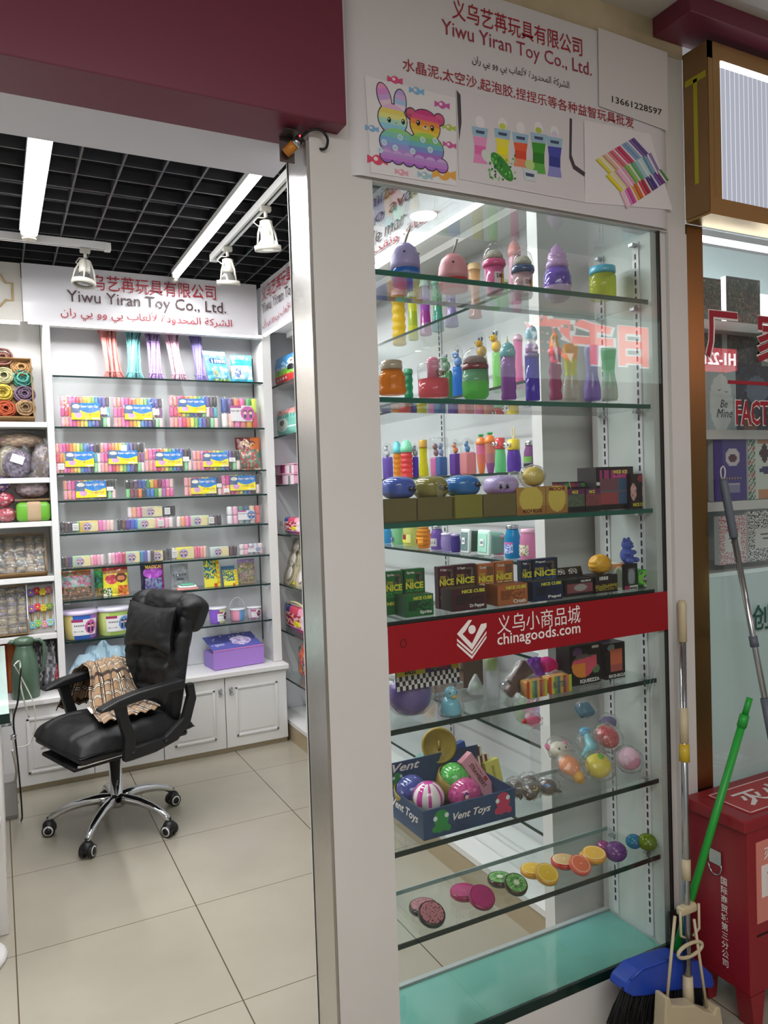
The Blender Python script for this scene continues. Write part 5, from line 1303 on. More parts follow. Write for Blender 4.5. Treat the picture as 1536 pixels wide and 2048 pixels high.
for i, (px, pz_, c, nm) in enumerate(((-.06, 0, '#c9a05a', 'yellow ribbon spool at the bottom left of the ribbon stack'), (.055, 0, '#b5606a', 'rose ribbon spool at the bottom right of the ribbon stack'), (-.06, .083, '#a03a44', 'red ribbon spool at the left of the ribbon stack'), (.045, .083, '#b0485a', 'crimson ribbon spool in the middle of the ribbon stack'), (.03, .166, '#5a4a8a', 'purple ribbon spool on top of the ribbon stack'))):
    t = thing('ribbon_spool', nm, 'ribbon', (px, 4.58, Z + pz_), group='ribbon spools stacked on the third left shelf')
    m = MB(); r_ = random.Random(i)
    m.ell((0, 0, .041), .052, .06, .041, 20, 12, pool([c, tuple_dark(c), '#d9b0ae', tuple_dark(tuple_dark(c))], i, 7) and (lambda dv, c=c, i=i: pool([c, tuple_dark(c), c, '#cfa5a5'], i, 6)(dv.x, dv.z)), lambda dv: 1 + .07 * noise.noise(dv * 6))
    child(t, 'ribbon', m, FOIL)
t = thing('gift_box', 'bright green box with a beige paper band on the third left shelf', 'box', (.185, 4.57, Z))
child(t, 'box', MB().paint('#66a531').rbox(-.085, .085, -.065, .08, 0, .105, .025), PAINT); child(t, 'paper_band', MB().paint('#b59a7c').rbox(-.04, .045, -.068, .083, .001, .108, .02), MATTE)
t = thing('filler_bag', 'grey and pink filler bag lying on the brown card above the green box', 'bag', (.185, 4.60, Z + .125)); child(t, 'filling', MB().ell((0, 0, .055), .085, .075, .055, 22, 14, lambda dv: pool(['#8f8084', '#b5a0a4', '#6f6468', '#a58f94'], 5, 9)(dv.x, dv.z), lambda dv: 1 + .08 * noise.noise(dv * 4)), YARN)
child(t, 'card_flap', MB().paint('#7d6446').box(-.09, .085, -.075, .07, -.012, -.002), MATTE)
def raffia_tray(lab, X, Y, Z, w, h, nx, nz, kind, tiltd, cols, n_):
    t = thing('cardboard_tray', lab, 'cardboard box', (X, Y, Z)); R = Matrix.Rotation(math.radians(tiltd), 4, 'X')
    child(t, 'tray', MB().at(R).box(-w / 2, w / 2, 0, h, -.006, 0).box(-w / 2 - .006, -w / 2, 0, h, -.006, .055).box(w / 2, w / 2 + .006, 0, h, -.006, .055).box(-w / 2, w / 2, -.006, 0, -.006, .05).box(-w / 2, w / 2, h, h + .006, -.006, .055), kind)
    for j in range(nz):
        for i in range(nx):
            m = MB().at(R); c = cols[(i * 3 + j * 2) % len(cols)]; cx, cy = -w / 2 + w * (i + .5) / nx, h * (j + .5) / nz; L = w / nx
            s = thing('twine_roll', n_, 'twine', (X, Y, Z), group=lab.split(' on ')[0] + ' rolls')
            m.at(R @ T((cx, cy - h / nz * .46, .024)) @ Matrix.Rotation(-PI / 2, 4, 'X')); m.paint(c).lathe([(L * .38, 0), (L * .47, h / nz * .12), (L * .44, h / nz * .35)], n=10).paint('#96845f').lathe([(L * .40, h / nz * .35), (L * .40, h / nz * .65)], n=10).paint(c).lathe([(L * .44, h / nz * .65), (L * .47, h / nz * .85), (L * .36, h / nz * .93)], n=10)
            child(s, 'strands', m, YARN)
    child(t, 'clear_wrap', MB().at(R).grid(lambda u, v: ((u - .5) * w, h * v, .056 + .006 * noise.noise(Vector((u * 8, v * 8, 3)))), 16, 16), FILM)
raffia_tray('cardboard tray of banded raffia rolls on the fourth left shelf', .085, 4.56, 1.131, .30, .235, 6, 4, CARD, 58, ['#75664f', '#5f513e', '#86765d', '#4a4236', '#6f5a4d', '#525851'], 'beige banded raffia roll in the wide wrapped tray on the fourth left shelf')
raffia_tray('cardboard tray of pale raffia rolls on the fifth left shelf', .035, 4.57, .816, .19, .26, 4, 5, CARD, 72, ['#82735b', '#6f6258', '#7a6a74', '#93846a', '#5f513e'], 'pale banded raffia roll in the narrow wrapped tray on the fifth left shelf')
t = thing('flower_tray', 'white tray of paper flower picks beside the pale raffia on the fifth left shelf', 'tray', (.195, 4.57, .816)); R = Matrix.Rotation(math.radians(76), 4, 'X')
child(t, 'tray', MB().at(R).box(-.06, .07, 0, .265, -.005, 0).box(-.065, -.06, 0, .265, -.005, .05).box(.07, .075, 0, .265, -.005, .05), LACQ)
child(t, 'sticks', MB().at(R).paint('#b59a6a').tube([(-.04, .02, .02), (-.04, .24, .02)], .006, 6).tube([(-.01, .02, .02), (-.01, .24, .02)], .006, 6).tube([(.02, .02, .02), (.02, .24, .02)], .006, 6).tube([(.05, .02, .02), (.05, .24, .02)], .006, 6), MATTE)
for j, cs in enumerate(((('#6fa8b5', 'teal'), ('#7fb56a', 'green'), ('#c98fa8', 'pale pink'), ('#8fc0c9', 'light blue')), (('#8f5f9a', 'purple'), ('#c94a5a', 'red'), ('#c9b03a', 'yellow'), ('#7a9a5a', 'olive')), (('#7a5fa8', 'violet'), ('#b03a4a', 'crimson'), ('#d0b83a', 'gold'), ('#c06a8a', 'rose')))):
    for i, (c, nm) in enumerate(cs):
        m = MB().at(R @ T((-.042 + .03 * i, .04 + .09 * j + .008 * (i % 2), .034))).paint(c)
        for k in range(6): m.ell((.013 * math.cos(k * 1.05), .013 * math.sin(k * 1.05), .004), .0095, .0095, .006, 8, 6)
        m.paint('#d9c94a').ell((0, 0, .008), .006, .006, .005, 8, 6)
        s = thing('flower_pick', nm + ' paper flower pick in the ' + ['bottom', 'middle', 'top'][j] + ' row of the white tray', 'paper flower', (.195, 4.57, .816), group='paper flower picks in the white tray'); child(s, 'petals', m, MATTE)
Z = .4915
for i, (x, c, nm) in enumerate(((.19, '#5c5a5e', 'dark grey tinsel bag right behind the thermos'), (.222, '#8a888c', 'silver grey tinsel bag in the middle of the tinsel bags'), (.252, '#77757a', 'grey tinsel bag next to the red one'))):
    t = thing('tinsel_bag', nm, 'bag', (x - .01, 4.63 - .02 * i, Z), rz=.2, group='tinsel bags beside the thermos')
    child(t, 'tinsel', MB().ell((0, 0, .15), .024, .05, .15, 16, 22, lambda dv, c=c: [c, tuple_dark(c), '#b5b3b8', '#3f3d42'][int(abs(noise.noise(dv * 5)) * 9) % 4], lambda dv: 1 + .22 * noise.noise(dv * 5)), FOIL)
t = thing('tinsel_bag', 'red speckled tinsel bag against the shelf upright', 'bag', (.262, 4.575, Z)); child(t, 'tinsel', MB().ell((0, 0, .075), .013, .035, .075, 14, 16, lambda dv: ['#a83a4a', '#7a2a3a', '#c97f85'][int(abs(noise.noise(dv * 6)) * 8) % 3], lambda dv: 1 + .15 * noise.noise(dv * 5)), FOIL)
for i, x in enumerate((-.005, .05)):
    t = thing('ribbon_spool', ('orange' if i else 'dark orange') + ' ribbon spool standing behind the thermos' + (' lid' if i else ' at the left edge'), 'ribbon', (x, 4.66, Z + .0)); child(t, 'ribbon', MB().paint('#c0693a' if i else '#b0583a').lathe([(.03, 0), (.036, .01), (.036, .31), (.028, .325)], n=16), MATTE)
# ================================================================== goods on the right wall shelves
HP = -PI / 2
def rflat(name, lab, cat, pl, pr, zt, zb, X, cf, th=.03, nx=26, nz=26, tilt=0, mat=FOIL, lift=0.001):
    """upright pack facing the room from the right wall: pl/pr = left and right edge pixels at its foot"""
    A, B = atx(*pl, X), atx(*pr, X); w = abs(A.y - B.y); h = zt - zb
    t = thing(name, lab, cat, (X, (A.y + B.y) / 2, zb + lift), rot=(tilt, 0, HP))
    def f(u, v):
        k = (max(0, 1 - abs(2 * u - 1) ** 4) * max(0, 1 - abs(2 * v - 1) ** 4)) ** .5
        return ((u - .5) * w, -th * k + .002 * noise.noise(Vector((u * 7, v * 7, X))), h * v)
    child(t, 'printed_front', MB().grid(f, nx, nz, cf, smooth=mat is FOIL), mat)
    child(t, 'body', MB().paint('#d9d4d0').box(-w * .48, w * .48, 0, th, .001, h * .97), PAINT)
    return t, w, h
def rz_at(py, px, X): return atx(px, py, X).z
def panda(u, v):
    if u < .14: return '#e9a86a' if v > .3 else '#e9c0b0'
    if v < .06: return '#f0b9a5'
    if v < .32: return '#c23a3a' if not (.2 < v < .27 and .4 < u < .8 and int(u * 18) % 2) else '#e9cfcf'
    if v < .36: return '#e3602f'
    if ((u - .9) / .09) ** 2 + ((v - .72) / .10) ** 2 < 1: return '#f0f0f0' if ((u - .92) / .02) ** 2 + ((v - .73) / .03) ** 2 > 1 else '#222'
    if ((u - .9) / .10) ** 2 + ((v - .53) / .09) ** 2 < 1: return '#26262a'
    if v < .52: return '#6fae3a' if rnd(u, v, 2, 14) > 0 else '#8fc44f'
    if v < .62 and int(u * 30) % 2: return '#d9e6d0'
    return '#4f9fdc' if rnd(u, v, 4, 4) < .2 else '#b5d9f0'
rflat('craft_pack', 'craft pack with a meadow and panda picture on the top shelf beside the jamb', 'craft pack', (545, 768), (594, 758), rz_at(712, 570, 1.68), 2.212, 1.68, panda, nx=40, nz=40)
def astro(u, v):
    if v > .78: return pool(['#e98a8a', '#f0b0b8', '#b5a58a', '#e07060', '#d9c9c0'], 3, 8)(u, v)
    if u < .16: return '#8f6a5a' if v > .4 else '#3a4450'
    q = ((u - .5) / .2) ** 2 + ((v - .42) / .24) ** 2
    if q < 1: return '#5a5a50' if ((u - .5) / .08) ** 2 + ((v - .48) / .1) ** 2 < 1 else ('#c9d6c9' if q < .8 else '#e3efe9')
    if .62 < u < .95 and .30 < v < .36: return '#dff0ea'
    if v > .66 and .3 < u < .9 and int(u * 24) % 2: return '#4f8f8a'
    return '#7fc4b4'
rflat('craft_pack', 'teal craft pack with a small round astronaut picture on the second right wall shelf', 'craft pack', (548, 876), (602, 866), rz_at(818, 575, 1.68), 1.896, 1.68, astro, nx=40, nz=40)
def pinkb(u, v):
    if .25 < u < .5 and .1 < v < .9: return '#b54f7f' if rnd(u, v, 3, 9) > 0 else '#7a2f54'
    if .75 < u < .85 and v < .8: return '#8a8a90'
    return '#f0a9c4' if u < .55 else '#f0d9e2'
for lab, pl, pr, zt, zb in (('pink toy box at the bottom of the pair on the third right wall shelf', (557, 968), (604, 966), rz_at(948, 580, 1.68), 1.591), ('pink toy box on top of the other one on the third right wall shelf', (567, 948), (604, 946), rz_at(928, 585, 1.68), rz_at(947, 585, 1.68))):
    A, B = atx(*pl, 1.68), atx(*pr, 1.68); w_ = abs(A.y - B.y); t = thing('toy_box', lab, 'box', (1.68, (A.y + B.y) / 2, zb), HP)
    child(t, 'tub', MB().grid(lambda u, v: ((u - .5) * w_, -.0505, (zt - zb) * v), 20, 10, pinkb, smooth=False).paint('#eaa6c0').rbox(-w_ / 2, w_ / 2, -.05, .07, 0, (zt - zb) * .93, .008), GLOSS)
    child(t, 'lid', MB().paint('#f2b6cc').rbox(-w_ * .53, w_ * .53, -.056, .075, (zt - zb) * .9, zt - zb, .006), GLOSS)
def casep(u, v):
    if .18 < u < .78 and .22 < v < .72:
        if .5 < u < .76 and .26 < v < .46: return '#e8d93a'
        return '#b52f4a' if rnd(u, v, 3, 8) > -.05 else '#e9c4b8'
    if v > .72: return ['#3a4f9e', '#d9506a', '#e9a0b8'][int(u * 3) % 3]
    if v < .2: return ['#2e3440', '#a84f9a', '#d9508f'][int(u * 3) % 3]
    return '#e0c9d4'
t, w_, h_ = rflat('clay_case', 'small clear clay case with a white price tag on the fourth right wall shelf', 'clay case', (573, 1070), (612, 1073), rz_at(1034, 590, 1.66), 1.278, 1.66, casep, nx=30, nz=26, mat=GLOSS)
child(t, 'price_sticker', MB().box(-w_ * .58, -w_ * .36, -.034, -.032, h_ * .45, h_ * .72), INKW)
t = thing('mould_tray', 'yellow bordered tray of six clear sweets moulds leaning on the fifth right wall shelf', 'tray', (1.655, atx(588, 1165, 1.655).y, .959), rot=(-.32, 0, HP))
A, B = atx(563, 1158, 1.655), atx(616, 1168, 1.655); w_ = abs(A.y - B.y); h_ = .29
child(t, 'card', MB().paint('#dccf3a').box(-w_ / 2, w_ / 2, 0, .006, 0, h_), PRINT)
child(t, 'inner_tray', MB().paint('#cfc6a4').box(-w_ * .43, w_ * .43, -.003, -.0005, .02, h_ - .015), GLOSS)
for j in range(3):
    for i in range(2):
        child(t, 'mould_cup', MB().at(T((w_ * (.22 - .44 * i), -.003, .062 + .088 * j)) @ Matrix.Rotation(PI / 2, 4, 'X')).paint('#b9b094').lathe([(w_ * .19, 0), (w_ * .18, .008), (w_ * .15, .003)], n=18).paint('#e9e0d9').ell((0, 0, .008), w_ * .09, w_ * .10, .008, 12, 8), GLOSS)
t, w_, h_ = rflat('clay_case', 'clear clay case of many colours with a cream carrying handle beside the jamb', 'clay case', (573, 1255), (622, 1265), rz_at(1212, 592, 1.66), .663, 1.66, casep, nx=34, nz=30, mat=GLOSS)
child(t, 'carry_handle', MB().tube([(w_ * .32 * math.cos(k * PI / 10), -.01, h_ * .97 + .03 * math.sin(k * PI / 10)) for k in range(11)], .006, 8), pbr('cream_handle', '#e3cf9a', .4))
rflat('craft_pack', 'tall narrow craft pack of bright colours near the bottom beside the jamb', 'craft pack', (602, 1355), (622, 1362), rz_at(1290, 608, 1.70), .363, 1.70, pool(['#e9605a', '#e9d05a', '#3a9a5f', '#5a4fa0', '#f0a06a', '#e0705f'], 5, 5), nx=16, nz=30)

# bottles seen through the display case
def bottle(lab, P, h, r, prof, body, cap=None, capc='#eee', caph=.12, labelc=None, cat='bottle', name='slime_bottle', group=None, bands=None, topper=None, mat=GEL, n=18, ridge=None, rz=HP):
    """prof: radii (share of r) from foot to neck; the body colour may change from foot to neck (bands)"""
    t = thing(name, lab, cat, tuple(P), rz, group)
    hb = h * (1 - caph) if cap else h; m = len(prof); pr = []
    K = 24
    for k in range(K + 1):
        f = k / K * (m - 1); i = min(int(f), m - 2); q = prof[i] + (prof[i + 1] - prof[i]) * (f - i)
        if ridge: q *= 1 + .09 * math.sin(2 * PI * ridge * k / K)
        pr.append((q * r, hb * k / K))
    cols = None
    if bands: cols = [bands[min(len(bands) - 1, int(k / K * len(bands)))] for k in range(K)]
    b = MB().paint(body).lathe([(pr[0][0] * .8, 0)] + [(pr[0][0], hb * .015)] + pr[1:], n=n, cols=([cols[0]] + cols) if cols else None)
    child(t, 'body', b, mat)
    if cap:
        c = MB().paint(capc if capc[0] == '#' else '#cccccc'); rn = pr[-1][0]
        if cap == 'screw': c.lathe([(rn * 1.12, hb), (rn * 1.14, hb + h * caph * .3), (rn * 1.10, hb + h * caph * .34), (rn * 1.14, hb + h * caph * .4), (rn * 1.12, h * .99), (rn * .9, h)], n=n)
        elif cap == 'dome': c.lathe([(rn * 1.05, hb), (rn * 1.1, hb + h * caph * .35), (rn * .8, hb + h * caph * .8), (rn * .25, h)], n=n)
        elif cap == 'lid': c.lathe([(rn * 1.08, hb), (rn * 1.1, hb + h * caph * .2), (rn * 1.08, h * .98), (rn * .95, h)], n=n)
        child(t, 'cap', c, {'silver': STEEL, 'clear': CLEAR}.get(capc, GLOSS) if not capc.startswith('#') else GLOSS)
    if labelc:
        c = MB(); i0 = .18
        def P_(u, v):
            a = -PI / 2 + (u - .5) * 1.9; k = i0 + .38 * v; f = k * (m - 1); i = min(int(f), m - 2); q = (prof[i] + (prof[i + 1] - prof[i]) * (f - i)) * r + .0015
            return (q * math.cos(a), q * math.sin(a), hb * k)
        child(t, 'label', MB().grid(P_, 14, 10, labelc), PRINT)
    if topper: child(t, 'topper', topper, GLOSS)
    return t
def rb(lab, x0, x1, yt_, yb_, Z, prof, body, cap=None, capc='#eeeeee', X=None, **k):
    Pb = atz((x0 + x1) / 2, yb_, Z)
    X = X or min(max(Pb.x, 1.66), 1.80); P = atx((x0 + x1) / 2, yb_, X); m = mpp(P); r = (x1 - x0) / 2 * m; P.z = Z + .001
    top = atx((x0 + x1) / 2, yt_, X).z
    return bottle(lab, P, max(top - Z, .04), r, prof, body, cap, capc, **k)
STR = [1, 1, 1]; WAIST = [1, .85, .62, .6, .75, .95]; CONE = [1, .95, .85, .8]
G1 = 'slime bottles on the top right wall shelf'
rb('ridged yellow slime bottle on the top right wall shelf, behind the blue and purple jar', 786, 812, 578, 682, 2.212, STR, '#e8c93a', 'lid', '#e6c9d0', ridge=6, group=G1, X=1.72)
rb('yellow green streaked slime bottle next to the ridged yellow one', 817, 837, 583, 680, 2.212, [1, .95, .9, .85, .9], '#c9d03a', 'lid', '#d9e0c0', group=G1, X=1.72, bands=['#d9d94f', '#b5c43a', '#d6d83f'])
rb('magenta twisted slime bottle with a pale lilac neck', 840, 864, 560, 672, 2.212, [1, .88, .78, .8, .92], '#b04fa8', 'lid', '#b7d9cf', group=G1, X=1.72, bands=['#c98ab8', '#b03fa0', '#a84fb8', '#c9b9dc'])
rb('waisted green and teal slime bottle beside the magenta one', 864, 889, 556, 664, 2.212, [1, .95, .72, .68, .85, .9], '#5fb58a', 'lid', '#7fc49a', group=G1, X=1.73, bands=['#7fb0b5', '#5fae9a', '#4fae6a', '#7fc090'])
rb('waisted lavender slime bottle under the pink and red jar', 890, 918, 548, 656, 2.212, WAIST, '#a594c4', 'lid', '#b5a8cf', group=G1, X=1.735)
rb('peach slime bottle behind the pink and red jar', 937, 965, 527, 636, 2.212, [1, .72, .66, .75, .85], '#e6b594', 'lid', '#e8c48f', group=G1, X=1.735, bands=['#e3b0a8', '#e0b8a5', '#e8c08f'])
rb('lime slime bottle behind the pink milkshake cup', 996, 1018, 560, 640, 2.212, STR, '#a9dc94', 'lid', '#c6e6b5', group=G1, X=1.74)
rb('tall pink slime bottle with a crown shaped top behind the milkshake cups', 1018, 1046, 480, 632, 2.212, [1, .9, .8, .8, .85], '#e9b5c9', 'dome', '#e6a5a0', caph=.25, group=G1, X=1.74)
rb('pale blue slime bottle behind the blue milkshake cup', 1048, 1074, 540, 628, 2.212, STR, '#a9c3e0', 'lid', '#c0d3e8', group=G1, X=1.74)
def animal(c1, c2, s=1.0, z0=0):
    m = MB().paint(c1).ell((0, 0, z0 + .02 * s), .016 * s, .016 * s, .02 * s, 14, 10).ell((0, -.01 * s, z0 + .045 * s), .012 * s, .014 * s, .012 * s, 12, 8)
    m.paint(c2).ell((-.008 * s, -.004 * s, z0 + .06 * s), .004 * s, .004 * s, .008 * s, 8, 6).ell((.008 * s, -.004 * s, z0 + .06 * s), .004 * s, .004 * s, .008 * s, 8, 6)
    m.paint('#2a2a2e').ell((-.005 * s, -.023 * s, z0 + .048 * s), .002 * s, .002 * s, .002 * s, 6, 4).ell((.005 * s, -.023 * s, z0 + .048 * s), .002 * s, .002 * s, .002 * s, 6, 4); return m
def domed(lab, x0, x1, yt_, yb_, Z, body, top, X, group, c2='#5a5a6a', square=False):
    P = atx((x0 + x1) / 2, yb_, X); m = mpp(P); r = (x1 - x0) / 2 * m; P.z = Z + .001; h = atx((x0 + x1) / 2, yt_, X).z - Z
    t = thing('slime_bottle', lab, 'bottle', tuple(P), HP, group)
    if square: child(t, 'body', MB().paint(body).rbox(-r, r, -r * .9, r * .9, 0, h * .6, r * .25), GEL)
    else: child(t, 'body', MB().paint(body).lathe([(r * .9, 0), (r, h * .03), (r, h * .55), (r * .9, h * .6)], n=18), GEL)
    child(t, 'clear_dome', MB().lathe([(r * .95, h * .61), (r, h * .75), (r * .75, h * .93), (r * .2, h)], n=18), CLEAR)
    child(t, 'toy', animal(top, c2, h * .33 / .07, h * .605), GLOSS); return t
G2 = 'slime bottles on the second right wall shelf'
domed('green slime bottle with a clear dome and small toy behind the pink slime jar', 884, 906, 700, 788, 1.895, '#2f9a55', '#4f8a5a', 1.70, G2)
domed('blue slime bottle with a clear dome and small blue toy behind the green capped jar', 906, 930, 690, 788, 1.895, '#2f7fd0', '#5a86c4', 1.70, G2)
domed('yellow slime bottle with a spotted toy in its clear tube', 955, 976, 664, 775, 1.895, '#d9cf6a', '#c99a2f', 1.72, G2)
domed('lime slime bottle with an orange spotted toy in its clear tube', 986, 1004, 652, 768, 1.895, '#9fe08a', '#d9b02f', 1.72, G2)
rb('pink slime bottle with a small rounded stopper behind the purple cylinder', 1028, 1048, 668, 765, 1.895, [1, .9, .8, .8, .9], '#ec8fc0', 'dome', '#e0b0c4', group=G2, X=1.74)
rb('ridged dark green slime bottle behind the orange jar', 810, 827, 738, 815, 1.895, STR, '#1f8f62', 'lid', '#1f7f55', ridge=5, group=G2, X=1.72)
G3 = 'slime bottles on the third right wall shelf'
Z = 1.591
domed('purple tapered slime bottle with a clear top, leftmost on the third right wall shelf', 766, 787, 885, 957, Z, '#8a6fc9', '#c9c9d0', 1.70, G3)
rb('orange ribbed bottle with a turquoise animal cap', 788, 804, 882, 955, Z, STR, '#eea030', 'dome', '#6fd3dc', caph=.33, ridge=5, group=G3, X=1.70)
rb('red ribbed bottle with a mint animal cap', 803, 826, 880, 955, Z, STR, '#f05a5f', 'dome', '#86dcb4', caph=.33, ridge=5, group=G3, X=1.68)
domed('clear and deep purple slime bottle between the red ribbed and the yellow one', 826, 838, 886, 952, Z, '#5a3fc0', '#8f8f94', 1.72, G3)
rb('bright yellow bottle with a spotted gold top', 838, 858, 880, 952, Z, [1, .95, .8, .72, .78], '#e0d81f', 'lid', '#c99a3a', caph=.22, group=G3, X=1.70)
def twin(lab, x0, x1, yt_, yb_, cols, X, nm='twin_slime_pack'):
    P = atx((x0 + x1) / 2, yb_, X); m = mpp(P); w = (x1 - x0) * m; h = atx((x0 + x1) / 2, yt_, X).z - Z; P.z = Z + .001
    t = thing(nm, lab, 'slime pack', tuple(P), HP)
    for s, c in ((-1, cols[0]), (1, cols[1])):
        child(t, 'slime_cup', MB().paint(c).rbox(-w * .24 + s * w * .25, w * .24 + s * w * .25, -.02, .02, 0, h * .5, .008), GEL)
        child(t, 'toy', MB().at(T((s * w * .24, 0, 0))).paint(cols[2 + (s > 0)]).ell((0, 0, h * .62), w * .14, .012, h * .1, 12, 8).ell((0, -.004, h * .78), w * .12, .012, h * .09, 12, 8), GLOSS)
    child(t, 'clear_box', MB().rbox(-w * .52, w * .52, -.025, .025, h * .001, h, .008), CLEAR); return t
twin('clear pack of a pink and a blue slime cup with dark figures above', 859, 898, 876, 950, ['#ee7fc0', '#3f7fc4', '#7a3f4a', '#7f8fb5'], 1.69)
domed('square purple slime cube with an orange fish under its dome', 902, 923, 879, 947, Z, '#7a4fae', '#e0793a', 1.69, G3, square=True)
domed('square pink slime cube with a blue toy under its dome', 923, 950, 876, 946, Z, '#eaa5a8', '#3f86c4', 1.685, G3, square=True)
def carrot(lab, x0, x1, yt_, yb_, c):
    t = rb(lab, x0, x1, yt_ + 12, yb_, Z, [.55, .75, .9, 1, 1, 1], c[0], 'dome', '#f08a3f', caph=.22, group='carrot shaped bottles', X=1.69, bands=c, cat='bottle', name='carrot_bottle')
    h = max(v.co.z for v in t.children[0].data.vertices) * 1.28
    m = MB().paint('#2fae5a'); 
    for k in range(5): m.ell((.006 * math.cos(k * 1.26), .006 * math.sin(k * 1.26), h + .006), .006, .006, .005, 8, 6)
    child(t, 'leaves', m, PAINT)
carrot('carrot bottle of pink and orange slime with green leaves', 954, 973, 862, 940, ['#f2a06a', '#f09a8a', '#f08fb8'])
carrot('carrot bottle of purple and peach slime with green leaves', 971, 992, 858, 940, ['#b06fb0', '#d99aa8', '#e8a58f'])
def bird(lab, x0, x1, yt_, yb_, body, lidc, strap=False):
    t = rb(lab, x0, x1, yt_, yb_, Z, [.95, 1, .95, .8], body, 'lid', lidc, caph=.33, X=1.68, group='animal lidded bottles', name='animal_lid_bottle')
    h = max(v.co.z for v in t.children[1].data.vertices); r = (x1 - x0) / 2 * mpp(t.location)
    e = MB()
    for s in (-1, 1): e.paint('#f4f2f2').ell((s * r * .45 - r * .3, -r * .95, h * .83), r * .34, r * .14, r * .36, 12, 8).paint('#222226').ell((s * r * .45 - r * .3, -r * 1.08, h * .83), r * .16, r * .05, r * .2, 10, 6)
    child(t, 'eyes', e, GLOSS)
    if strap: child(t, 'strap', MB().tube([(.006 * math.sin(k * .7), 0, h + .022 - .022 * math.cos(k * .7)) for k in range(10)], .0022, 6, closed=True), pbr('cream_strap', '#e9dba8', .6))
bird('green slime bottle with a red fish face lid', 990, 1013, 876, 938, '#8ee3a8', '#d84a54')
bird('purple slime bottle with a yellow bird face lid and a cream strap', 1014, 1043, 879, 935, '#7f57c4', '#f0d53f', True)
rb('purple slime jar with a silver lid and green label on the third right wall shelf', 1048, 1078, 882, 931, Z, [.95, 1, 1, .95, .7], '#a86fa8', 'screw', 'silver', caph=.16, X=1.67, labelc=lambda u, v: '#6fae4a' if v > .5 else ('#2d2a34' if v < .35 else '#8f9a8f'), group=G3)
rb('blue slime bottle with a white and blue label beside the white end panel', 1075, 1090, 888, 931, Z, [.95, 1, 1, .8], '#6f86e0', 'screw', 'silver', caph=.14, X=1.70, labelc=lambda u, v: '#e6e6e0' if v > .6 else '#3a4fa8', group=G3)
Z = 1.278; G4 = 'slime jars on the fourth right wall shelf'
rb('sky blue slime bottle at the left on the fourth right wall shelf', 760, 784, 1046, 1092, Z, [.9, 1, 1, .8], '#4fb5e3', 'lid', '#8fd0e8', X=1.68, group=G4)
t = rb('mint slime jar with a navy star label', 784, 808, 1048, 1092, Z, [.9, 1, 1, .9], '#9fdcae', 'lid', '#b5e6c0', X=1.68, group=G4)
st_ = [(math.sin(k * PI / 5) * (.02 if k % 2 == 0 else .009), .03 + math.cos(k * PI / 5) * (.02 if k % 2 == 0 else .009)) for k in range(10)]
r_ = 12 * mpp(t.location) + .003; child(t, 'star_label', MB().paint('#3a3f7a').prism(st_, -r_ - .002, -r_).paint('#8a8fc0').prism([(x * .6, .012 + z * .6) for x, z in st_], -r_ - .003, -r_ - .002), PRINT)
rb('wide yellow slime jar with a small red and yellow label', 806, 842, 1044, 1093, Z, [.95, 1, 1, .9], '#e0e38a', 'lid', '#cfe0b0', X=1.69, labelc=lambda u, v: ('#e9d03a' if v < .4 else '#8a2f2a') if .35 < u < .7 else '#e0e38a', group=G4)
rb('round orange slime bottle with a dark red round label', 833, 863, 1050, 1097, Z, [.7, .95, 1, .95, .7], '#eea53a', 'lid', '#e8b56a', X=1.66, ridge=5, labelc=lambda u, v: '#7a2a2a' if ((u - .35) / .22) ** 2 + ((v - .5) / .4) ** 2 < 1 else '#eea53a', group=G4)
rb('purple slime bottle with a silver lid and grey label', 862, 888, 1051, 1098, Z, [.95, 1, 1, .95, .7], '#8f6fc4', 'screw', 'silver', caph=.15, X=1.67, labelc=lambda u, v: '#3a3a40' if .3 < v < .6 and int(u * 9) % 2 else '#b9b5b9', group=G4)
rb('lavender slime jar with a clear lid', 882, 908, 1066, 1101, Z, [.85, 1, 1, .85], '#b9a8dc', 'lid', '#d3cbe6', X=1.65, group=G4)
rb('small dark purple slime jar with a clear lid', 902, 922, 1068, 1103, Z, [.85, 1, 1, .85], '#5a4aa0', 'lid', '#a59ac4', X=1.65, group=G4)
def tub(lab, x0, x1, yt_, yb_, c, side, X, col='#d9e0e0'):
    P = atx((x0 + x1) / 2, yb_, X); w = (x1 - x0) * mpp(P); h = atx((x0 + x1) / 2, yt_, X).z - Z; P.z = Z + .001
    t = thing('slime_tub', lab, 'tub', tuple(P), rot=(-.06, 0, HP))
    child(t, 'tub', MB().paint(side).at(T((0, .03, h / 2)) @ Matrix.Rotation(PI / 2, 4, 'X')).rbox(-w * .42, w * .42, -h * .42, h * .42, -.04, .03, w * .2), GEL)
    child(t, 'lid', MB().paint(col).at(T((0, -.002, h / 2)) @ Matrix.Rotation(PI / 2, 4, 'X')).rbox(-w * .5, w * .5, -h * .5, h * .5, -.004, .012, w * .22).paint(c).rbox(-w * .36, w * .36, -h * .36, h * .36, .0125, .015, w * .12), GLOSS)
    child(t, 'label', MB().paint('#ecebea').box(-w * .16, w * .16, -.0195, -.0182, h * .38, h * .64).paint('#7f8f9a').box(-w * .1, w * .1, -.0202, -.0196, h * .46, h * .56), PRINT); return t
tub('square tub with a grey green lid standing on its side', 918, 950, 1058, 1104, '#6f8a8a', '#5a7a6a', 1.65)
tub('square tub with a pale mint lid standing on its side', 950, 992, 1060, 1110, '#a9e0cc', '#a9e0cc', 1.645, '#d3ece2')
rb('pink slime tub behind the mint tub', 985, 1010, 1070, 1108, Z, [.8, .9, 1], '#f09ac4', 'lid', '#f2b0d0', X=1.70, group=G4)
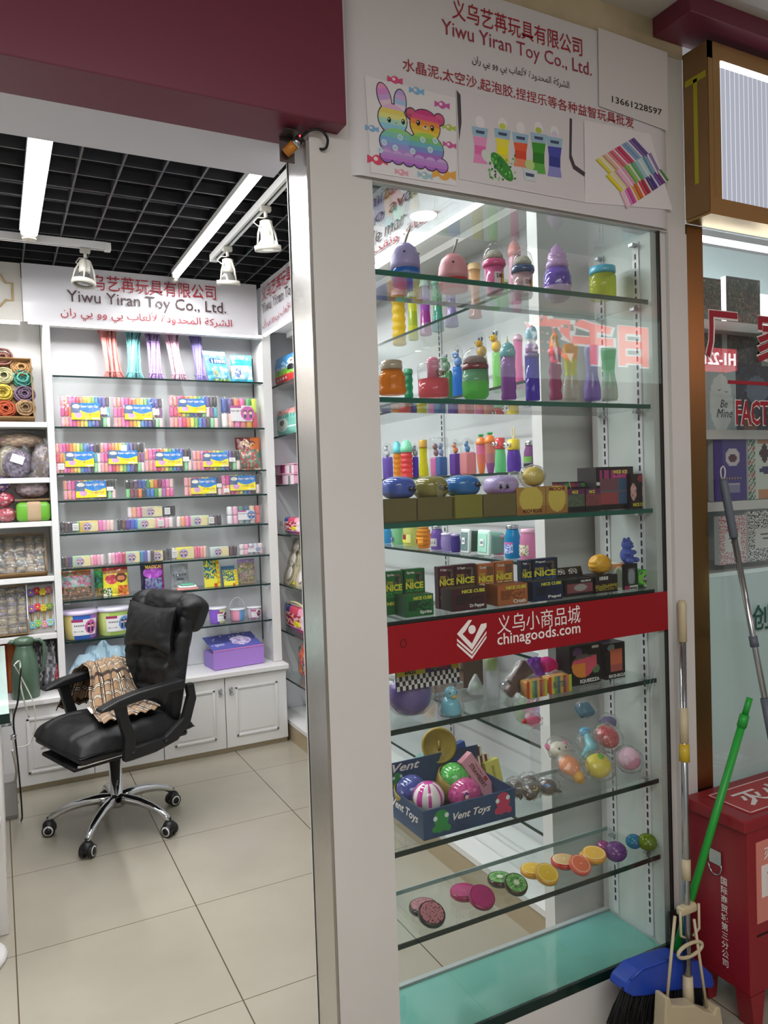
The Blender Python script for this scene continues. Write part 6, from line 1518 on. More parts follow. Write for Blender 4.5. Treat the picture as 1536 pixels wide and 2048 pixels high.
rb('bright blue slime bottle with a silver lid', 1010, 1042, 1050, 1113, Z, [.95, 1, 1, .95, .7], '#1fa5d9', 'screw', 'silver', caph=.12, X=1.66, labelc=lambda u, v: '#c96ab0' if v > .75 else ('#5a7fd0' if rnd(u, v, 3, 8) > 0 else '#d0d6f0'), group=G4)
rb('wide pink slime jar with a picture label', 1040, 1074, 1058, 1118, Z, [.97, 1, 1, .97, .8], '#f2a5cc', 'lid', '#f0bcd4', X=1.66, labelc=lambda u, v: ('#8a7a6a' if rnd(u, v, 5, 9) > .1 else '#e6dcc4'), group=G4)
rb('white slime bottle with a silver lid half behind the end panel', 1073, 1095, 1058, 1120, Z, [.9, 1, 1, .8, .6], '#f0efe9', 'screw', 'silver', caph=.14, X=1.70, bands=['#b5856a', '#cfc0b0', '#8f9aa0', '#f0efe4', '#f0efe4', '#f0efe4'], group=G4)
# lower right wall shelves: cartons half hidden behind the red stripe
t = thing('toy_carton', 'white carton with a small bear drawing on the fifth right wall shelf', 'carton', (1.71, 2.22, .959), HP)
child(t, 'box', MB().paint('#e3e3ea').box(-.16, .16, -.06, .09, 0, .08), PRINT); child(t, 'bear_print', MB().paint('#d9a54a').disc((.02, -.0606, .045), .022, 16).paint('#3a2f2a').disc((.012, -.061, .05), .003, 8).disc((.028, -.061, .05), .003, 8), PRINT)
t = thing('sweet_bag', 'clear bag of pale pastel pieces on the fifth right wall shelf behind the blue duck', 'bag', (1.70, 2.62, .959), HP); child(t, 'pieces', MB().ell((0, 0, .09), .12, .05, .09, 24, 16, lambda d: pool(['#e3d9dc', '#d9cfe3', '#cfe0d9', '#e6dccf', '#d0b5c9'], 3, 6)(d.x, d.z), lambda d: 1 + .08 * noise.noise(d * 6)), MATTE); child(t, 'clear_wrap', MB().ell((0, 0, .095), .13, .058, .095, 18, 12, None, lambda d: 1 + .08 * noise.noise(d * 5)), FILM)
t = thing('carton', 'plain brown carton on the sixth right wall shelf behind the yellow lid', 'carton', (1.72, atx(925, 1505, 1.72).y, .663), HP + .15); child(t, 'box', MB().box(-.11, .10, -.07, .07, 0, .20), pbr('dull_carton', '#5f4c40', .8)); child(t, 'flap', MB().box(-.11, .10, -.085, -.071, .14, .199), pbr('flap_carton', '#7a6656', .8))
t = thing('toy_tray', 'white open carton of foil wrapped pieces left of the brown carton', 'carton', (1.70, atx(838, 1515, 1.70).y, .663), HP); child(t, 'box', MB().paint('#d9d6d6').box(-.16, .16, -.06, .06, 0, .006).box(-.16, .16, -.06, -.056, .006, .08).box(-.16, .16, .056, .06, .006, .08).box(-.16, -.156, -.056, .056, .006, .08).box(.156, .16, -.056, .056, .006, .08), PRINT)
o = child(t, 'pieces', MB().ell((0, 0, .06), .15, .052, .03, 30, 10, lambda d: pool(['#9aa3b5', '#c9ccd6', '#6a7388', '#d9a5b0'], 3, 14)(d.x, d.y), lambda d: 1 + .18 * noise.noise(d * 12)), FOIL); o['kind'] = 'stuff'
for i, (px, py, c, lab) in enumerate(((1050, 1432, '#c9dcc0', 'clear bag with pale green rings on the sixth right wall shelf'), (1072, 1425, '#f0a0c8', 'clear bag with pink pieces on the sixth right wall shelf'), (1090, 1415, '#cfc6e6', 'clear bag with lilac pieces beside the end panel'))):
    t = thing('toy_bag', lab, 'bag', (1.70, atx(px, py, 1.70).y, .663), HP); child(t, 'pieces', MB().paint(c).ell((0, 0, .055), .045, .035, .055, 16, 12, None, lambda d: 1 + .15 * noise.noise(d * 4)), GEL); child(t, 'clear_wrap', MB().ell((0, 0, .065), .055, .042, .065, 14, 10, None, lambda d: 1 + .15 * noise.noise(d * 4)), FILM)
# ================================================================== goods in the display case
def cz(px, py, Z, Y): q = aty(px, py, Y); q.z = Z + .0008; return q
def jar(lab, cx, y, Z, Y, parts_, name='slime_jar', cat='jar', rz=0, group=None):
    """parts_: [(part name, [(radius px, pixel row)] from bottom to top, colours, material)] measured around column cx at depth Y"""
    P = cz(cx, y, Z, Y); m = mpp(P); t = thing(name, lab, cat, tuple(P), rz, group)
    y0 = 1024 - 0
    for nm, pr, cols, mat in parts_:
        prof = [(r * m, max(0, aty(cx, py, Y).z - Z)) for r, py in pr]
        b = MB()
        if isinstance(cols, str): b.paint(cols).lathe(prof, n=26)
        else: b.lathe(prof, n=26, cols=cols)
        child(t, nm, b, mat)
    return t, m
S1 = SZ[0]; Y = 1.735
def whale(lab, cx, lower, upper, sx):
    yb = aty(cx, 500, Y); base = 578 if cx < 850 else 598
    t, m = jar(lab, cx, base, S1, Y, [('body', [(23, base), (28, base - 8), (29, base - 28), (29, base - 48)], lower, GEL)])
    P = t.location; z1 = aty(cx, base - 46, Y).z - S1; r = 29.5 * m
    child(t, 'whale_cap', MB().paint(upper).lathe([(r, z1 - .012), (r * 1.02, z1), (r * .98, z1 + .02), (r * .8, z1 + .042), (r * .45, z1 + .054), (r * .08, z1 + .058)], n=26, wob=lambda a, j: 1), PAINT)
    child(t, 'eyes', MB().paint('#23232a').ell((r * .86, -r * .35, z1 + .03), .003, .003, .003, 8, 6).ell((-r * .5, -r * .8, z1 + .026), .003, .003, .003, 8, 6), PAINT)
    child(t, 'straw', MB().paint('#8f8a80').tube([(0, 0, z1 + .056), (.006, 0, z1 + .072), (.016, 0, z1 + .098)], .0028, 8), PAINT)
whale('whale shaped jar with a purple cap over blue slime on the top shelf', 812, ['#c98fb8', '#8fb5e0', '#1f7fd9'], '#a092c4', 0)
whale('whale shaped jar with a pink cap over red slime on the top shelf', 908, ['#e6a09a', '#e0655a', '#e04a44'], '#d98f98', 0)
def shake(lab, cx, y0, y1, c1, c2, txt):
    t, m = jar(lab, cx, y1, S1, Y, [('cup', [(15, y1), (16.5, y1 - 6), (20, y1 - 55)], c1, GLOSS), ('rim', [(22, y1 - 56), (23.5, y1 - 60), (23, y1 - 68), (20, y1 - 70)], c2, GLOSS), ('dome_lid', [(21, y1 - 71), (21, y1 - 80), (17, y1 - 94), (8, y1 - 102), (1, y1 - 104)], '#fff', CLEAR), ('topping', [(18, y1 - 71), (18, y1 - 78), (12, y1 - 88), (2, y1 - 91)], '#c9c2b5', YARN)], name='milkshake_jar')
    z = aty(cx, y1 - 34, Y).z - S1; r = 18.5 * m
    c = MB().paint('#e9b03a').grid(lambda u, v: ((r + .0006) * math.cos(-1.35 + 1.1 * u), (r + .0006) * math.sin(-1.35 + 1.1 * u), z + (v - .5) * .035), 8, 4)
    c.paint('#8f5aa8').grid(lambda u, v: ((r + .0004) * math.cos(-1.35 + 1.1 * u), (r + .0004) * math.sin(-1.35 + 1.1 * u), z - .02 - .014 * v), 8, 3)
    c.paint('#e9c9d0').grid(lambda u, v: ((r + .0008) * math.cos(-2.2 + .7 * u), (r + .0008) * math.sin(-2.2 + .7 * u), z + (v - .6) * .05), 8, 4)
    c.paint('#3a3038'); put_text(c, txt, -.012, .008, z - .004, z + .008, -r - .0016, bold=.02)
    child(t, 'label', c, PRINT)
shake('milkshake slime cup with a pink rim and clear dome on the top shelf', 990, 487, 592, ['#d05a8a', '#c95f90'], '#d84f88', 'SLIME')
shake('milkshake slime cup with a navy rim and clear dome on the top shelf', 1047, 497, 604, ['#b58a8f', '#b5949a'], '#46587f', 'CONE')
t, m = jar('purple ice cream egg jar with a swirled lilac top on the top shelf', 1116, 604, S1, Y, [('egg_cup', [(15, 604), (24, 596), (28, 575), (27, 553), (22, 540)], ['#c7b0d6', '#c7b0d6', '#6a4fae', '#6f55b5'], GLOSS), ('swirl', [(20, 539), (23, 533), (21, 526), (17, 522), (19, 516), (17, 508), (12, 504), (12, 499), (7, 494), (1, 488)], '#bf9ac9', GLOSS)])
t, m = jar('yellow green slime jar with a sky blue lid at the right of the top shelf', 1206, 600, S1, Y, [('body', [(23, 600), (26, 596), (26, 556), (23, 550)], '#cfd85a', GEL), ('lid', [(25, 550), (26, 546), (26, 537), (23, 535)], '#57b3cf', GLOSS)])
# second shelf
S2 = SZ[1]; Y = 1.70
t, m = jar('honey orange ribbed slime jar with a grey lid at the left of the second shelf', 785, 790, S2, Y, [('body', [(25, 790), (28, 786), (28, 778), (26, 774), (28, 768), (26, 763), (28, 757), (25, 751), (21, 742)], '#d98a1f', GEL), ('lid', [(21, 741), (22, 738), (21, 724), (18, 722)], '#b5a58f', GLOSS)])
t, m = jar('wide pink slime jar with a small knob lid and brown lettering', 868, 795, S2, Y, [('body', [(29, 795), (31, 790), (31, 760)], '#d96a74', GEL), ('glass_top', [(31.5, 759), (32, 735), (28, 728), (18, 725)], '#fff', CLEAR), ('knob_lid', [(12, 757), (12, 728), (13, 722), (8, 716), (1, 714)], '#e990ae', GLOSS)])
c = MB().paint('#7a4a3a'); put_text(c, 'SLIMY', -.018, .014, aty(868, 758, Y).z - S2, aty(868, 746, Y).z - S2, -33.5 * m, bold=.05); child(t, 'lettering', c, PRINT)
t, m = jar('jar of green slime under a dark red band and clear topping dome', 952, 798, S2, Y, [('body', [(20, 799), (26, 792), (27, 765), (26, 742)], ['#6fc95f', '#7ad06a', '#7fae8f'], GEL), ('band', [(26.5, 741), (27, 738), (27, 732), (26, 731)], '#7a2f34', GLOSS), ('dome_lid', [(26, 730), (25, 716), (18, 704), (8, 696), (1, 694)], '#fff', CLEAR), ('topping', [(24, 730), (22, 720), (14, 714), (3, 712)], '#9a8080', YARN)])
t, m = jar('purple wavy bottle with a teal animal cap on the second shelf', 1018, 800, S2, Y, [('body', [(14, 800), (15.5, 796), (14, 785), (15.5, 775), (14, 762), (15, 750), (14, 735), (15, 716)], '#a05fae', GEL), ('animal_cap', [(15, 715), (16, 706), (14, 696), (10, 690), (4, 686)], '#5fa5ae', GLOSS), ('horn', [(2.5, 686), (1.5, 680), (.4, 672)], '#d9cf8a', GLOSS)], name='slime_bottle', cat='bottle')
t, m = jar('clear violet cylinder bottle with a round headed stopper on the second shelf', 1066, 802, S2, Y, [('body', [(13.5, 802), (14, 799), (14, 717)], '#5f3fb5', GEL), ('ring', [(14.5, 716), (14.5, 709), (13, 708)], '#8f6fb0', GLOSS), ('stopper', [(12, 707), (13, 698), (11, 690), (8, 687), (11, 680), (12, 668), (9, 657), (3, 652)], ['#a96fb0', '#b58fc4', '#d9c9e0', '#e3dfe6', '#8fc4dc', '#8fc4dc', '#8fb9d9'], GLOSS)], name='slime_bottle', cat='bottle')
t, m = jar('pink bubbly bottle with an ice cream stopper on the second shelf', 1112, 800, S2, Y, [('body', [(12, 800), (13, 794), (10.5, 782), (13, 770), (10.5, 756), (13, 744), (11, 730), (12, 712)], '#b8638a', GEL), ('band', [(13, 711), (14, 704), (13, 698)], '#e05a70', GLOSS), ('ice_cream_stopper', [(9, 697), (9, 690), (7, 682), (8, 676), (4, 668)], ['#d9a03a', '#d9943a', '#c98a2f', '#d99a3a'], GLOSS)], name='slime_bottle', cat='bottle')
BEER = lambda b, t_: [(15, b), (17, b - 6), (16, b - 28), (12, b - 48), (11, b - 60), (13, b - 80), (15, t_ + 6), (14, t_)]
t, m = jar('waisted bottle of yellow over clear slime with a flat top', 1143, 801, S2, Y, [('body', BEER(801, 690), ['#d0ccc6', '#d3cfc9', '#cfcabf', '#cfd04a', '#d6d23a', '#e8b02f', '#eea52a'], GEL)], name='slime_bottle', cat='bottle')
t, m = jar('waisted lavender bottle beside the yellow one', 1185, 802, S2, Y, [('body', BEER(802, 693), ['#9a86c9', '#a590cf', '#a08cc9', '#a59ac9', '#aaa5cf', '#b0a8d3', '#b5aed6'], GEL)], name='slime_bottle', cat='bottle')
t, m = jar('waisted white and green bottle at the right of the second shelf', 1219, 802, S2, Y, [('body', BEER(802, 697), ['#c6cdc6', '#c9d0c6', '#b9d0bd', '#a5d0ae', '#7fc98f', '#6fc07f', '#9fd0aa'], GEL)], name='slime_bottle', cat='bottle')
# third shelf: cartons with big soft buns
S3 = SZ[2]; Y = 1.66
KR = pbr('kraft_olive', '#6f6338', .75, vary=(8, '#5f5430', .5)); KY = pbr('kraft_yellow', '#857f2f', .7)
def carton(lab, x0, x1, yt_, yb_, Z, Y, mat, d=.09, name='carton', rz=0):
    a, b = aty(x0, yb_, Y), aty(x1, yb_, Y); h = aty((x0 + x1) / 2, yt_, Y).z - Z; w = b.x - a.x
    t = thing(name, lab, 'carton', ((a.x + b.x) / 2, Y, Z + .0008), rz)
    child(t, 'box', MB().box(-w / 2, w / 2, 0, d, 0, h), mat, bevel=.0015); child(t, 'flap', MB().box(-w / 2, w / 2, -.0006, .002, h * .82, h + .003), mat)
    return t, w, h
for lab, a, b, yt_, mt in (('brown carton under the blue bun at the left of the third shelf', 768, 834, 1000, KR), ('brown carton under the olive bun', 836, 905, 997, KR), ('yellow carton under the second blue bun', 911, 966, 992, KY), ('brown carton under the lavender bun', 968, 1033, 990, KR)):
    carton(lab, a, b, yt_, 1035, S3, Y, mt)
def bun(lab, x0, x1, y0, y1, c, face, cat='squeeze toy', name='squishy_bun', lump=.04, film_=False, c2=None):
    cx, cy = (x0 + x1) / 2, (y0 + y1) / 2; P = aty(cx, cy, Y + .045); m = mpp(P); rx, rz_2 = (x1 - x0) / 2 * m, (y1 - y0) / 2 * m
    zb = aty(cx, y1, Y + .045).z; t = thing(name, lab, cat, (P.x, P.y, zb), group='big squeeze buns on the third shelf')
    dk = tuple_dark(c)
    def cf(d): return (c2 if c2 and d.z < -.35 else c) if not (d.z > .75 and int(math.atan2(d.y, d.x) * 6) % 2) else dk
    SQ = lambda d: (abs(d.x) ** 2.7 + abs(d.y) ** 2.7 + abs(d.z) ** 2.7) ** (-1 / 2.7)
    child(t, 'body', MB().ell((0, 0, rz_2), rx, .045, rz_2, 30, 20, cf, lambda d: SQ(d) + lump * (.5 * noise.noise(d * 2.2) + .35 * max(0, d.z - .6) * math.sin(9 * math.atan2(d.y, d.x)))), GLOSS)
    if face:
        e = MB(); fx, fz, s = face
        for q in (-1, 1):
            e.paint('#131316').ell((rx * (fx + q * s), -.046 * (1 - abs(fx + q * s) ** 2.7) ** (1 / 2.7) - .001, rz_2 * (1 + fz)), .0052, .003, .0062, 10, 8)
            e.paint('#fff').ell((rx * (fx + q * s) + .001, -.046 * (1 - abs(fx + q * s) ** 2.7) ** (1 / 2.7) - .004, rz_2 * (1 + fz) + .002), .0014, .001, .0014, 6, 4)
        yy = -.046 * (1 - abs(fx) ** 2.7) ** (1 / 2.7) - .002
        e.paint('#2a1a1a').tube([(rx * fx - .005, yy, rz_2 * (.86 + fz)), (rx * fx - .002, yy - .001, rz_2 * (.78 + fz)), (rx * fx + .002, yy - .001, rz_2 * (.78 + fz)), (rx * fx + .005, yy, rz_2 * (.86 + fz))], .0008, 5)
        child(t, 'face', e, GLOSS)
    return t
bun('shiny blue squeeze bun on the leftmost brown carton', 765, 828, 953, 999, '#4a5fb5', (.42, -.12, .17))
t = bun('olive brown squeeze bun with a smiling face and clear tag', 829, 893, 952, 1000, '#8a8040', (.28, 0, .2)); child(t, 'clear_tag', MB().grid(lambda u, v: (-.012 + .014 * u, -.052 - .004 * u, .052 - .045 * v), 4, 6), FILM)
bun('plain blue squeeze bun with its face turned right', 892, 957, 950, 994, '#2f6fb5', (.5, .1, .13), lump=.02)
bun('lavender squeeze bun with a small smiling face', 969, 1034, 950, 992, '#b5a0cf', (-.45, -.1, .2), c2='#b58ad0')
def cube(u, v):
    if ((u - .5) / .4) ** 2 + ((v - .55) / .5) ** 2 < 1: return '#d9c058'
    return '#b58a4a' if v > .3 else '#a8743a'
def printed(lab, x0, x1, yt_, yb_, Z, Y, cf, d=.06, cat='carton', name='toy_carton', nx=30, nz=26, side='#222', rz=0, texts=(), header=None, mat=PRINT):
    a, b = aty(x0, yb_, Y), aty(x1, yb_, Y); h = aty((x0 + x1) / 2, yt_, Y).z - Z; w = b.x - a.x
    t = thing(name, lab, cat, ((a.x + b.x) / 2, Y, Z + .0008), rz)
    child(t, 'box', MB().paint(side).box(-w / 2, w / 2, .0008, d, 0, h), PRINT); child(t, 'printed_face', MB().grid(lambda u, v: ((u - .5) * w, 0, h * v), nx, nz, cf, smooth=False), mat)
    if header:
        hh, hcf = header; child(t, 'display_header', MB().grid(lambda u, v: ((u - .5) * w * 1.02, d - .002 + .008 * v, h + hh * v), nx, 18, hcf, smooth=False).paint(side).box(-w * .51, w * .51, d - .001, d + .001, h * .9, h + hh * .3), PRINT)
    if texts:
        c = MB()
        for s, u0, u1, v0, v1, cc in texts: c.paint(cc); put_text(c, s, (u0 - .5) * w, (u1 - .5) * w, h * v0, h * v1, -.0012 if v1 <= 1.0001 else d - .003 + .008 * (v1 - 1) - .002, bold=.045)
        child(t, 'lettering', c, PRINT)
    return t, w, h
printed('tan carton with a round yellow window under the wrapped yellow toy', 1034, 1092, 975, 1027, S3, Y, cube, side='#96743f', texts=(('MOCHI MOCHI', .2, .85, .06, .2, '#7a2f1f'),))
printed('tan carton with yellow window and red lettering beside the wrapped yellow toy', 1093, 1136, 972, 1025, S3, Y, cube, side='#96743f', texts=(('MOCHI', .15, .85, .82, .96, '#8a2f2a'),))
P = aty(1067, 952, Y + .03); t = thing('wrapped_toy', 'round yellow squeeze toy in a clear bag on the tan carton', 'squeeze toy', (P.x, P.y, aty(1067, 972, Y + .03).z)); m = mpp(P)
child(t, 'toy', MB().paint('#d9bd4a').ell((0, 0, 19 * m), 24 * m, .028, 20 * m, 22, 16, None, lambda d: 1 + .06 * noise.noise(d * 5)), GLOSS); child(t, 'clear_wrap', MB().ell((-.004, 0, 20 * m), 30 * m, .034, 23 * m, 20, 14, None, lambda d: 1 + .14 * noise.noise(d * 4)).tube([(-28 * m, 0, 18 * m), (-44 * m, 0, 22 * m), (-52 * m, .005, 16 * m)], [.008, .014, .018], 8), FILM)
def nicew(c1, c2):
    def f(u, v):
        if v > .78: return '#6a2a5a'
        if v < .22: return '#17191a'
        return c1 if rnd(u, v, 3, 6) > 0 else c2
    return f
NH = lambda u, v: (['#a83a4a', '#7a3f6a', '#3f8f4f'][int(u * 3)] if .15 < v < .85 and (u * 3) % 1 > .12 else '#1b1b1d')
printed('small dark window box with green jelly and a three colour header', 1136, 1170, 979, 1021, S3, Y, nicew('#4f5f4a', '#5f6f5a'), side='#1d2220', texts=(('NICE', .25, .6, .8, .94, '#e0d84a'),), header=(.022, NH))
printed('small dark window box with rose jelly and a three colour header', 1172, 1202, 978, 1019, S3, Y, nicew('#8a4a50', '#7a4448'), side='#1d1a1c', texts=(('NICE', .2, .6, .8, .94, '#e0d84a'),), header=(.022, NH))
def bigc(u, v):
    if v > .72: return ('#a83f7a' if (u * 6) % 1 > .25 else '#2a1f2a') if .08 < u < .88 and v < .93 else '#1b181b'
    if v < .12: return '#141416'
    if u < .10: return '#17151a' if int(v * 14) % 2 else '#d9d9d4'
    if abs(v - .42) < .02 or abs(u - .58) < .015: return '#6a6470'
    return ('#7a4f5a' if v > .42 else '#a34a50') if u < .58 else '#3f5f7f'
printed('large dark window box of four big jelly cubes with a price sticker', 1194, 1268, 934, 1018, S3, Y + .015, bigc, d=.08, side='#201a20', nx=44, nz=40, texts=(('NICE ICE', .45, .82, .84, .92, '#e6dc4a'), ('BABY', .45, .8, .74, .82, '#d85a9a')))
def cones(u, v):
    for c in (.15, .75):
        if ((u - c) / .16) ** 2 + ((v - .48) / .24) ** 2 < 1: return '#d9a8a5' if rnd(u, v, 2, 9) > -.2 else '#b57f80'
    if ((u - .55) / .18) ** 2 + ((v - .86) / .1) ** 2 < 1: return '#8f2f3a'
    return '#211a1c'
printed('black carton with two pale cone shapes at the right end of the third shelf', 1262, 1300, 948, 1014, S3, Y, cones, d=.07, side='#211a1c', texts=(('NICE CONES', .1, .95, .06, .16, '#e0d03a'),))
# fourth shelf: the cube toy cards and boxes
S4 = SZ[3]; Y = 1.655
def nice_set(lab1, lab2, x0, x1, yc, xb0, xb1, yb0, yb1, base, dark, txt, logo, yt2=None):
    """a display card standing behind a small window box"""
    def card(u, v):
        if u < .04 or u > .96: return dark
        if .55 < u < .9 and .70 < v < .93: return '#6a5a4f' if rnd(u, v, 3, 8) > 0 else dark
        return base
    printed(lab1, x0, x1, yc, yb1 + 2, S4, Y + .05, card, d=.02, name='cube_toy_carton', side=dark, nx=24, nz=40, texts=(('DON', .1, .42, .70, .78, '#c9b53a'), ('NICE', .06, .92, .54, .70, '#e3dc4a'), ('CUBE', .06, .92, .40, .52, txt), ('NICE', .08, .7, .22, .3, '#e3dc4a'), (logo, .12, .5, .88, .95, '#d9d6cf')))
    def box(u, v):
        if .12 < u < .9 and .25 < v < .75: return dark if rnd(u, v, 6, 7) > -.1 else base
        return base
    if xb0 is not None: printed(lab2, xb0, xb1, yb0, yb1, S4, Y - .012, box, d=.055, name='cube_toy_box', side=dark, nx=28, nz=22, texts=(('NICE CUBE', .28, .95, .77, .93, '#d9d84a'), (logo, .5, .93, .08, .27, '#e6e3df')))
GRN_, PUR_, ORG_, NVY_ = ('#1f6a34', '#123f22'), ('#5a2036', '#33141f'), ('#b5693a', '#8a4a26'), ('#1d2c4f', '#11182b')
nice_set('green cube toy carton at the left end of the fourth shelf', '', 772, 809, 1143, None, None, 0, 1237, *GRN_, '#3f9a4a', 'Sprite')
nice_set('green cube toy carton standing behind the green window box', 'green window box with white script lettering', 811, 852, 1138, 812, 868, 1190, 1240, *GRN_, '#3f9a4a', 'Sprite')
nice_set('dark red cube toy carton right of the green ones', '', 879, 912, 1133, None, None, 0, 1226, *PUR_, '#8a3a4a', 'Dr Pepper')
nice_set('brown red cube toy carton behind the dark window box', 'dark brown red window box with an oval white emblem', 912, 954, 1129, 905, 974, 1176, 1228, '#4a1f2a', '#2a1a1c', '#8a3a4a', 'Dr Pepper')
nice_set('orange cube toy carton between the red and the front orange one', '', 957, 991, 1128, None, None, 0, 1215, *ORG_, '#e6d3b0', 'Crush')
nice_set('orange cube toy carton behind the orange window box', 'orange window box with a round emblem on its side', 992, 1029, 1123, 996, 1056, 1169, 1217, *ORG_, '#e6d3b0', 'Crush')
nice_set('navy cube toy carton behind the orange window box at its right', '', 1045, 1066, 1121, None, None, 0, 1208, *NVY_, '#3a6ab0', 'Pepsi')
nice_set('navy cube toy carton behind the navy window box', 'navy window box with white lettering at its foot', 1067, 1117, 1117, 1066, 1126, 1162, 1208, *NVY_, '#3a6ab0', 'Pepsi')
def coffee(u, v):
    if .08 < u < .9 and .2 < v < .72: return '#8a4a54' if ((u - .5) / .22) ** 2 + ((v - .48) / .2) ** 2 > 1 else '#a5a5a0'
    return '#1c1a1b'
def emb(u, v):
    for c in (.3, .7):
        q = ((u - c) / .15) ** 2 + ((v - .5) / .36) ** 2
        if q < 1: return '#e3e3e0' if (q > .75 or rnd(u, v, 3, 16) > .05) else '#1b1b1b'
    return '#171717'
printed('black window box with rose jelly and two round white emblems on its header', 1131, 1192, 1158, 1203, S4, Y, coffee, d=.055, side='#1c1a1b', texts=(('SQUISHY', .5, .85, .78, .92, '#dcdcd8'),), header=(.028, emb))
def back(u, v):
    if .28 < u < .62 and .72 < v < .95: return '#e3e3de' if int(u * 60) % 2 else '#9a9a96'
    if .12 < v < .5 and int(v * 26) % 2: return '#c9b53a' if rnd(u, v, 2, 30) > -.2 else '#231c1a'
    return '#231c1a'
t, w_, h_ = printed('black carton with a barcode and lines of yellow print under the yellow bun', 1186, 1236, 1151, 1194, S4, Y, back, d=.06, side='#231c1a', nx=40, nz=30)
P = aty(1200, 1132, Y + .03); m = mpp(P); t = thing('squishy_bun', 'wavy mustard yellow squeeze bun on the black barcode carton', 'squeeze toy', (P.x, P.y, S4 + h_ + .002))
child(t, 'body', MB().paint('#e0a428').ell((0, 0, 19 * m), 24 * m, .03, 19.5 * m, 36, 26, None, lambda d: 1 + .045 * math.sin(13 * d.z + 4 * math.sin(5 * d.x))), PAINT)
def arch(u, v):
    q = math.hypot((u - .45) / .42, max(0, v - .55) / .36)
    if q < .75 and v > .1: return '#8f9a8a'
    if q < 1: return '#d9d9d0'
    return ['#6a4fb0', '#6a4fb0', '#e9e6e0', '#4fa84a', '#8fc43a', '#b0569a', '#4f9fd9', '#4fb5d9', '#6fc45a', '#e98a4a', '#e9944f'][int(v * 10.9)]
printed('white carton with a rainbow striped arch window', 1228, 1250, 1128, 1188, S4, Y + .01, arch, d=.05, side='#d9d6d0', nx=26, nz=44)
def bearbox(u, v):
    if .25 < u < .8 and .2 < v < .82: return '#5f6a64' if ((u - .52) / .26) ** 2 + ((v - .5) / .3) ** 2 > 1 else '#8f9aa0'
    if v < .14: return '#a83a6a' if u < .4 else '#dcdcd8'
    return '#151517'
t, w_, h_ = printed('tall black window box under the blue jelly bear', 1250, 1276, 1128, 1187, S4, Y, bearbox, d=.05, side='#151517', nx=26, nz=40, texts=(('BEARZ', .4, .95, .02, .09, '#1b1b1b'),))
P = aty(1254, 1126, Y + .025); m = mpp(P); t = thing('jelly_bear', 'translucent blue jelly bear sitting on the tall black window box', 'toy bear', (P.x, P.y, S4 + h_ + .002), .35)
BEAR = MB().paint('#5a6cc4').ell((0, 0, 15 * m), 15 * m, 13 * m, 16 * m, 20, 14).ell((0, -1 * m, 36 * m), 12.5 * m, 11 * m, 11 * m, 20, 14).ell((0, -10 * m, 33 * m), 5 * m, 5 * m, 4 * m, 12, 8)
for s in (-1, 1): BEAR.ell((s * 9 * m, 0, 46 * m), 4.5 * m, 3.5 * m, 4.5 * m, 12, 8).ell((s * 13 * m, -7 * m, 20 * m), 5 * m, 8 * m, 5 * m, 12, 8).ell((s * 12 * m, -12 * m, 5 * m), 6 * m, 9 * m, 5.5 * m, 12, 8)
o = child(t, 'body', BEAR, GEL); rm = o.modifiers.new('fuse', 'REMESH'); rm.mode = 'VOXEL'; rm.voxel_size = .0009; rm.use_smooth_shade = True; o.data.materials[0] = pbr('blue_jelly', '#6478c9', .1, transl=.45)
child(t, 'eyes', MB().paint('#20243a').ell((-4 * m, -11.5 * m, 38 * m), 1.2 * m, 1.2 * m, 1.2 * m, 8, 6).ell((4 * m, -11.5 * m, 38 * m), 1.2 * m, 1.2 * m, 1.2 * m, 8, 6), GLOSS)
def heart(u, v):
    x, y_ = (u - .5) * 2.6, (v - .47) * 2.7
    q = (x * x + y_ * y_ - 1) ** 3 - x * x * y_ ** 3
    if q < -.25: return '#5f5a58'
    if q < .15: return '#7fd04a'
    if v < .18: return '#123f1c'
    return '#2f8f34' if rnd(u, v, 3, 4) > -.2 else '#3fa83f'
printed('green carton with a heart shaped window reading LOVE at the right end', 1277, 1311, 1139, 1184, S4, Y, heart, d=.05, side='#3f9a3a', nx=34, nz=34, texts=(('LOVE', .28, .75, .44, .6, '#eceae6'), ('FIRST BITE', .3, .95, .06, .16, '#e3dcd6')))
# fifth shelf
S5 = SZ[4]; Y = 1.68
def check(u, v):
    if v < .45: return '#2b2436' if (int(u * 22) + int(v * 6.7)) % 2 else '#d9d6d2'
    if u < .45: return '#c9c23a'
    if ((u - .62) / .1) ** 2 + ((v - .72) / .2) ** 2 < 1: return '#6a7a4a'
    if ((u - .76) / .1) ** 2 + ((v - .68) / .2) ** 2 < 1: return '#8a3a5a'
    return '#c9b83a' if u > .88 else '#4a3a6a'
P = cz(822, 1437, S5, Y + .03); m = mpp(P); t = thing('wrapped_toy', 'big purple dome shaped squeeze toy in a clear bag on the fifth shelf', 'squeeze toy', tuple(P))
child(t, 'toy', MB().paint('#5a3a94').lathe([(14 * m, 0), (30 * m, 6 * m), (42 * m, 20 * m), (46 * m, 38 * m), (44 * m, 58 * m), (34 * m, 66 * m), (8 * m, 68 * m)], n=32, sy=.8), GLOSS); child(t, 'clear_wrap', MB().lathe([(18 * m, 0), (34 * m, 5 * m), (46 * m, 18 * m), (50 * m, 38 * m), (49 * m, 60 * m), (44 * m, 72 * m)], n=32, sy=.85, wob=lambda a, j: 1 + .05 * noise.noise(Vector((a * 3, j * 2, 1)))), FILM)
c = MB().grid(lambda u, v: (m * (-54 + 142 * u), -47 * m + 4 * m * v, m * (63 + 60 * v)), 66, 20, check, smooth=False).paint('#3a2f4f').box(-54 * m, 88 * m, -42 * m, -41 * m, 66 * m, 120 * m)
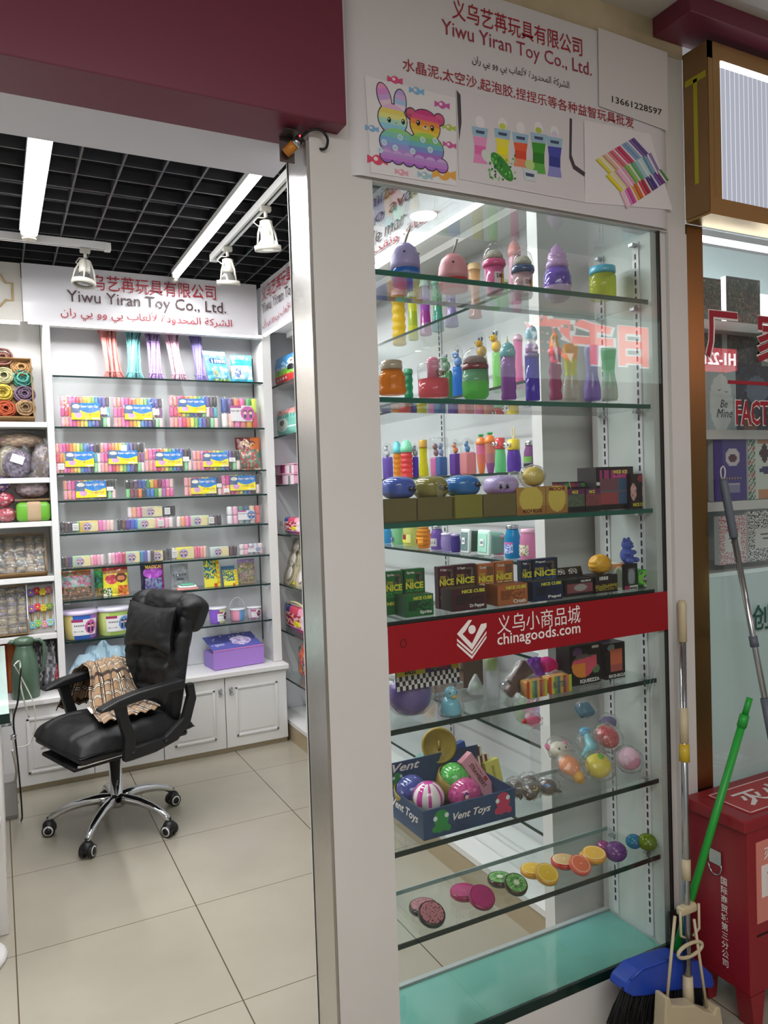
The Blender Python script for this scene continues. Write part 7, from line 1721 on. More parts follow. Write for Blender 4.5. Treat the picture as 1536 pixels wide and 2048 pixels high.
c.paint('#2a2420'); put_text(c, 'VENTING FUNKY', -56 * m, 4 * m, 103 * m, 112 * m, -47.5 * m, bold=.045); put_text(c, 'BALLS', -36 * m, -12 * m, 93 * m, 101 * m, -47.5 * m, bold=.045)
child(t, 'header_card', c, PRINT, label='printed chequered header card')
P = cz(902, 1420, S5, Y - .03); m = mpp(P); t = thing('wrapped_toy', 'light blue duck toy in a clear bag beside the purple dome', 'squeeze toy', tuple(P), .1)
child(t, 'toy', MB().paint('#6fbfd6').lathe([(20 * m, 0), (22 * m, 6 * m), (18 * m, 24 * m), (12 * m, 34 * m)], n=22).ell((0, -2 * m, 44 * m), 13 * m, 13 * m, 13 * m, 20, 14).paint('#2f5f8a').ell((10 * m, -3 * m, 60 * m), 3 * m, 2 * m, 6 * m, 8, 6), GLOSS)
child(t, 'beak', MB().paint('#d9b03a').ell((-3 * m, -15 * m, 39 * m), 6 * m, 5 * m, 3.5 * m, 12, 8), GLOSS); child(t, 'eyes', MB().paint('#1b1b22').ell((-10 * m, -11 * m, 46 * m), 1.8 * m, 1.5 * m, 2 * m, 8, 6).ell((5 * m, -13.5 * m, 46 * m), 1.8 * m, 1.5 * m, 2 * m, 8, 6), GLOSS)
child(t, 'clear_wrap', MB().lathe([(25 * m, 0), (27 * m, 10 * m), (24 * m, 40 * m), (26 * m, 64 * m)], n=20, wob=lambda a, j: 1 + .1 * noise.noise(Vector((a * 3, j * 2, 5)))), FILM)
P = cz(953, 1412, S5, Y + .10); m = mpp(P); t = thing('wrapped_toy', 'small clear pyramid shaped packet between the duck and the green bottle', 'packet', tuple(P), .4); child(t, 'packet', MB().paint('#c3d0c9').lathe([(22 * m, 0), (16 * m, 18 * m), (3 * m, 38 * m)], n=4), HAZY); child(t, 'sweet', MB().paint('#c9dcc0').ell((0, 0, 14 * m), 9 * m, 9 * m, 8 * m, 14, 10), GEL)
t, m = jar('tall clear green bottle with yellow green jelly at its top', 984, 1405, S5, Y + .03, [('body', [(15, 1405), (16, 1402), (16, 1320), (14, 1312)], '#b9d6c0', HAZY), ('jelly', [(10, 1340), (12, 1334), (12, 1318), (8, 1314)], '#b9cf4a', GEL), ('insert', [(10, 1400), (10, 1345)], '#a9c0b0', HAZY)], name='slime_bottle', cat='bottle')
Pa, Pb = cz(1020, 1398, S5 + .014, Y + .02), aty(1046, 1331, Y + .05); m = mpp(Pa); t = thing('ice_lolly_toy', 'dark brown ice lolly toy in a clear packet leaning on the fifth shelf', 'squeeze toy', tuple(Pa), rot=(-.15, math.atan2(Pb.x - Pa.x, Pb.z - Pa.z), 0)); L = (Pb - Pa).length
child(t, 'lolly', MB().rbox(-19 * m, 19 * m, -.012, .012, L * .16, L, .005), pbr('choc_brown', '#4a211c', .3)); child(t, 'stick_end', MB().rbox(-11 * m, 11 * m, -.011, .011, -.012, L * .17, .006), pbr('choc_dark', '#5a2a22', .3)); child(t, 'clear_wrap', MB().rbox(-23 * m, 23 * m, -.015, .015, -.013, L * 1.06, .008), FILM)
P = cz(1070, 1362, S5 + .03, Y + .08); m = mpp(P); t = thing('squeeze_toy', 'translucent purple ruffled toy lying behind the striped butter bags', 'squeeze toy', tuple(P)); child(t, 'body', MB().paint('#a05fc4').ell((0, 0, 10 * m), 24 * m, 16 * m, 22 * m, 26, 18, None, lambda d: 1 + .22 * math.sin(7 * math.atan2(d.y, d.x)) * .5 + .2 * noise.noise(d * 3)), GEL)
P = cz(1104, 1345, S5 + .035, Y + .07); m = mpp(P); t = thing('squeeze_toy', 'shiny hot pink balloon like toy with a tapering tail', 'squeeze toy', tuple(P)); child(t, 'body', MB().paint('#f04fa8').ell((-14 * m, 0, 14 * m), 20 * m, 16 * m, 16 * m, 20, 14).ell((8 * m, 0, 8 * m), 16 * m, 14 * m, 14 * m, 20, 14).tube([(14 * m, 0, 6 * m), (32 * m, -.006, -2 * m), (44 * m, -.01, -10 * m)], [11 * m, 7 * m, 3 * m], 12), GEL)
def butter(u, v): return ['#c9403a', '#d9c03a', '#5f9a3a', '#2f5f6a', '#e0b03a', '#8f3a34', '#d9743a', '#b5c04a'][int(u * 7.9)]
for lab, cx, w2, sd in (('striped butter toy in a clear bag, left of the two', 1066, 24, 1), ('striped butter toy in a clear bag reading BUTTER, right of the two', 1112, 28, 2)):
    P = cz(cx, 1392 - sd * 6, S5, Y - .01); m = mpp(P); t = thing('butter_toy', lab, 'squeeze toy', tuple(P), -.05); W = w2 * m
    child(t, 'toy', MB().grid(lambda u, v: ((u - .5) * 2 * W, -.0205, 34 * m * v), 24, 10, butter, smooth=False).paint('#c98a3a').rbox(-W, W, -.02, .02, 0, 33 * m, .008), PRINT)
    if sd == 2: c = MB().paint('#1f3a34'); put_text(c, 'BUTTER', -W * .6, W * .5, 12 * m, 24 * m, -.0218, bold=.03); child(t, 'lettering', c, PRINT)
    child(t, 'clear_wrap', MB().ell((0, 0, 18 * m), W * 1.15, .028, 24 * m, 20, 12, None, lambda d: 1 + .12 * noise.noise(d * 4)), FILM)
def squ(u, v):
    if ((u - .42) / .36) ** 2 + ((v - .48) / .30) ** 2 < 1 or (.3 < u < .88 and .4 < v < .72): return '#e08a3a' if u < .5 and v < .55 else ('#d9566a' if v < .62 + .1 * u else '#6a5f5a')
    if ((u - .25) / .16) ** 2 + ((v - .84) / .11) ** 2 < 1: return '#6a4a7a'
    if ((u - .85) / .12) ** 2 + ((v - .35) / .11) ** 2 < 1: return '#5f7a5a'
    if .72 < u < .95 and .88 < v < .96: return '#e6e6e2'
    return '#151416'
printed('black carton with a pizza slice window near the right end of the fifth shelf', 1141, 1202, 1290, 1372, S5, Y, squ, d=.06, side='#151416', nx=40, nz=44, texts=(('SQUEEZZA', .3, .95, .03, .14, '#e6e4e0'),), header=(.03, lambda u, v: '#1b191b'))
def sic(u, v):
    if .25 < u < .85 and .2 < v < .82: return '#cf6a4a' if v > .4 else '#b05a54'
    if ((u - .3) / .18) ** 2 + ((v - .88) / .1) ** 2 < 1: return '#7a8a8a'
    return '#151416'
printed('black carton with an orange block window at the right end of the fifth shelf', 1212, 1251, 1286, 1363, S5, Y, sic, d=.06, side='#2a1a2a', nx=28, nz=40, texts=(('RICE-SICLE', .15, .98, .04, .13, '#e6e4e0'),), header=(.03, lambda u, v: '#1b191b'))
# sixth shelf: open display carton full of toys
S6 = SZ[5]
NB = pbr('navy_card', '#2c4a70', .5, vary=(14, '#22385a', .8))
A0 = atz(848, 1683, S6); B0 = atz(1031, 1632, S6); C0 = atz(786, 1640, S6)
vx = (B0 - A0); w_ = vx.length; rzv = math.atan2(vx.y, vx.x)
vt = thing('display_carton', 'open navy display carton of squeeze toys lettered Vent Toys on the sixth shelf', 'carton', (A0.x, A0.y, S6 + .0008), rzv)
dpt = .175; hh = .075
child(vt, 'tray', MB().box(0, w_, 0, .003, 0, hh).box(0, w_, dpt - .003, dpt, 0, hh * 1.9).box(0, .003, .0031, dpt - .0031, 0, hh).box(w_ - .003, w_, .0031, dpt - .0031, 0, hh).box(.0031, w_ - .0031, .0031, dpt - .0031, 0, .003), NB)
c = MB().use(INKW); put_text(c, 'Vent Toys', w_ * .31, w_ * .72, hh * .36, hh * .68, -.0008, shear=.35, bold=.02); put_text(c, 'Vent', .005, .09, hh * 1.55, hh * 1.85, dpt - .0045, shear=.35, bold=.02)
me, a_, b_, c_, d_ = text_mesh('Vent Toys', .35, .02); c._add([(-.0008, .165 - .14 * (v.co.x - a_) / (b_ - a_), hh * (.35 + .4 * (v.co.y - c_) / (d_ - c_))) for v in me.vertices], [tuple(p.vertices) for p in me.polygons], False)
child(vt, 'lettering', c)
def octo(c, x, z, s, col, y=-.001):
    c.paint(col).disc((x, y, z + s * .2), s * .5, 18); 
    for k in range(4): c.disc((x + s * (-.42 + .28 * k), y, z - s * (.35 + .06 * (k % 2))), s * .2, 10)
    c.box(x - s * .42, x + s * .42, y - .0001, y, z - s * .4, z + s * .2); c.paint('#dfe9e6').disc((x - s * .4, y - .0003, z + s * .25), s * .14, 10).disc((x + s * .35, y - .0003, z + s * .33), s * .14, 10)
c = MB(); octo(c, w_ * .185, hh * .5, .045, '#2f8f4a'); octo(c, w_ * .86, hh * .55, .045, '#c03a5f'); octo(c, .02, hh * 1.25, .03, '#2f8f4a', dpt - .004); child(vt, 'octopus_prints', c, PRINT)
def V(u, d, z): return A0 + Vector((math.cos(rzv) * u - math.sin(rzv) * d, math.sin(rzv) * u + math.cos(rzv) * d, z))
def ball(lab, px, py, rpx, d_u, cf, name='squeeze_ball', mat=GLOSS, df=None, hmin=.004):
    P = aty(px, py, d_u); r = rpx * mpp(P); t = thing(name, lab, 'squeeze ball', tuple(P - Vector((0, 0, r)))); child(t, 'ball', MB().ell((0, 0, r), r, r, r * .97, 30, 20, cf, df), mat); return t, r
YV = 1.74
def stripes(d):
    a = math.atan2(d.y, d.x); return '#c93f9a' if (abs(math.sin(a * 4.0)) > .80 and d.z > -.35) or d.z > .93 else '#e8dcdc'
t, r = ball('white and magenta striped bun toy with two eyes at the front of the navy carton', 857, 1594, 32, 1.705, stripes)
child(t, 'eyes', MB().paint('#1b1b1d').ell((r * .35, -r * .88, r * .70), .004, .003, .005, 8, 6).ell((r * .78, -r * .60, r * .85), .004, .004, .005, 8, 6), GLOSS)
def sparkle(c1, c2, c3): return lambda d: c3 if noise.noise(d * 11) > .42 else (c1 if noise.noise(d * 6) > 0 else c2)
t, r = ball('deep pink ball with a printed purple haired girl in the navy carton', 929, 1588, 34, 1.725, sparkle('#c9528f', '#b8447f', '#d97aa8'))
child(t, 'print', MB().paint('#6a2f7a').ell((-r * .42, -r * .86, r * 1.3), .008, .003, .009, 10, 8).paint('#e6c9b5').ell((-r * .42, -r * .92, r * 1.2), .006, .003, .007, 10, 8).paint('#3a2a3a').ell((-r * .45, -r * .96, r * .95), .006, .003, .009, 10, 8), GLOSS)
OLV = pbr('cup_olive', '#8a7430', .4)
def cup(lab, px, py, rpx, Yc, tilt, bc, glit):
    P = aty(px, py, Yc); r = rpx * mpp(P); t = thing('steamer_cup', lab, 'cup', tuple(P - Vector((0, 0, r))), rot=tilt)
    child(t, 'cup', MB().lathe([(r * .75, 0), (r * .95, r * .1), (r * 1.08, r * 1.25), (r * 1.0, r * 1.25), (r * .9, r * .2), (r * .1, r * .15)], n=30), OLV); 
    b = thing('squeeze_ball', lab.replace('olive cup', 'glittery ball inside the olive cup') , 'squeeze ball', tuple(P - Vector((0, 0, r))), rot=tilt); child(b, 'ball', MB().ell((0, 0, r * 1.18), r * .94, r * .94, r * .82, 30, 20, glit), GLOSS); return t
cup('olive cup holding blue slime at the left of the navy carton', 820, 1577, 33, 1.79, (.35, -.1, 0), None, sparkle('#4a4f94', '#3f4684', '#8f98c9'))
cup('olive cup holding green slime in the middle of the navy carton', 893, 1552, 33, 1.79, (.45, .25, 0), None, sparkle('#4fa84f', '#5fb55a', '#b5e6a5'))
P = aty(878, 1491, 1.815); m = mpp(P); t = thing('cup_lid', 'round olive yellow lid propped upright at the back of the navy carton', 'lid', tuple(P), rot=(math.radians(78), 0, math.radians(-26)))
child(t, 'lid', MB().lathe([(33 * m, -.018), (35 * m, -.014), (35 * m, .002), (31 * m, .005), (30 * m, .002), (.001, .002)], n=36), pbr('lid_olive', '#a38a32', .4)); child(t, 'grip', MB().tube([(0, -.012, .006), (0, 0, .012), (0, .014, .006)], .004, 8), pbr('grip_olive', '#94792a', .4))
def bar(lab, pb, pt_, wpx, Yb, Yt, cf, side, name='candy_carton', texts=(), d=.022):
    a, b = aty(*pb, Yb), aty(*pt_, Yt); a.z = max(a.z, S6 + .006); w = wpx * mpp(a); v = (b - a); L = v.length; zc = v.normalized(); xc = Vector((math.cos(rzv), math.sin(rzv), 0)); xc = (xc - zc * xc.dot(zc)).normalized(); yc = zc.cross(xc)
    Mx = Matrix((xc, yc, zc)).transposed().to_4x4(); t = thing(name, lab, 'carton', tuple(a), rot=Mx.to_euler())
    child(t, 'box', MB().paint(side).box(-w / 2, w / 2, .0006, d, 0, L).grid(lambda u, v: ((u - .5) * w, 0, L * v), 12, 30, cf, smooth=False), PRINT)
    if texts:
        c = MB()
        for s, v0, v1, u0, u1, cc in texts:
            c.paint(cc); me, a_, b_, c_, d_ = text_mesh(s, 0, .03)
            c._add([(w * (u0 - .5 + (u1 - u0) * (q.co.y - c_) / (d_ - c_)), -.0009, L * (v0 + (v1 - v0) * (1 - (q.co.x - a_) / (b_ - a_)))) for q in me.vertices], [tuple(p.vertices) for p in me.polygons], False)
        child(t, 'lettering', c, PRINT)
    return t
bar('pink strawberry carton leaning out of the front of the navy carton', (988, 1596), (933, 1516), 30, 1.735, 1.745, lambda u, v: '#a83a44' if ((u - .78) / .14) ** 2 + ((v - .42) / .05) ** 2 < 1 else '#d99aa8', '#c4808f', texts=(('STRAWBERRY', .30, .85, .32, .62, '#5a2f2a'), ('COLD MILK', .5, .8, .72, .82, '#8a5a5a')))
bar('pale yellow carton standing upright at the right of the navy carton', (997, 1585), (983, 1522), 34, 1.77, 1.78, lambda u, v: '#e0cf3a' if v < .3 else '#d3cc6a', '#b5ae4f', texts=(('BANANA', .45, .85, .4, .6, '#9a9440'),))
bar('bright blue carton leaning behind the strawberry carton', (935, 1560), (916, 1488), 32, 1.80, 1.81, lambda u, v: '#d9dce6' if (.45 < v < .58 and .3 < u < .7) else '#1f4f9a', '#173a74')
bar('teal carton lying at the back left of the navy carton', (820, 1560), (858, 1524), 40, 1.835, 1.83, lambda u, v: '#5f8f86', '#4a756e')
for i, (a, b, lab) in enumerate((((957, 1560), (951, 1494), 'brown and white striped carton nearest the blue one'), ((975, 1566), (966, 1510), 'brown and white striped carton behind the yellow one'))):
    bar(lab, a, b, 26, 1.80 - .012 * i, 1.81 - .012 * i, lambda u, v: '#6a3a2a' if int(u * 5) % 2 else '#dfd6c6', '#b5a58f')
# brown wrapped dinosaurs beside the carton
r_ = random.Random(5)
for i, (px, py, s, lab) in enumerate(((1060, 1575, 21, 'largest brown dinosaur egg toy in a clear bag, at the back of the brown group'), (1033, 1588, 20, 'brown dinosaur toy in a clear bag next to the navy carton'), (1095, 1592, 19, 'brown dinosaur toy with a blue band in a clear bag'), (1062, 1605, 19, 'brown dinosaur toy with a yellow band in a clear bag at the front'))):
    P = cz(px, py + 14, S6, 1.70 + .035 * (i < 2)); m = mpp(P); t = thing('dinosaur_toy', lab, 'squeeze toy', tuple(P), i * 1.3, group=None)
    child(t, 'body', MB().paint('#4a3830').ell((0, 0, s * .8 * m), s * m, s * .85 * m, s * .8 * m, 22, 16, None, lambda d, i=i: 1 + .12 * noise.noise(d * 3 + Vector((i, 0, 0)))).ell((s * .9 * m, 0, s * .6 * m), s * .5 * m, s * .42 * m, s * .4 * m, 14, 10).tube([(-s * .7 * m, 0, s * .5 * m), (-s * 1.2 * m, 0, s * .35 * m), (-s * 1.5 * m, .004, s * .3 * m)], [s * .3 * m, s * .18 * m, s * .06 * m], 8), GLOSS)
    if i > 1: child(t, 'band', MB().paint('#d3b93a' if i == 3 else '#3a6fb0').lathe([(s * .75 * m, s * 1.0 * m), (s * .8 * m, s * 1.2 * m), (s * .45 * m, s * 1.45 * m)], n=16), PAINT)
    child(t, 'clear_wrap', MB().ell((0, 0, s * .95 * m), s * 1.35 * m, s * 1.15 * m, s * .98 * m, 20, 14, None, lambda d, i=i: 1 + .2 * noise.noise(d * 4 + Vector((i, 2, 0)))), FILM)
# sloping clear stand with wrapped toys
ac = thing('acrylic_stand', 'sloping clear acrylic stand on the right half of the sixth shelf', 'display stand', tuple(atz(1136, 1600, S6) + Vector((0, 0, .0008))), 0)
Pq = ac.location.copy(); q0_, q1_ = Vector((0, 0, 0)), atz(1298, 1556, S6) - Pq; W_ = q1_.x
child(ac, 'front_lip', MB().box(0, W_, 0, .002, 0, .03), CLEAR); child(ac, 'base', MB().box(0, W_, .0021, .165, 0, .002), CLEAR); child(ac, 'end_panel', MB().at(T((0, 0, 0)) @ Matrix.Rotation(PI / 2, 4, 'Z')).prism([(.003, .0021), (.165, .0021), (.165, .155), (.003, .03)], -.002, 0), CLEAR)
child(ac, 'end_panel', MB().at(T((W_, 0, 0)) @ Matrix.Rotation(PI / 2, 4, 'Z')).prism([(.003, .0021), (.165, .0021), (.165, .155), (.003, .03)], 0, .002), CLEAR)
child(ac, 'sloping_board', MB()._add([(0, .003, .028), (W_, .003, .028), (W_, .165, .155), (0, .165, .155)], [(0, 1, 2, 3)], False), CLEAR)
def slope(px, py):           # where a picked point meets the sloping board
    n = Vector((0, -(.155 - .028), .162)).normalized(); p0 = Pq + Vector((0, .003, .028)); d = ray(px, py); return CO + d * ((p0 - CO).dot(n) / d.dot(n)), n
SR = math.atan2(.127, .162)
def wrapped(lab, px, py, rpx, mbfn, name='wrapped_toy', rz=0):
    P, n = slope(px, py); m = mpp(P); t = thing(name, lab, 'squeeze toy', tuple(P + n * .002), rot=(SR, 0, rz)); r = rpx * m
    for nm, b, mat in mbfn(r): child(t, nm, b, mat)
    child(t, 'clear_wrap', MB().ell((0, 0, r * .8), r * 1.3, r * 1.25, r * .82, 22, 14, None, lambda d: 1 + .16 * noise.noise(d * 4 + Vector((px, py, 0)))), FILM); return t
wrapped('orange ice cream toy with a yellow cone in a clear bag on the acrylic stand', 1135, 1545, 27, lambda r: [('ice_cream', MB().paint('#f0925a').ell((0, r * .2, r * .55), r * .8, r * .8, r * .55, 22, 14), PAINT), ('cone', MB().paint('#e8a83a').ell((r * .25, -r * .75, r * .45), r * .42, r * .55, r * .4, 14, 10), PAINT)])
wrapped('yellow tangerine toy with a green star leaf in a clear bag', 1187, 1545, 27, lambda r: [('fruit', MB().paint('#e6cf1f').ell((0, 0, r * .8), r, r * .9, r * .8, 26, 18), PAINT), ('leaf', MB().paint('#6fae3a').disc((0, r * .25, r * 1.60), r * .28, 5, 'z').ell((0, r * .2, r * 1.58), r * .2, r * .2, r * .06, 10, 6), PAINT)])
wrapped('pale pink peach toy in a clear bag at the right of the acrylic stand', 1248, 1530, 24, lambda r: [('fruit', MB().ell((0, 0, r * .85), r, r * .95, r * .85, 26, 18, lambda d: '#dc8aa8' if d.y < -.55 else '#e6bcd0'), MATTE)])
wrapped('red glittery strawberry toy in a clear bag on the acrylic stand', 1207, 1488, 25, lambda r: [('fruit', MB().ell((0, 0, r * .8), r * .95, r * 1.1, r * .75, 26, 18, sparkle('#c2303a', '#b0262f', '#d9646a'), lambda d: 1 - .18 * max(0, -d.y)), GLOSS), ('leaf', MB().paint('#5fae5a').ell((0, r * .95, r * .9), r * .5, r * .2, r * .25, 12, 8), PAINT)])
wrapped('light blue long necked dinosaur toy in a clear bag on the acrylic stand', 1172, 1497, 22, lambda r: [('body', MB().paint('#6fbcc9').tube([(-r * 1.5, -r * 1.0, r * .3), (-r * .6, -r * .7, r * .5), (r * .1, -r * .3, r * .6), (r * .2, r * .6, r * .7), (r * .35, r * 1.1, r * .7)], [r * .15, r * .45, r * .55, r * .3, r * .3], 12), GLOSS), ('head', MB().paint('#4fa8cf').ell((r * .35, r * 1.2, r * .7), r * .6, r * .42, r * .42, 16, 10), GLOSS)])
wrapped('cream kitten face toy with pink ears in a clear bag on the acrylic stand', 1112, 1508, 22, lambda r: [('head', MB().paint('#e3d9c6').ell((0, 0, r * .6), r, r * .8, r * .6, 22, 14), GLOSS), ('ears', MB().paint('#ea6aa0').ell((-r * .95, r * .5, r * .6), r * .25, r * .35, r * .2, 10, 8).ell((r * .95, r * .4, r * .6), r * .25, r * .35, r * .2, 10, 8), GLOSS), ('eyes', MB().paint('#26262a').ell((-r * .35, -r * .2, r * 1.12), r * .1, r * .14, r * .08, 8, 6).ell((r * .4, -r * .2, r * 1.12), r * .1, r * .14, r * .08, 8, 6), GLOSS)])
wrapped('small violet crinkled toy at the back of the acrylic stand', 1212, 1452, 16, lambda r: [('body', MB().paint('#7a6aa8').ell((0, 0, r * .6), r * 1.2, r * .8, r * .6, 18, 12, None, lambda d: 1 + .25 * noise.noise(d * 4)), GEL)])
wrapped('pink fish shaped toy at the left of the acrylic stand', 1062, 1447, 15, lambda r: [('body', MB().paint('#ee6aa0').ell((0, 0, r * .6), r * 1.3, r * .6, r * .5, 18, 12).paint('#d94a4f').ell((-r * 1.2, r * .1, r * .6), r * .5, r * .4, r * .3, 12, 8), GEL)])
wrapped('teal block shaped toy at the back of the acrylic stand', 1166, 1425, 17, lambda r: [('body', MB().paint('#2f86a5').rbox(-r, r, -r * .8, r * .8, 0, r * .8, r * .2), GEL)])
# seventh shelf: fruit slice toys
S7 = SZ[6]
def slice_tex(rind, flesh, spec, kind):
    def f(q, a):
        if q > .88: return rind
        if kind == 'seg':
            if q > .80 or q < .08 or abs((a * 9 / (2 * PI)) % 1 - .5) > .43: return spec
            return flesh
        if kind == 'kiwi':
            if q < .28: return '#dfe6c4'
            if .34 < q < .60 and (a * 22 / (2 * PI)) % 1 < .35: return '#1d2a1a'
            if (a * 24 / (2 * PI)) % 1 > .82: return '#a9cf94'
            return flesh
        return spec if noise.noise(Vector((q * 12 * math.cos(a), q * 12 * math.sin(a), 3))) > (.25 if kind == 'seed' else .5) else flesh
    return f
def slice_toy(lab, px, py, rpx, rind, flesh, spec, kind, tilt, base=0, thick=.016, grp=None):
    P = atz(px, py, S7 + base); m = mpp(P); r = rpx * m; fx = slice_tex(rind, flesh, spec, kind); t = thing('fruit_slice_toy', lab, 'squeeze toy', (P.x, P.y, S7 + base + .0008), rot=tilt, group=grp)
    child(t, 'body', MB().paint(rind).lathe([(r * .9, 0), (r, thick * .25), (r, thick * .8), (r * .93, thick)], n=32), GLOSS)
    child(t, 'cut_face', MB().grid(lambda u, v: (r * .94 * v * math.cos(2 * PI * u), r * .94 * v * math.sin(2 * PI * u), thick + .0008 + .002 * (1 - v * v)), 54, 12, lambda u, v: fx(v, 2 * PI * u)), GLOSS); return t
G7 = 'fruit slice toys in overlapping pairs on the lowest shelf'
def pair(names, c1, c2, rp, args, args2=None):
    slice_toy(names[0], *c1, rp, *args, (0, 0, .3), grp=G7); slice_toy(names[1], *c2, rp * .96, *(args2 or args), (.36, -.30, .6), base=.012, grp=G7)
pair(('dark rimmed rose seeded slice lying flat at the left of the lowest shelf', 'dark rimmed rose seeded slice leaning on the flat dark rimmed one'), (847, 1822), (862, 1834), 29, ('#2a2426', '#a56a70', '#4a2f34', 'seed'))
pair(('magenta seeded slice lying flat', 'magenta seeded slice leaning on the flat magenta one'), (928, 1792), (962, 1800), 28, ('#9a1f54', '#b03070', '#8a1f54', 'fine'))
pair(('kiwi slice with brown rind lying flat', 'kiwi slice with brown rind leaning on the flat kiwi'), (1000, 1766), (1030, 1774), 25, ('#3f2a20', '#6fae5f', '#1d2a1a', 'kiwi'))
pair(('amber lemon slice lying flat', 'amber lemon slice leaning on the flat lemon'), (1066, 1748), (1092, 1754), 25, ('#e0a02a', '#e3b83a', '#ead98a', 'seg'))
slice_toy('red rimmed grapefruit slice lying flat behind the coral one', 1128, 1730, 26, '#c23a2a', '#cfae7a', '#e3d3b0', 'seg', (0, 0, .2), grp=G7)
slice_toy('coral citrus slice leaning between the red rimmed and the yellow slices', 1158, 1735, 22, '#e85a4a', '#e0704f', '#eec0a5', 'seg', (.45, -.3, .5), base=.012, grp=G7)
slice_toy('yellow orange slice lying flat under another', 1182, 1722, 24, '#e6a02f', '#eab54a', '#f0dca0', 'seg', (0, 0, .2), grp=G7)
slice_toy('yellow orange slice stacked on top of the flat one', 1188, 1716, 24, '#e6a02f', '#eab54a', '#f0dca0', 'seg', (.12, -.1, .2), base=.019, grp=G7)
for lab, px, py, rp, cs in (('glittery purple squeeze ball on the lowest shelf', 1232, 1710, 22, ('#9a5fae', '#8a4f9f', '#d9b0d9')), ('smaller purple pink squeeze ball behind the glittery one', 1207, 1700, 15, ('#c05fa0', '#a84f94', '#e0a5c9')), ('clear blue squeeze ball at the right of the lowest shelf', 1268, 1688, 16, ('#4f9fc4', '#3f8fb8', '#9fd3e3')), ('glittery lime squeeze ball at the right end of the lowest shelf', 1295, 1690, 19, ('#8fae2f', '#7a9a2a', '#d9e08a'))):
    P = atz(px, py + rp * .55, S7); r = rp * mpp(P); t = thing('squeeze_ball', lab, 'squeeze ball', (P.x, P.y, S7 + .0008)); child(t, 'ball', MB().ell((0, 0, r * .85), r, r, r * .85, 26, 18, sparkle(*cs)), GEL)

# ================================================================== printed stripe on the case glass
sp = thing('window_stripe', 'red stripe with white emblem and chinagoods.com lettering across the display case glass', 'stripe', (1.28, 1.601, 1.1))
YS = 1.6015
part(sp, 'vinyl', MB()._add([(.8195, YS, 1.104), (1.7485, YS, 1.104), (1.7485, YS, 1.218), (.8195, YS, 1.219)], [(0, 1, 2, 3)], False), pbr('red_vinyl', '#93101d', .35))
w = MB().use(INKW)
def L3(px, py): q = aty(px, py, YS - .0012); return q.x, q.z
def rtext(body, pl, pr, hpx, **k):
    (xa, za), (xb, zb) = L3(*pl), L3(*pr); h = hpx * mpp(aty(*pl, YS)); put_text(w, body, xa, xb, (za + zb) / 2, (za + zb) / 2 + h, YS - .0012, **k)
rtext('\u4e49\u4e4c\u5c0f\u5546\u54c1\u57ce', (995, 1268), (1161, 1246), 38); rtext('chinagoods.com', (995, 1298), (1161, 1272), 30, bold=.012)
def poly(pts): w._add([(L3(*p)[0], YS - .0012, L3(*p)[1]) for p in pts], [tuple(range(len(pts)))], False)
poly([(914, 1268), (937, 1240), (944, 1240), (931, 1262), (925, 1268), (944, 1287), (944, 1300)]); poly([(944, 1287), (962, 1248), (973, 1246), (973, 1254), (944, 1300)])
for k in range(2): poly([(914, 1277 + 9 * k), (944, 1306 + 9 * k - 3), (973, 1262 + 9 * k), (973, 1267 + 9 * k), (944, 1312 + 9 * k - 3), (914, 1282 + 9 * k)])
w.disc((L3(944, 1259)[0], YS - .0012, L3(944, 1259)[1]), 9 * mpp(aty(944, 1259, YS)), 18)
part(sp, 'lettering', w)
P = L3(807, 1287); part(sp, 'pen_mark', MB().tube([(P[0] + .008 * math.cos(k * .7), YS - .001, P[1] + .010 * math.sin(k * .7)) for k in range(9)], .0007, 5, closed=True), INKK)

# ================================================================== pictures on the big banner
art = MB().use(PRINT); YA = 1.5888; EPS = [0.0]
def lay(dy): EPS[0] += 1.5e-6; return YA - dy - EPS[0]
def A(px, py): q = aty(px, py, YA); return q.x, q.z
def blob(px, py, rx, ry, c, dy=0.0, n=22, rot=0.0):
    x, z = A(px, py); m = mpp(aty(px, py, YA)); art.paint(c)
    vs = []; yl = lay(dy)
    for k in range(n):
        a = 2 * PI * k / n; ex, ez = rx * m * math.cos(a), ry * m * math.sin(a); vs.append((x + ex * math.cos(rot) - ez * math.sin(rot), yl, z + ex * math.sin(rot) + ez * math.cos(rot)))
    art._add(vs, [tuple(range(n))], False)
def rainbow(px, py, rx, ry, cols, dy, rot=0.0, n=14):
    """disc split in horizontal colour bands"""
    yl = lay(dy)
    x, z = A(px, py); m = mpp(aty(px, py, YA))
    for j in range(len(cols)):
        b0, b1 = 1 - 2 * j / len(cols), 1 - 2 * (j + 1) / len(cols); vs = []
        for k in range(n + 1):
            b = b0 + (b1 - b0) * k / n; vs.append((math.sqrt(max(0, 1 - b * b)), b))
        pl = [(rx * m * a, ry * m * b) for a, b in vs] + [(-rx * m * a, ry * m * b) for a, b in reversed(vs)]
        art.paint(cols[j]); art._add([(x + a * math.cos(rot) - b * math.sin(rot), yl, z + a * math.sin(rot) + b * math.cos(rot)) for a, b in pl], [tuple(range(len(pl)))], False)
def quad(pts, c, dy=0.0): yl = lay(dy); art.paint(c); art._add([(A(*p)[0], yl, A(*p)[1]) for p in pts], [tuple(range(len(pts)))], False)
OUT = '#3a3346'
quad([(729, 150), (912, 196), (912, 372), (742, 345)], '#e4e1e3', .0001)
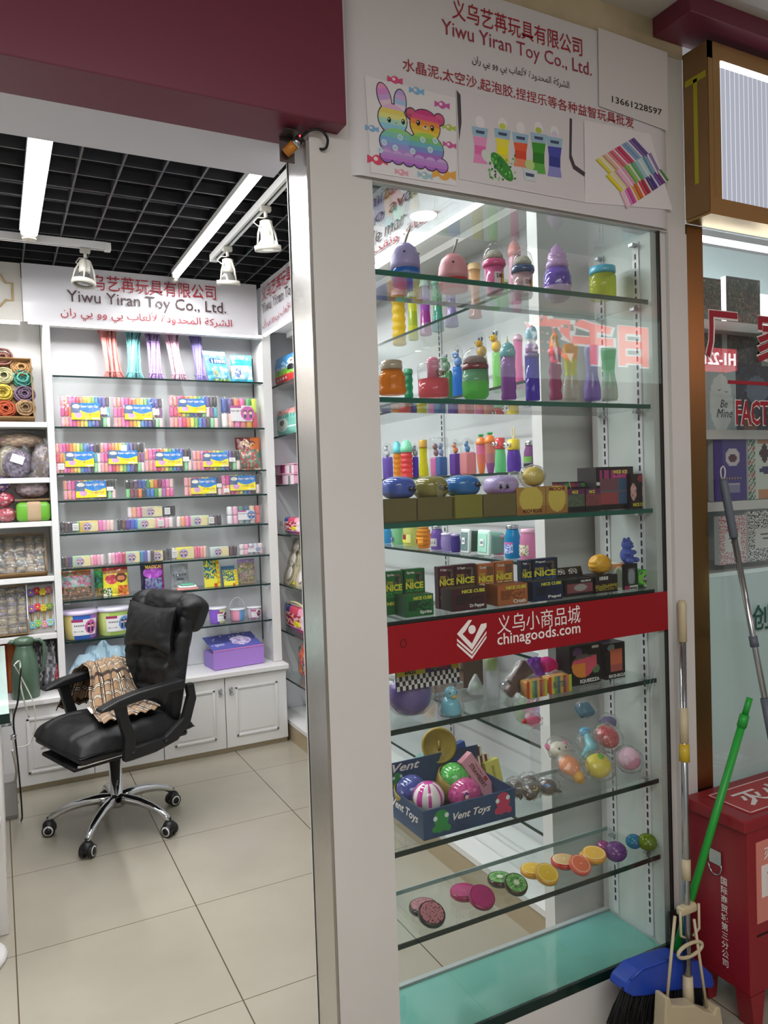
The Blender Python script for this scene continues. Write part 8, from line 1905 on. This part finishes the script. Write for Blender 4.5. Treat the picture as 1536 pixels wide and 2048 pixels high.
for px, py, r, c in ((790, 160, 9, '#d94f7f'), (833, 182, 9, '#7fb5dc'), (884, 210, 9, '#c95fa8'), (744, 257, 8, '#7fb0d9'), (898, 255, 8, '#b5c95a'), (899, 290, 8, '#cf5fa0'), (755, 320, 12, '#d94a6a'), (803, 345, 8, '#e0a5b5'), (850, 351, 9, '#9fc4d0'), (888, 349, 14, '#e6a84a')):
    for s in (-1, 1): quad([(px, py), (px + s * r * 1.7, py - r * .7 + s * 3), (px + s * r * 1.7, py + r * .7 + s * 3)], c, .0003)
    blob(px, py, r, r * .85, c, .0004); blob(px - r * .3, py - r * .2, r * .4, r * .35, '#f0dcd6', .0005)
for rx, c, d in ((1, OUT, .0006), (.93, None, .0008)):
    def R(px, py, a, b, cols, rot=0.0):
        if c: blob(px, py, a + 2.2, b + 2.2, c, d, rot=rot)
        else: rainbow(px, py, a, b, cols, d, rot)
    R(768, 194, 14, 27, ['#e59ac4', '#d98fd0', '#c9a5dc', '#e6c9dc', '#b9a5d9'], .3); R(800, 205, 13, 25, ['#b9a5dc', '#d0b0e0', '#a9c4e6', '#e6d3e6', '#c0b0e0'], -.05)
    R(822, 228, 11, 11, ['#c95f7a', '#b84f70']); R(878, 240, 11, 11, ['#d9608a', '#c9507f'])
    R(785, 239, 32, 30, ['#e3b5d9', '#e6d36a', '#e3e08a', '#a9dcc4', '#8fc9e0', '#b5a9e0']); R(850, 252, 34, 31, ['#c9407f', '#d9548a', '#e68a4a', '#e6b53a', '#e0c94a', '#d98a4a'])
    R(797, 288, 42, 30, ['#8fd08a', '#7fc4b5', '#7fb0dc', '#9a9adc', '#b58fd0', '#c98fc9']); R(852, 297, 40, 30, ['#9fd05a', '#7fc47a', '#6fb5c4', '#7f8fd0', '#a56fc4', '#b55fc0'])
    for k in range(6): R(773 + 22 * k, 311 + 4.2 * k, 14, 13, ['#c9a5dc', '#b88fd0', '#c07fcf', '#a86ac4'])
for px, py, s in ((778, 240, 1), (806, 244, 1), (836, 246, 1.05), (864, 257, 1.05)): blob(px, py, 4 * s, 5.5 * s, '#1d1a24', .0011); blob(px - 1, py - 2, 1.4, 1.6, '#fff', .0013)
blob(850, 256, 6, 4.5, '#e8c9a5', .0010); blob(850, 254, 2.5, 1.8, '#3a2a2a', .0012); blob(792, 247, 1.8, 1.3, '#c96a8a', .0012)
for px, py in ((760, 300), (790, 296), (825, 303), (860, 300), (845, 280), (800, 275), (870, 282), (768, 285)): blob(px, py, 6, 6, '#dff0f0', .0011, rot=.3); blob(px, py, 4.5, 4.5, '#a9cfe0', .00115)
# slime tubes
quad([(912, 180), (1165, 238), (1170, 405), (918, 358)], '#dcd7da', .0001)
quad([(913, 180), (921, 190), (923, 245), (918, 283)], '#4a4650', .0003); quad([(1139, 236), (1144, 238), (1143, 310), (1150, 330), (1170, 345), (1169, 354), (1146, 338), (1138, 316)], '#4a4048', .0003)
for i, (px, y0, y1, cs) in enumerate(((960, 258, 325, ['#ea9ac9', '#e66fb0', '#ea8fc4']), (1005, 262, 322, ['#efe04a', '#f0e31f', '#e3d44f']), (1041, 270, 332, ['#e8603a', '#dd4a2f', '#e88a6a']), (1077, 270, 345, ['#3f9a34', '#2f7f2a', '#5fae4a']), (1109, 278, 352, ['#4a4fae', '#3a3f94', '#8f8fd0']))):
    blob(px, y0 - 14, 11, 12, '#ebe8ea', .0003); blob(px, y0 - 9, 8, 6, ['#efe6ea', '#c9d84a', '#ece6e8', '#b5c94a', '#d9d0e6'][i], .0004)
    quad([(px - 17, y0 - 6), (px + 16, y0), (px + 14, y0 + 18), (px - 15, y0 + 12)], '#9fc0d6', .0005); quad([(px - 9, y0 + 2), (px + 9, y0 + 5), (px + 8, y0 + 11), (px - 8, y0 + 8)], '#44506f', .0006)
    for k in range(3):
        f0, f1 = k / 3, (k + 1) / 3; yy0, yy1 = y0 + 14 + (y1 - y0 - 14) * f0, y0 + 14 + (y1 - y0 - 14) * f1; a0, a1 = 14 - 3 * math.sin(f0 * PI), 14 - 3 * math.sin(f1 * PI)
        quad([(px - a0, yy0), (px + a0, yy0 + 4), (px + a1, yy1 + 4), (px - a1, yy1)], cs[k], .0005)
r_ = random.Random(2)
blob(1004, 334, 34, 15, '#3a8f34', .0008, rot=-.75)
for k in range(46): blob(1004 + r_.uniform(-26, 28), 334 + r_.uniform(-24, 26), 3.2, 2.0, r_.choice(['#2f7a2a', '#5fb54f', '#1f5f24', '#8fd07a']), .0010, 8, r_.uniform(0, 3))
blob(972, 312, 10, 13, '#d6e0d6', .0007, rot=.7)
blob(1059, 330, 12, 10, '#c0d98a', .0009); quad([(1045, 336), (1074, 342), (1071, 364), (1049, 360)], '#cfd9e0', .0010); quad([(1050, 345), (1068, 349), (1067, 355), (1051, 352)], '#44506f', .0012)
# folded clay sticks
quad([(1168, 240), (1300, 268), (1345, 420), (1170, 405)], '#e9e5e8', .00005)
ROWS = [((1190, 320), (1268, 275), (1217, 348), (1300, 310), ['#e3d94a', '#e8e39a', '#e6b5a0', '#e88a8a', '#e0707f', '#d94f7a', '#cf3f6a', '#7fa5cf', '#8fb0d6', '#7a5fa8', '#6a4f94']), ((1210, 352), (1302, 305), (1240, 385), (1322, 345), ['#eedc3a', '#e6d99a', '#f0b5d0', '#e6a0c4', '#8fc45f', '#5fae5a', '#9fd0d6', '#b5dce0', '#7fa8c9', '#8f7fb5']), ((1238, 385), (1322, 338), (1252, 418), (1338, 360), ['#f0c9d6', '#e07fc0', '#d94fa0', '#e3a02f', '#e0702f', '#d9404f', '#b5344f', '#5a3f6a', '#4a3f94', '#6f55b0', '#7a3f8a', '#4f8a4a'])]
for (a, b, c, d, cols) in ROWS:
    n = len(cols)
    for i, cc in enumerate(cols):
        f0, f1 = i / n, (i + .93) / n; lp = lambda p, q, f: (p[0] + (q[0] - p[0]) * f, p[1] + (q[1] - p[1]) * f)
        quad([lp(a, b, f0), lp(a, b, f1), lp(c, d, f1), lp(c, d, f0)], cc, .0005); quad([lp(a, b, f0), lp(a, b, (f0 * 2 + f1) / 3), lp(c, d, (f0 * 2 + f1) / 3), lp(c, d, f0)], '#f2e6ea' if i % 2 else tuple_dark(cc), .0007)
part(fb, 'toy_pictures', art)
# paper with the telephone number beside the banner
nt_ = thing('notice_paper', 'white paper notice with a phone number taped over the right end of the banner', 'paper', (1.66, 1.582, 2.5))
b = MB(); pts = [(1196, 55), (1335, 105), (1336, 262), (1198, 212)]; b._add([(aty(*p, 1.5866).x, 1.5866, aty(*p, 1.5866).z) for p in pts], [(0, 1, 2, 3)], False); part(nt_, 'sheet', b, pbr('paper_white', '#d9d5d4', .6))
w = MB().use(INKK); (xa, za), (xb, zb) = [(aty(*p, 1.5860).x, aty(*p, 1.5860).z) for p in ((1224, 204), (1324, 232))]; put_text(w, '13661228597', xa, xb, (za + zb) / 2, (za + zb) / 2 + 13 * mpp(aty(1224, 204, 1.58)), 1.5860, bold=.01); part(nt_, 'lettering', w)
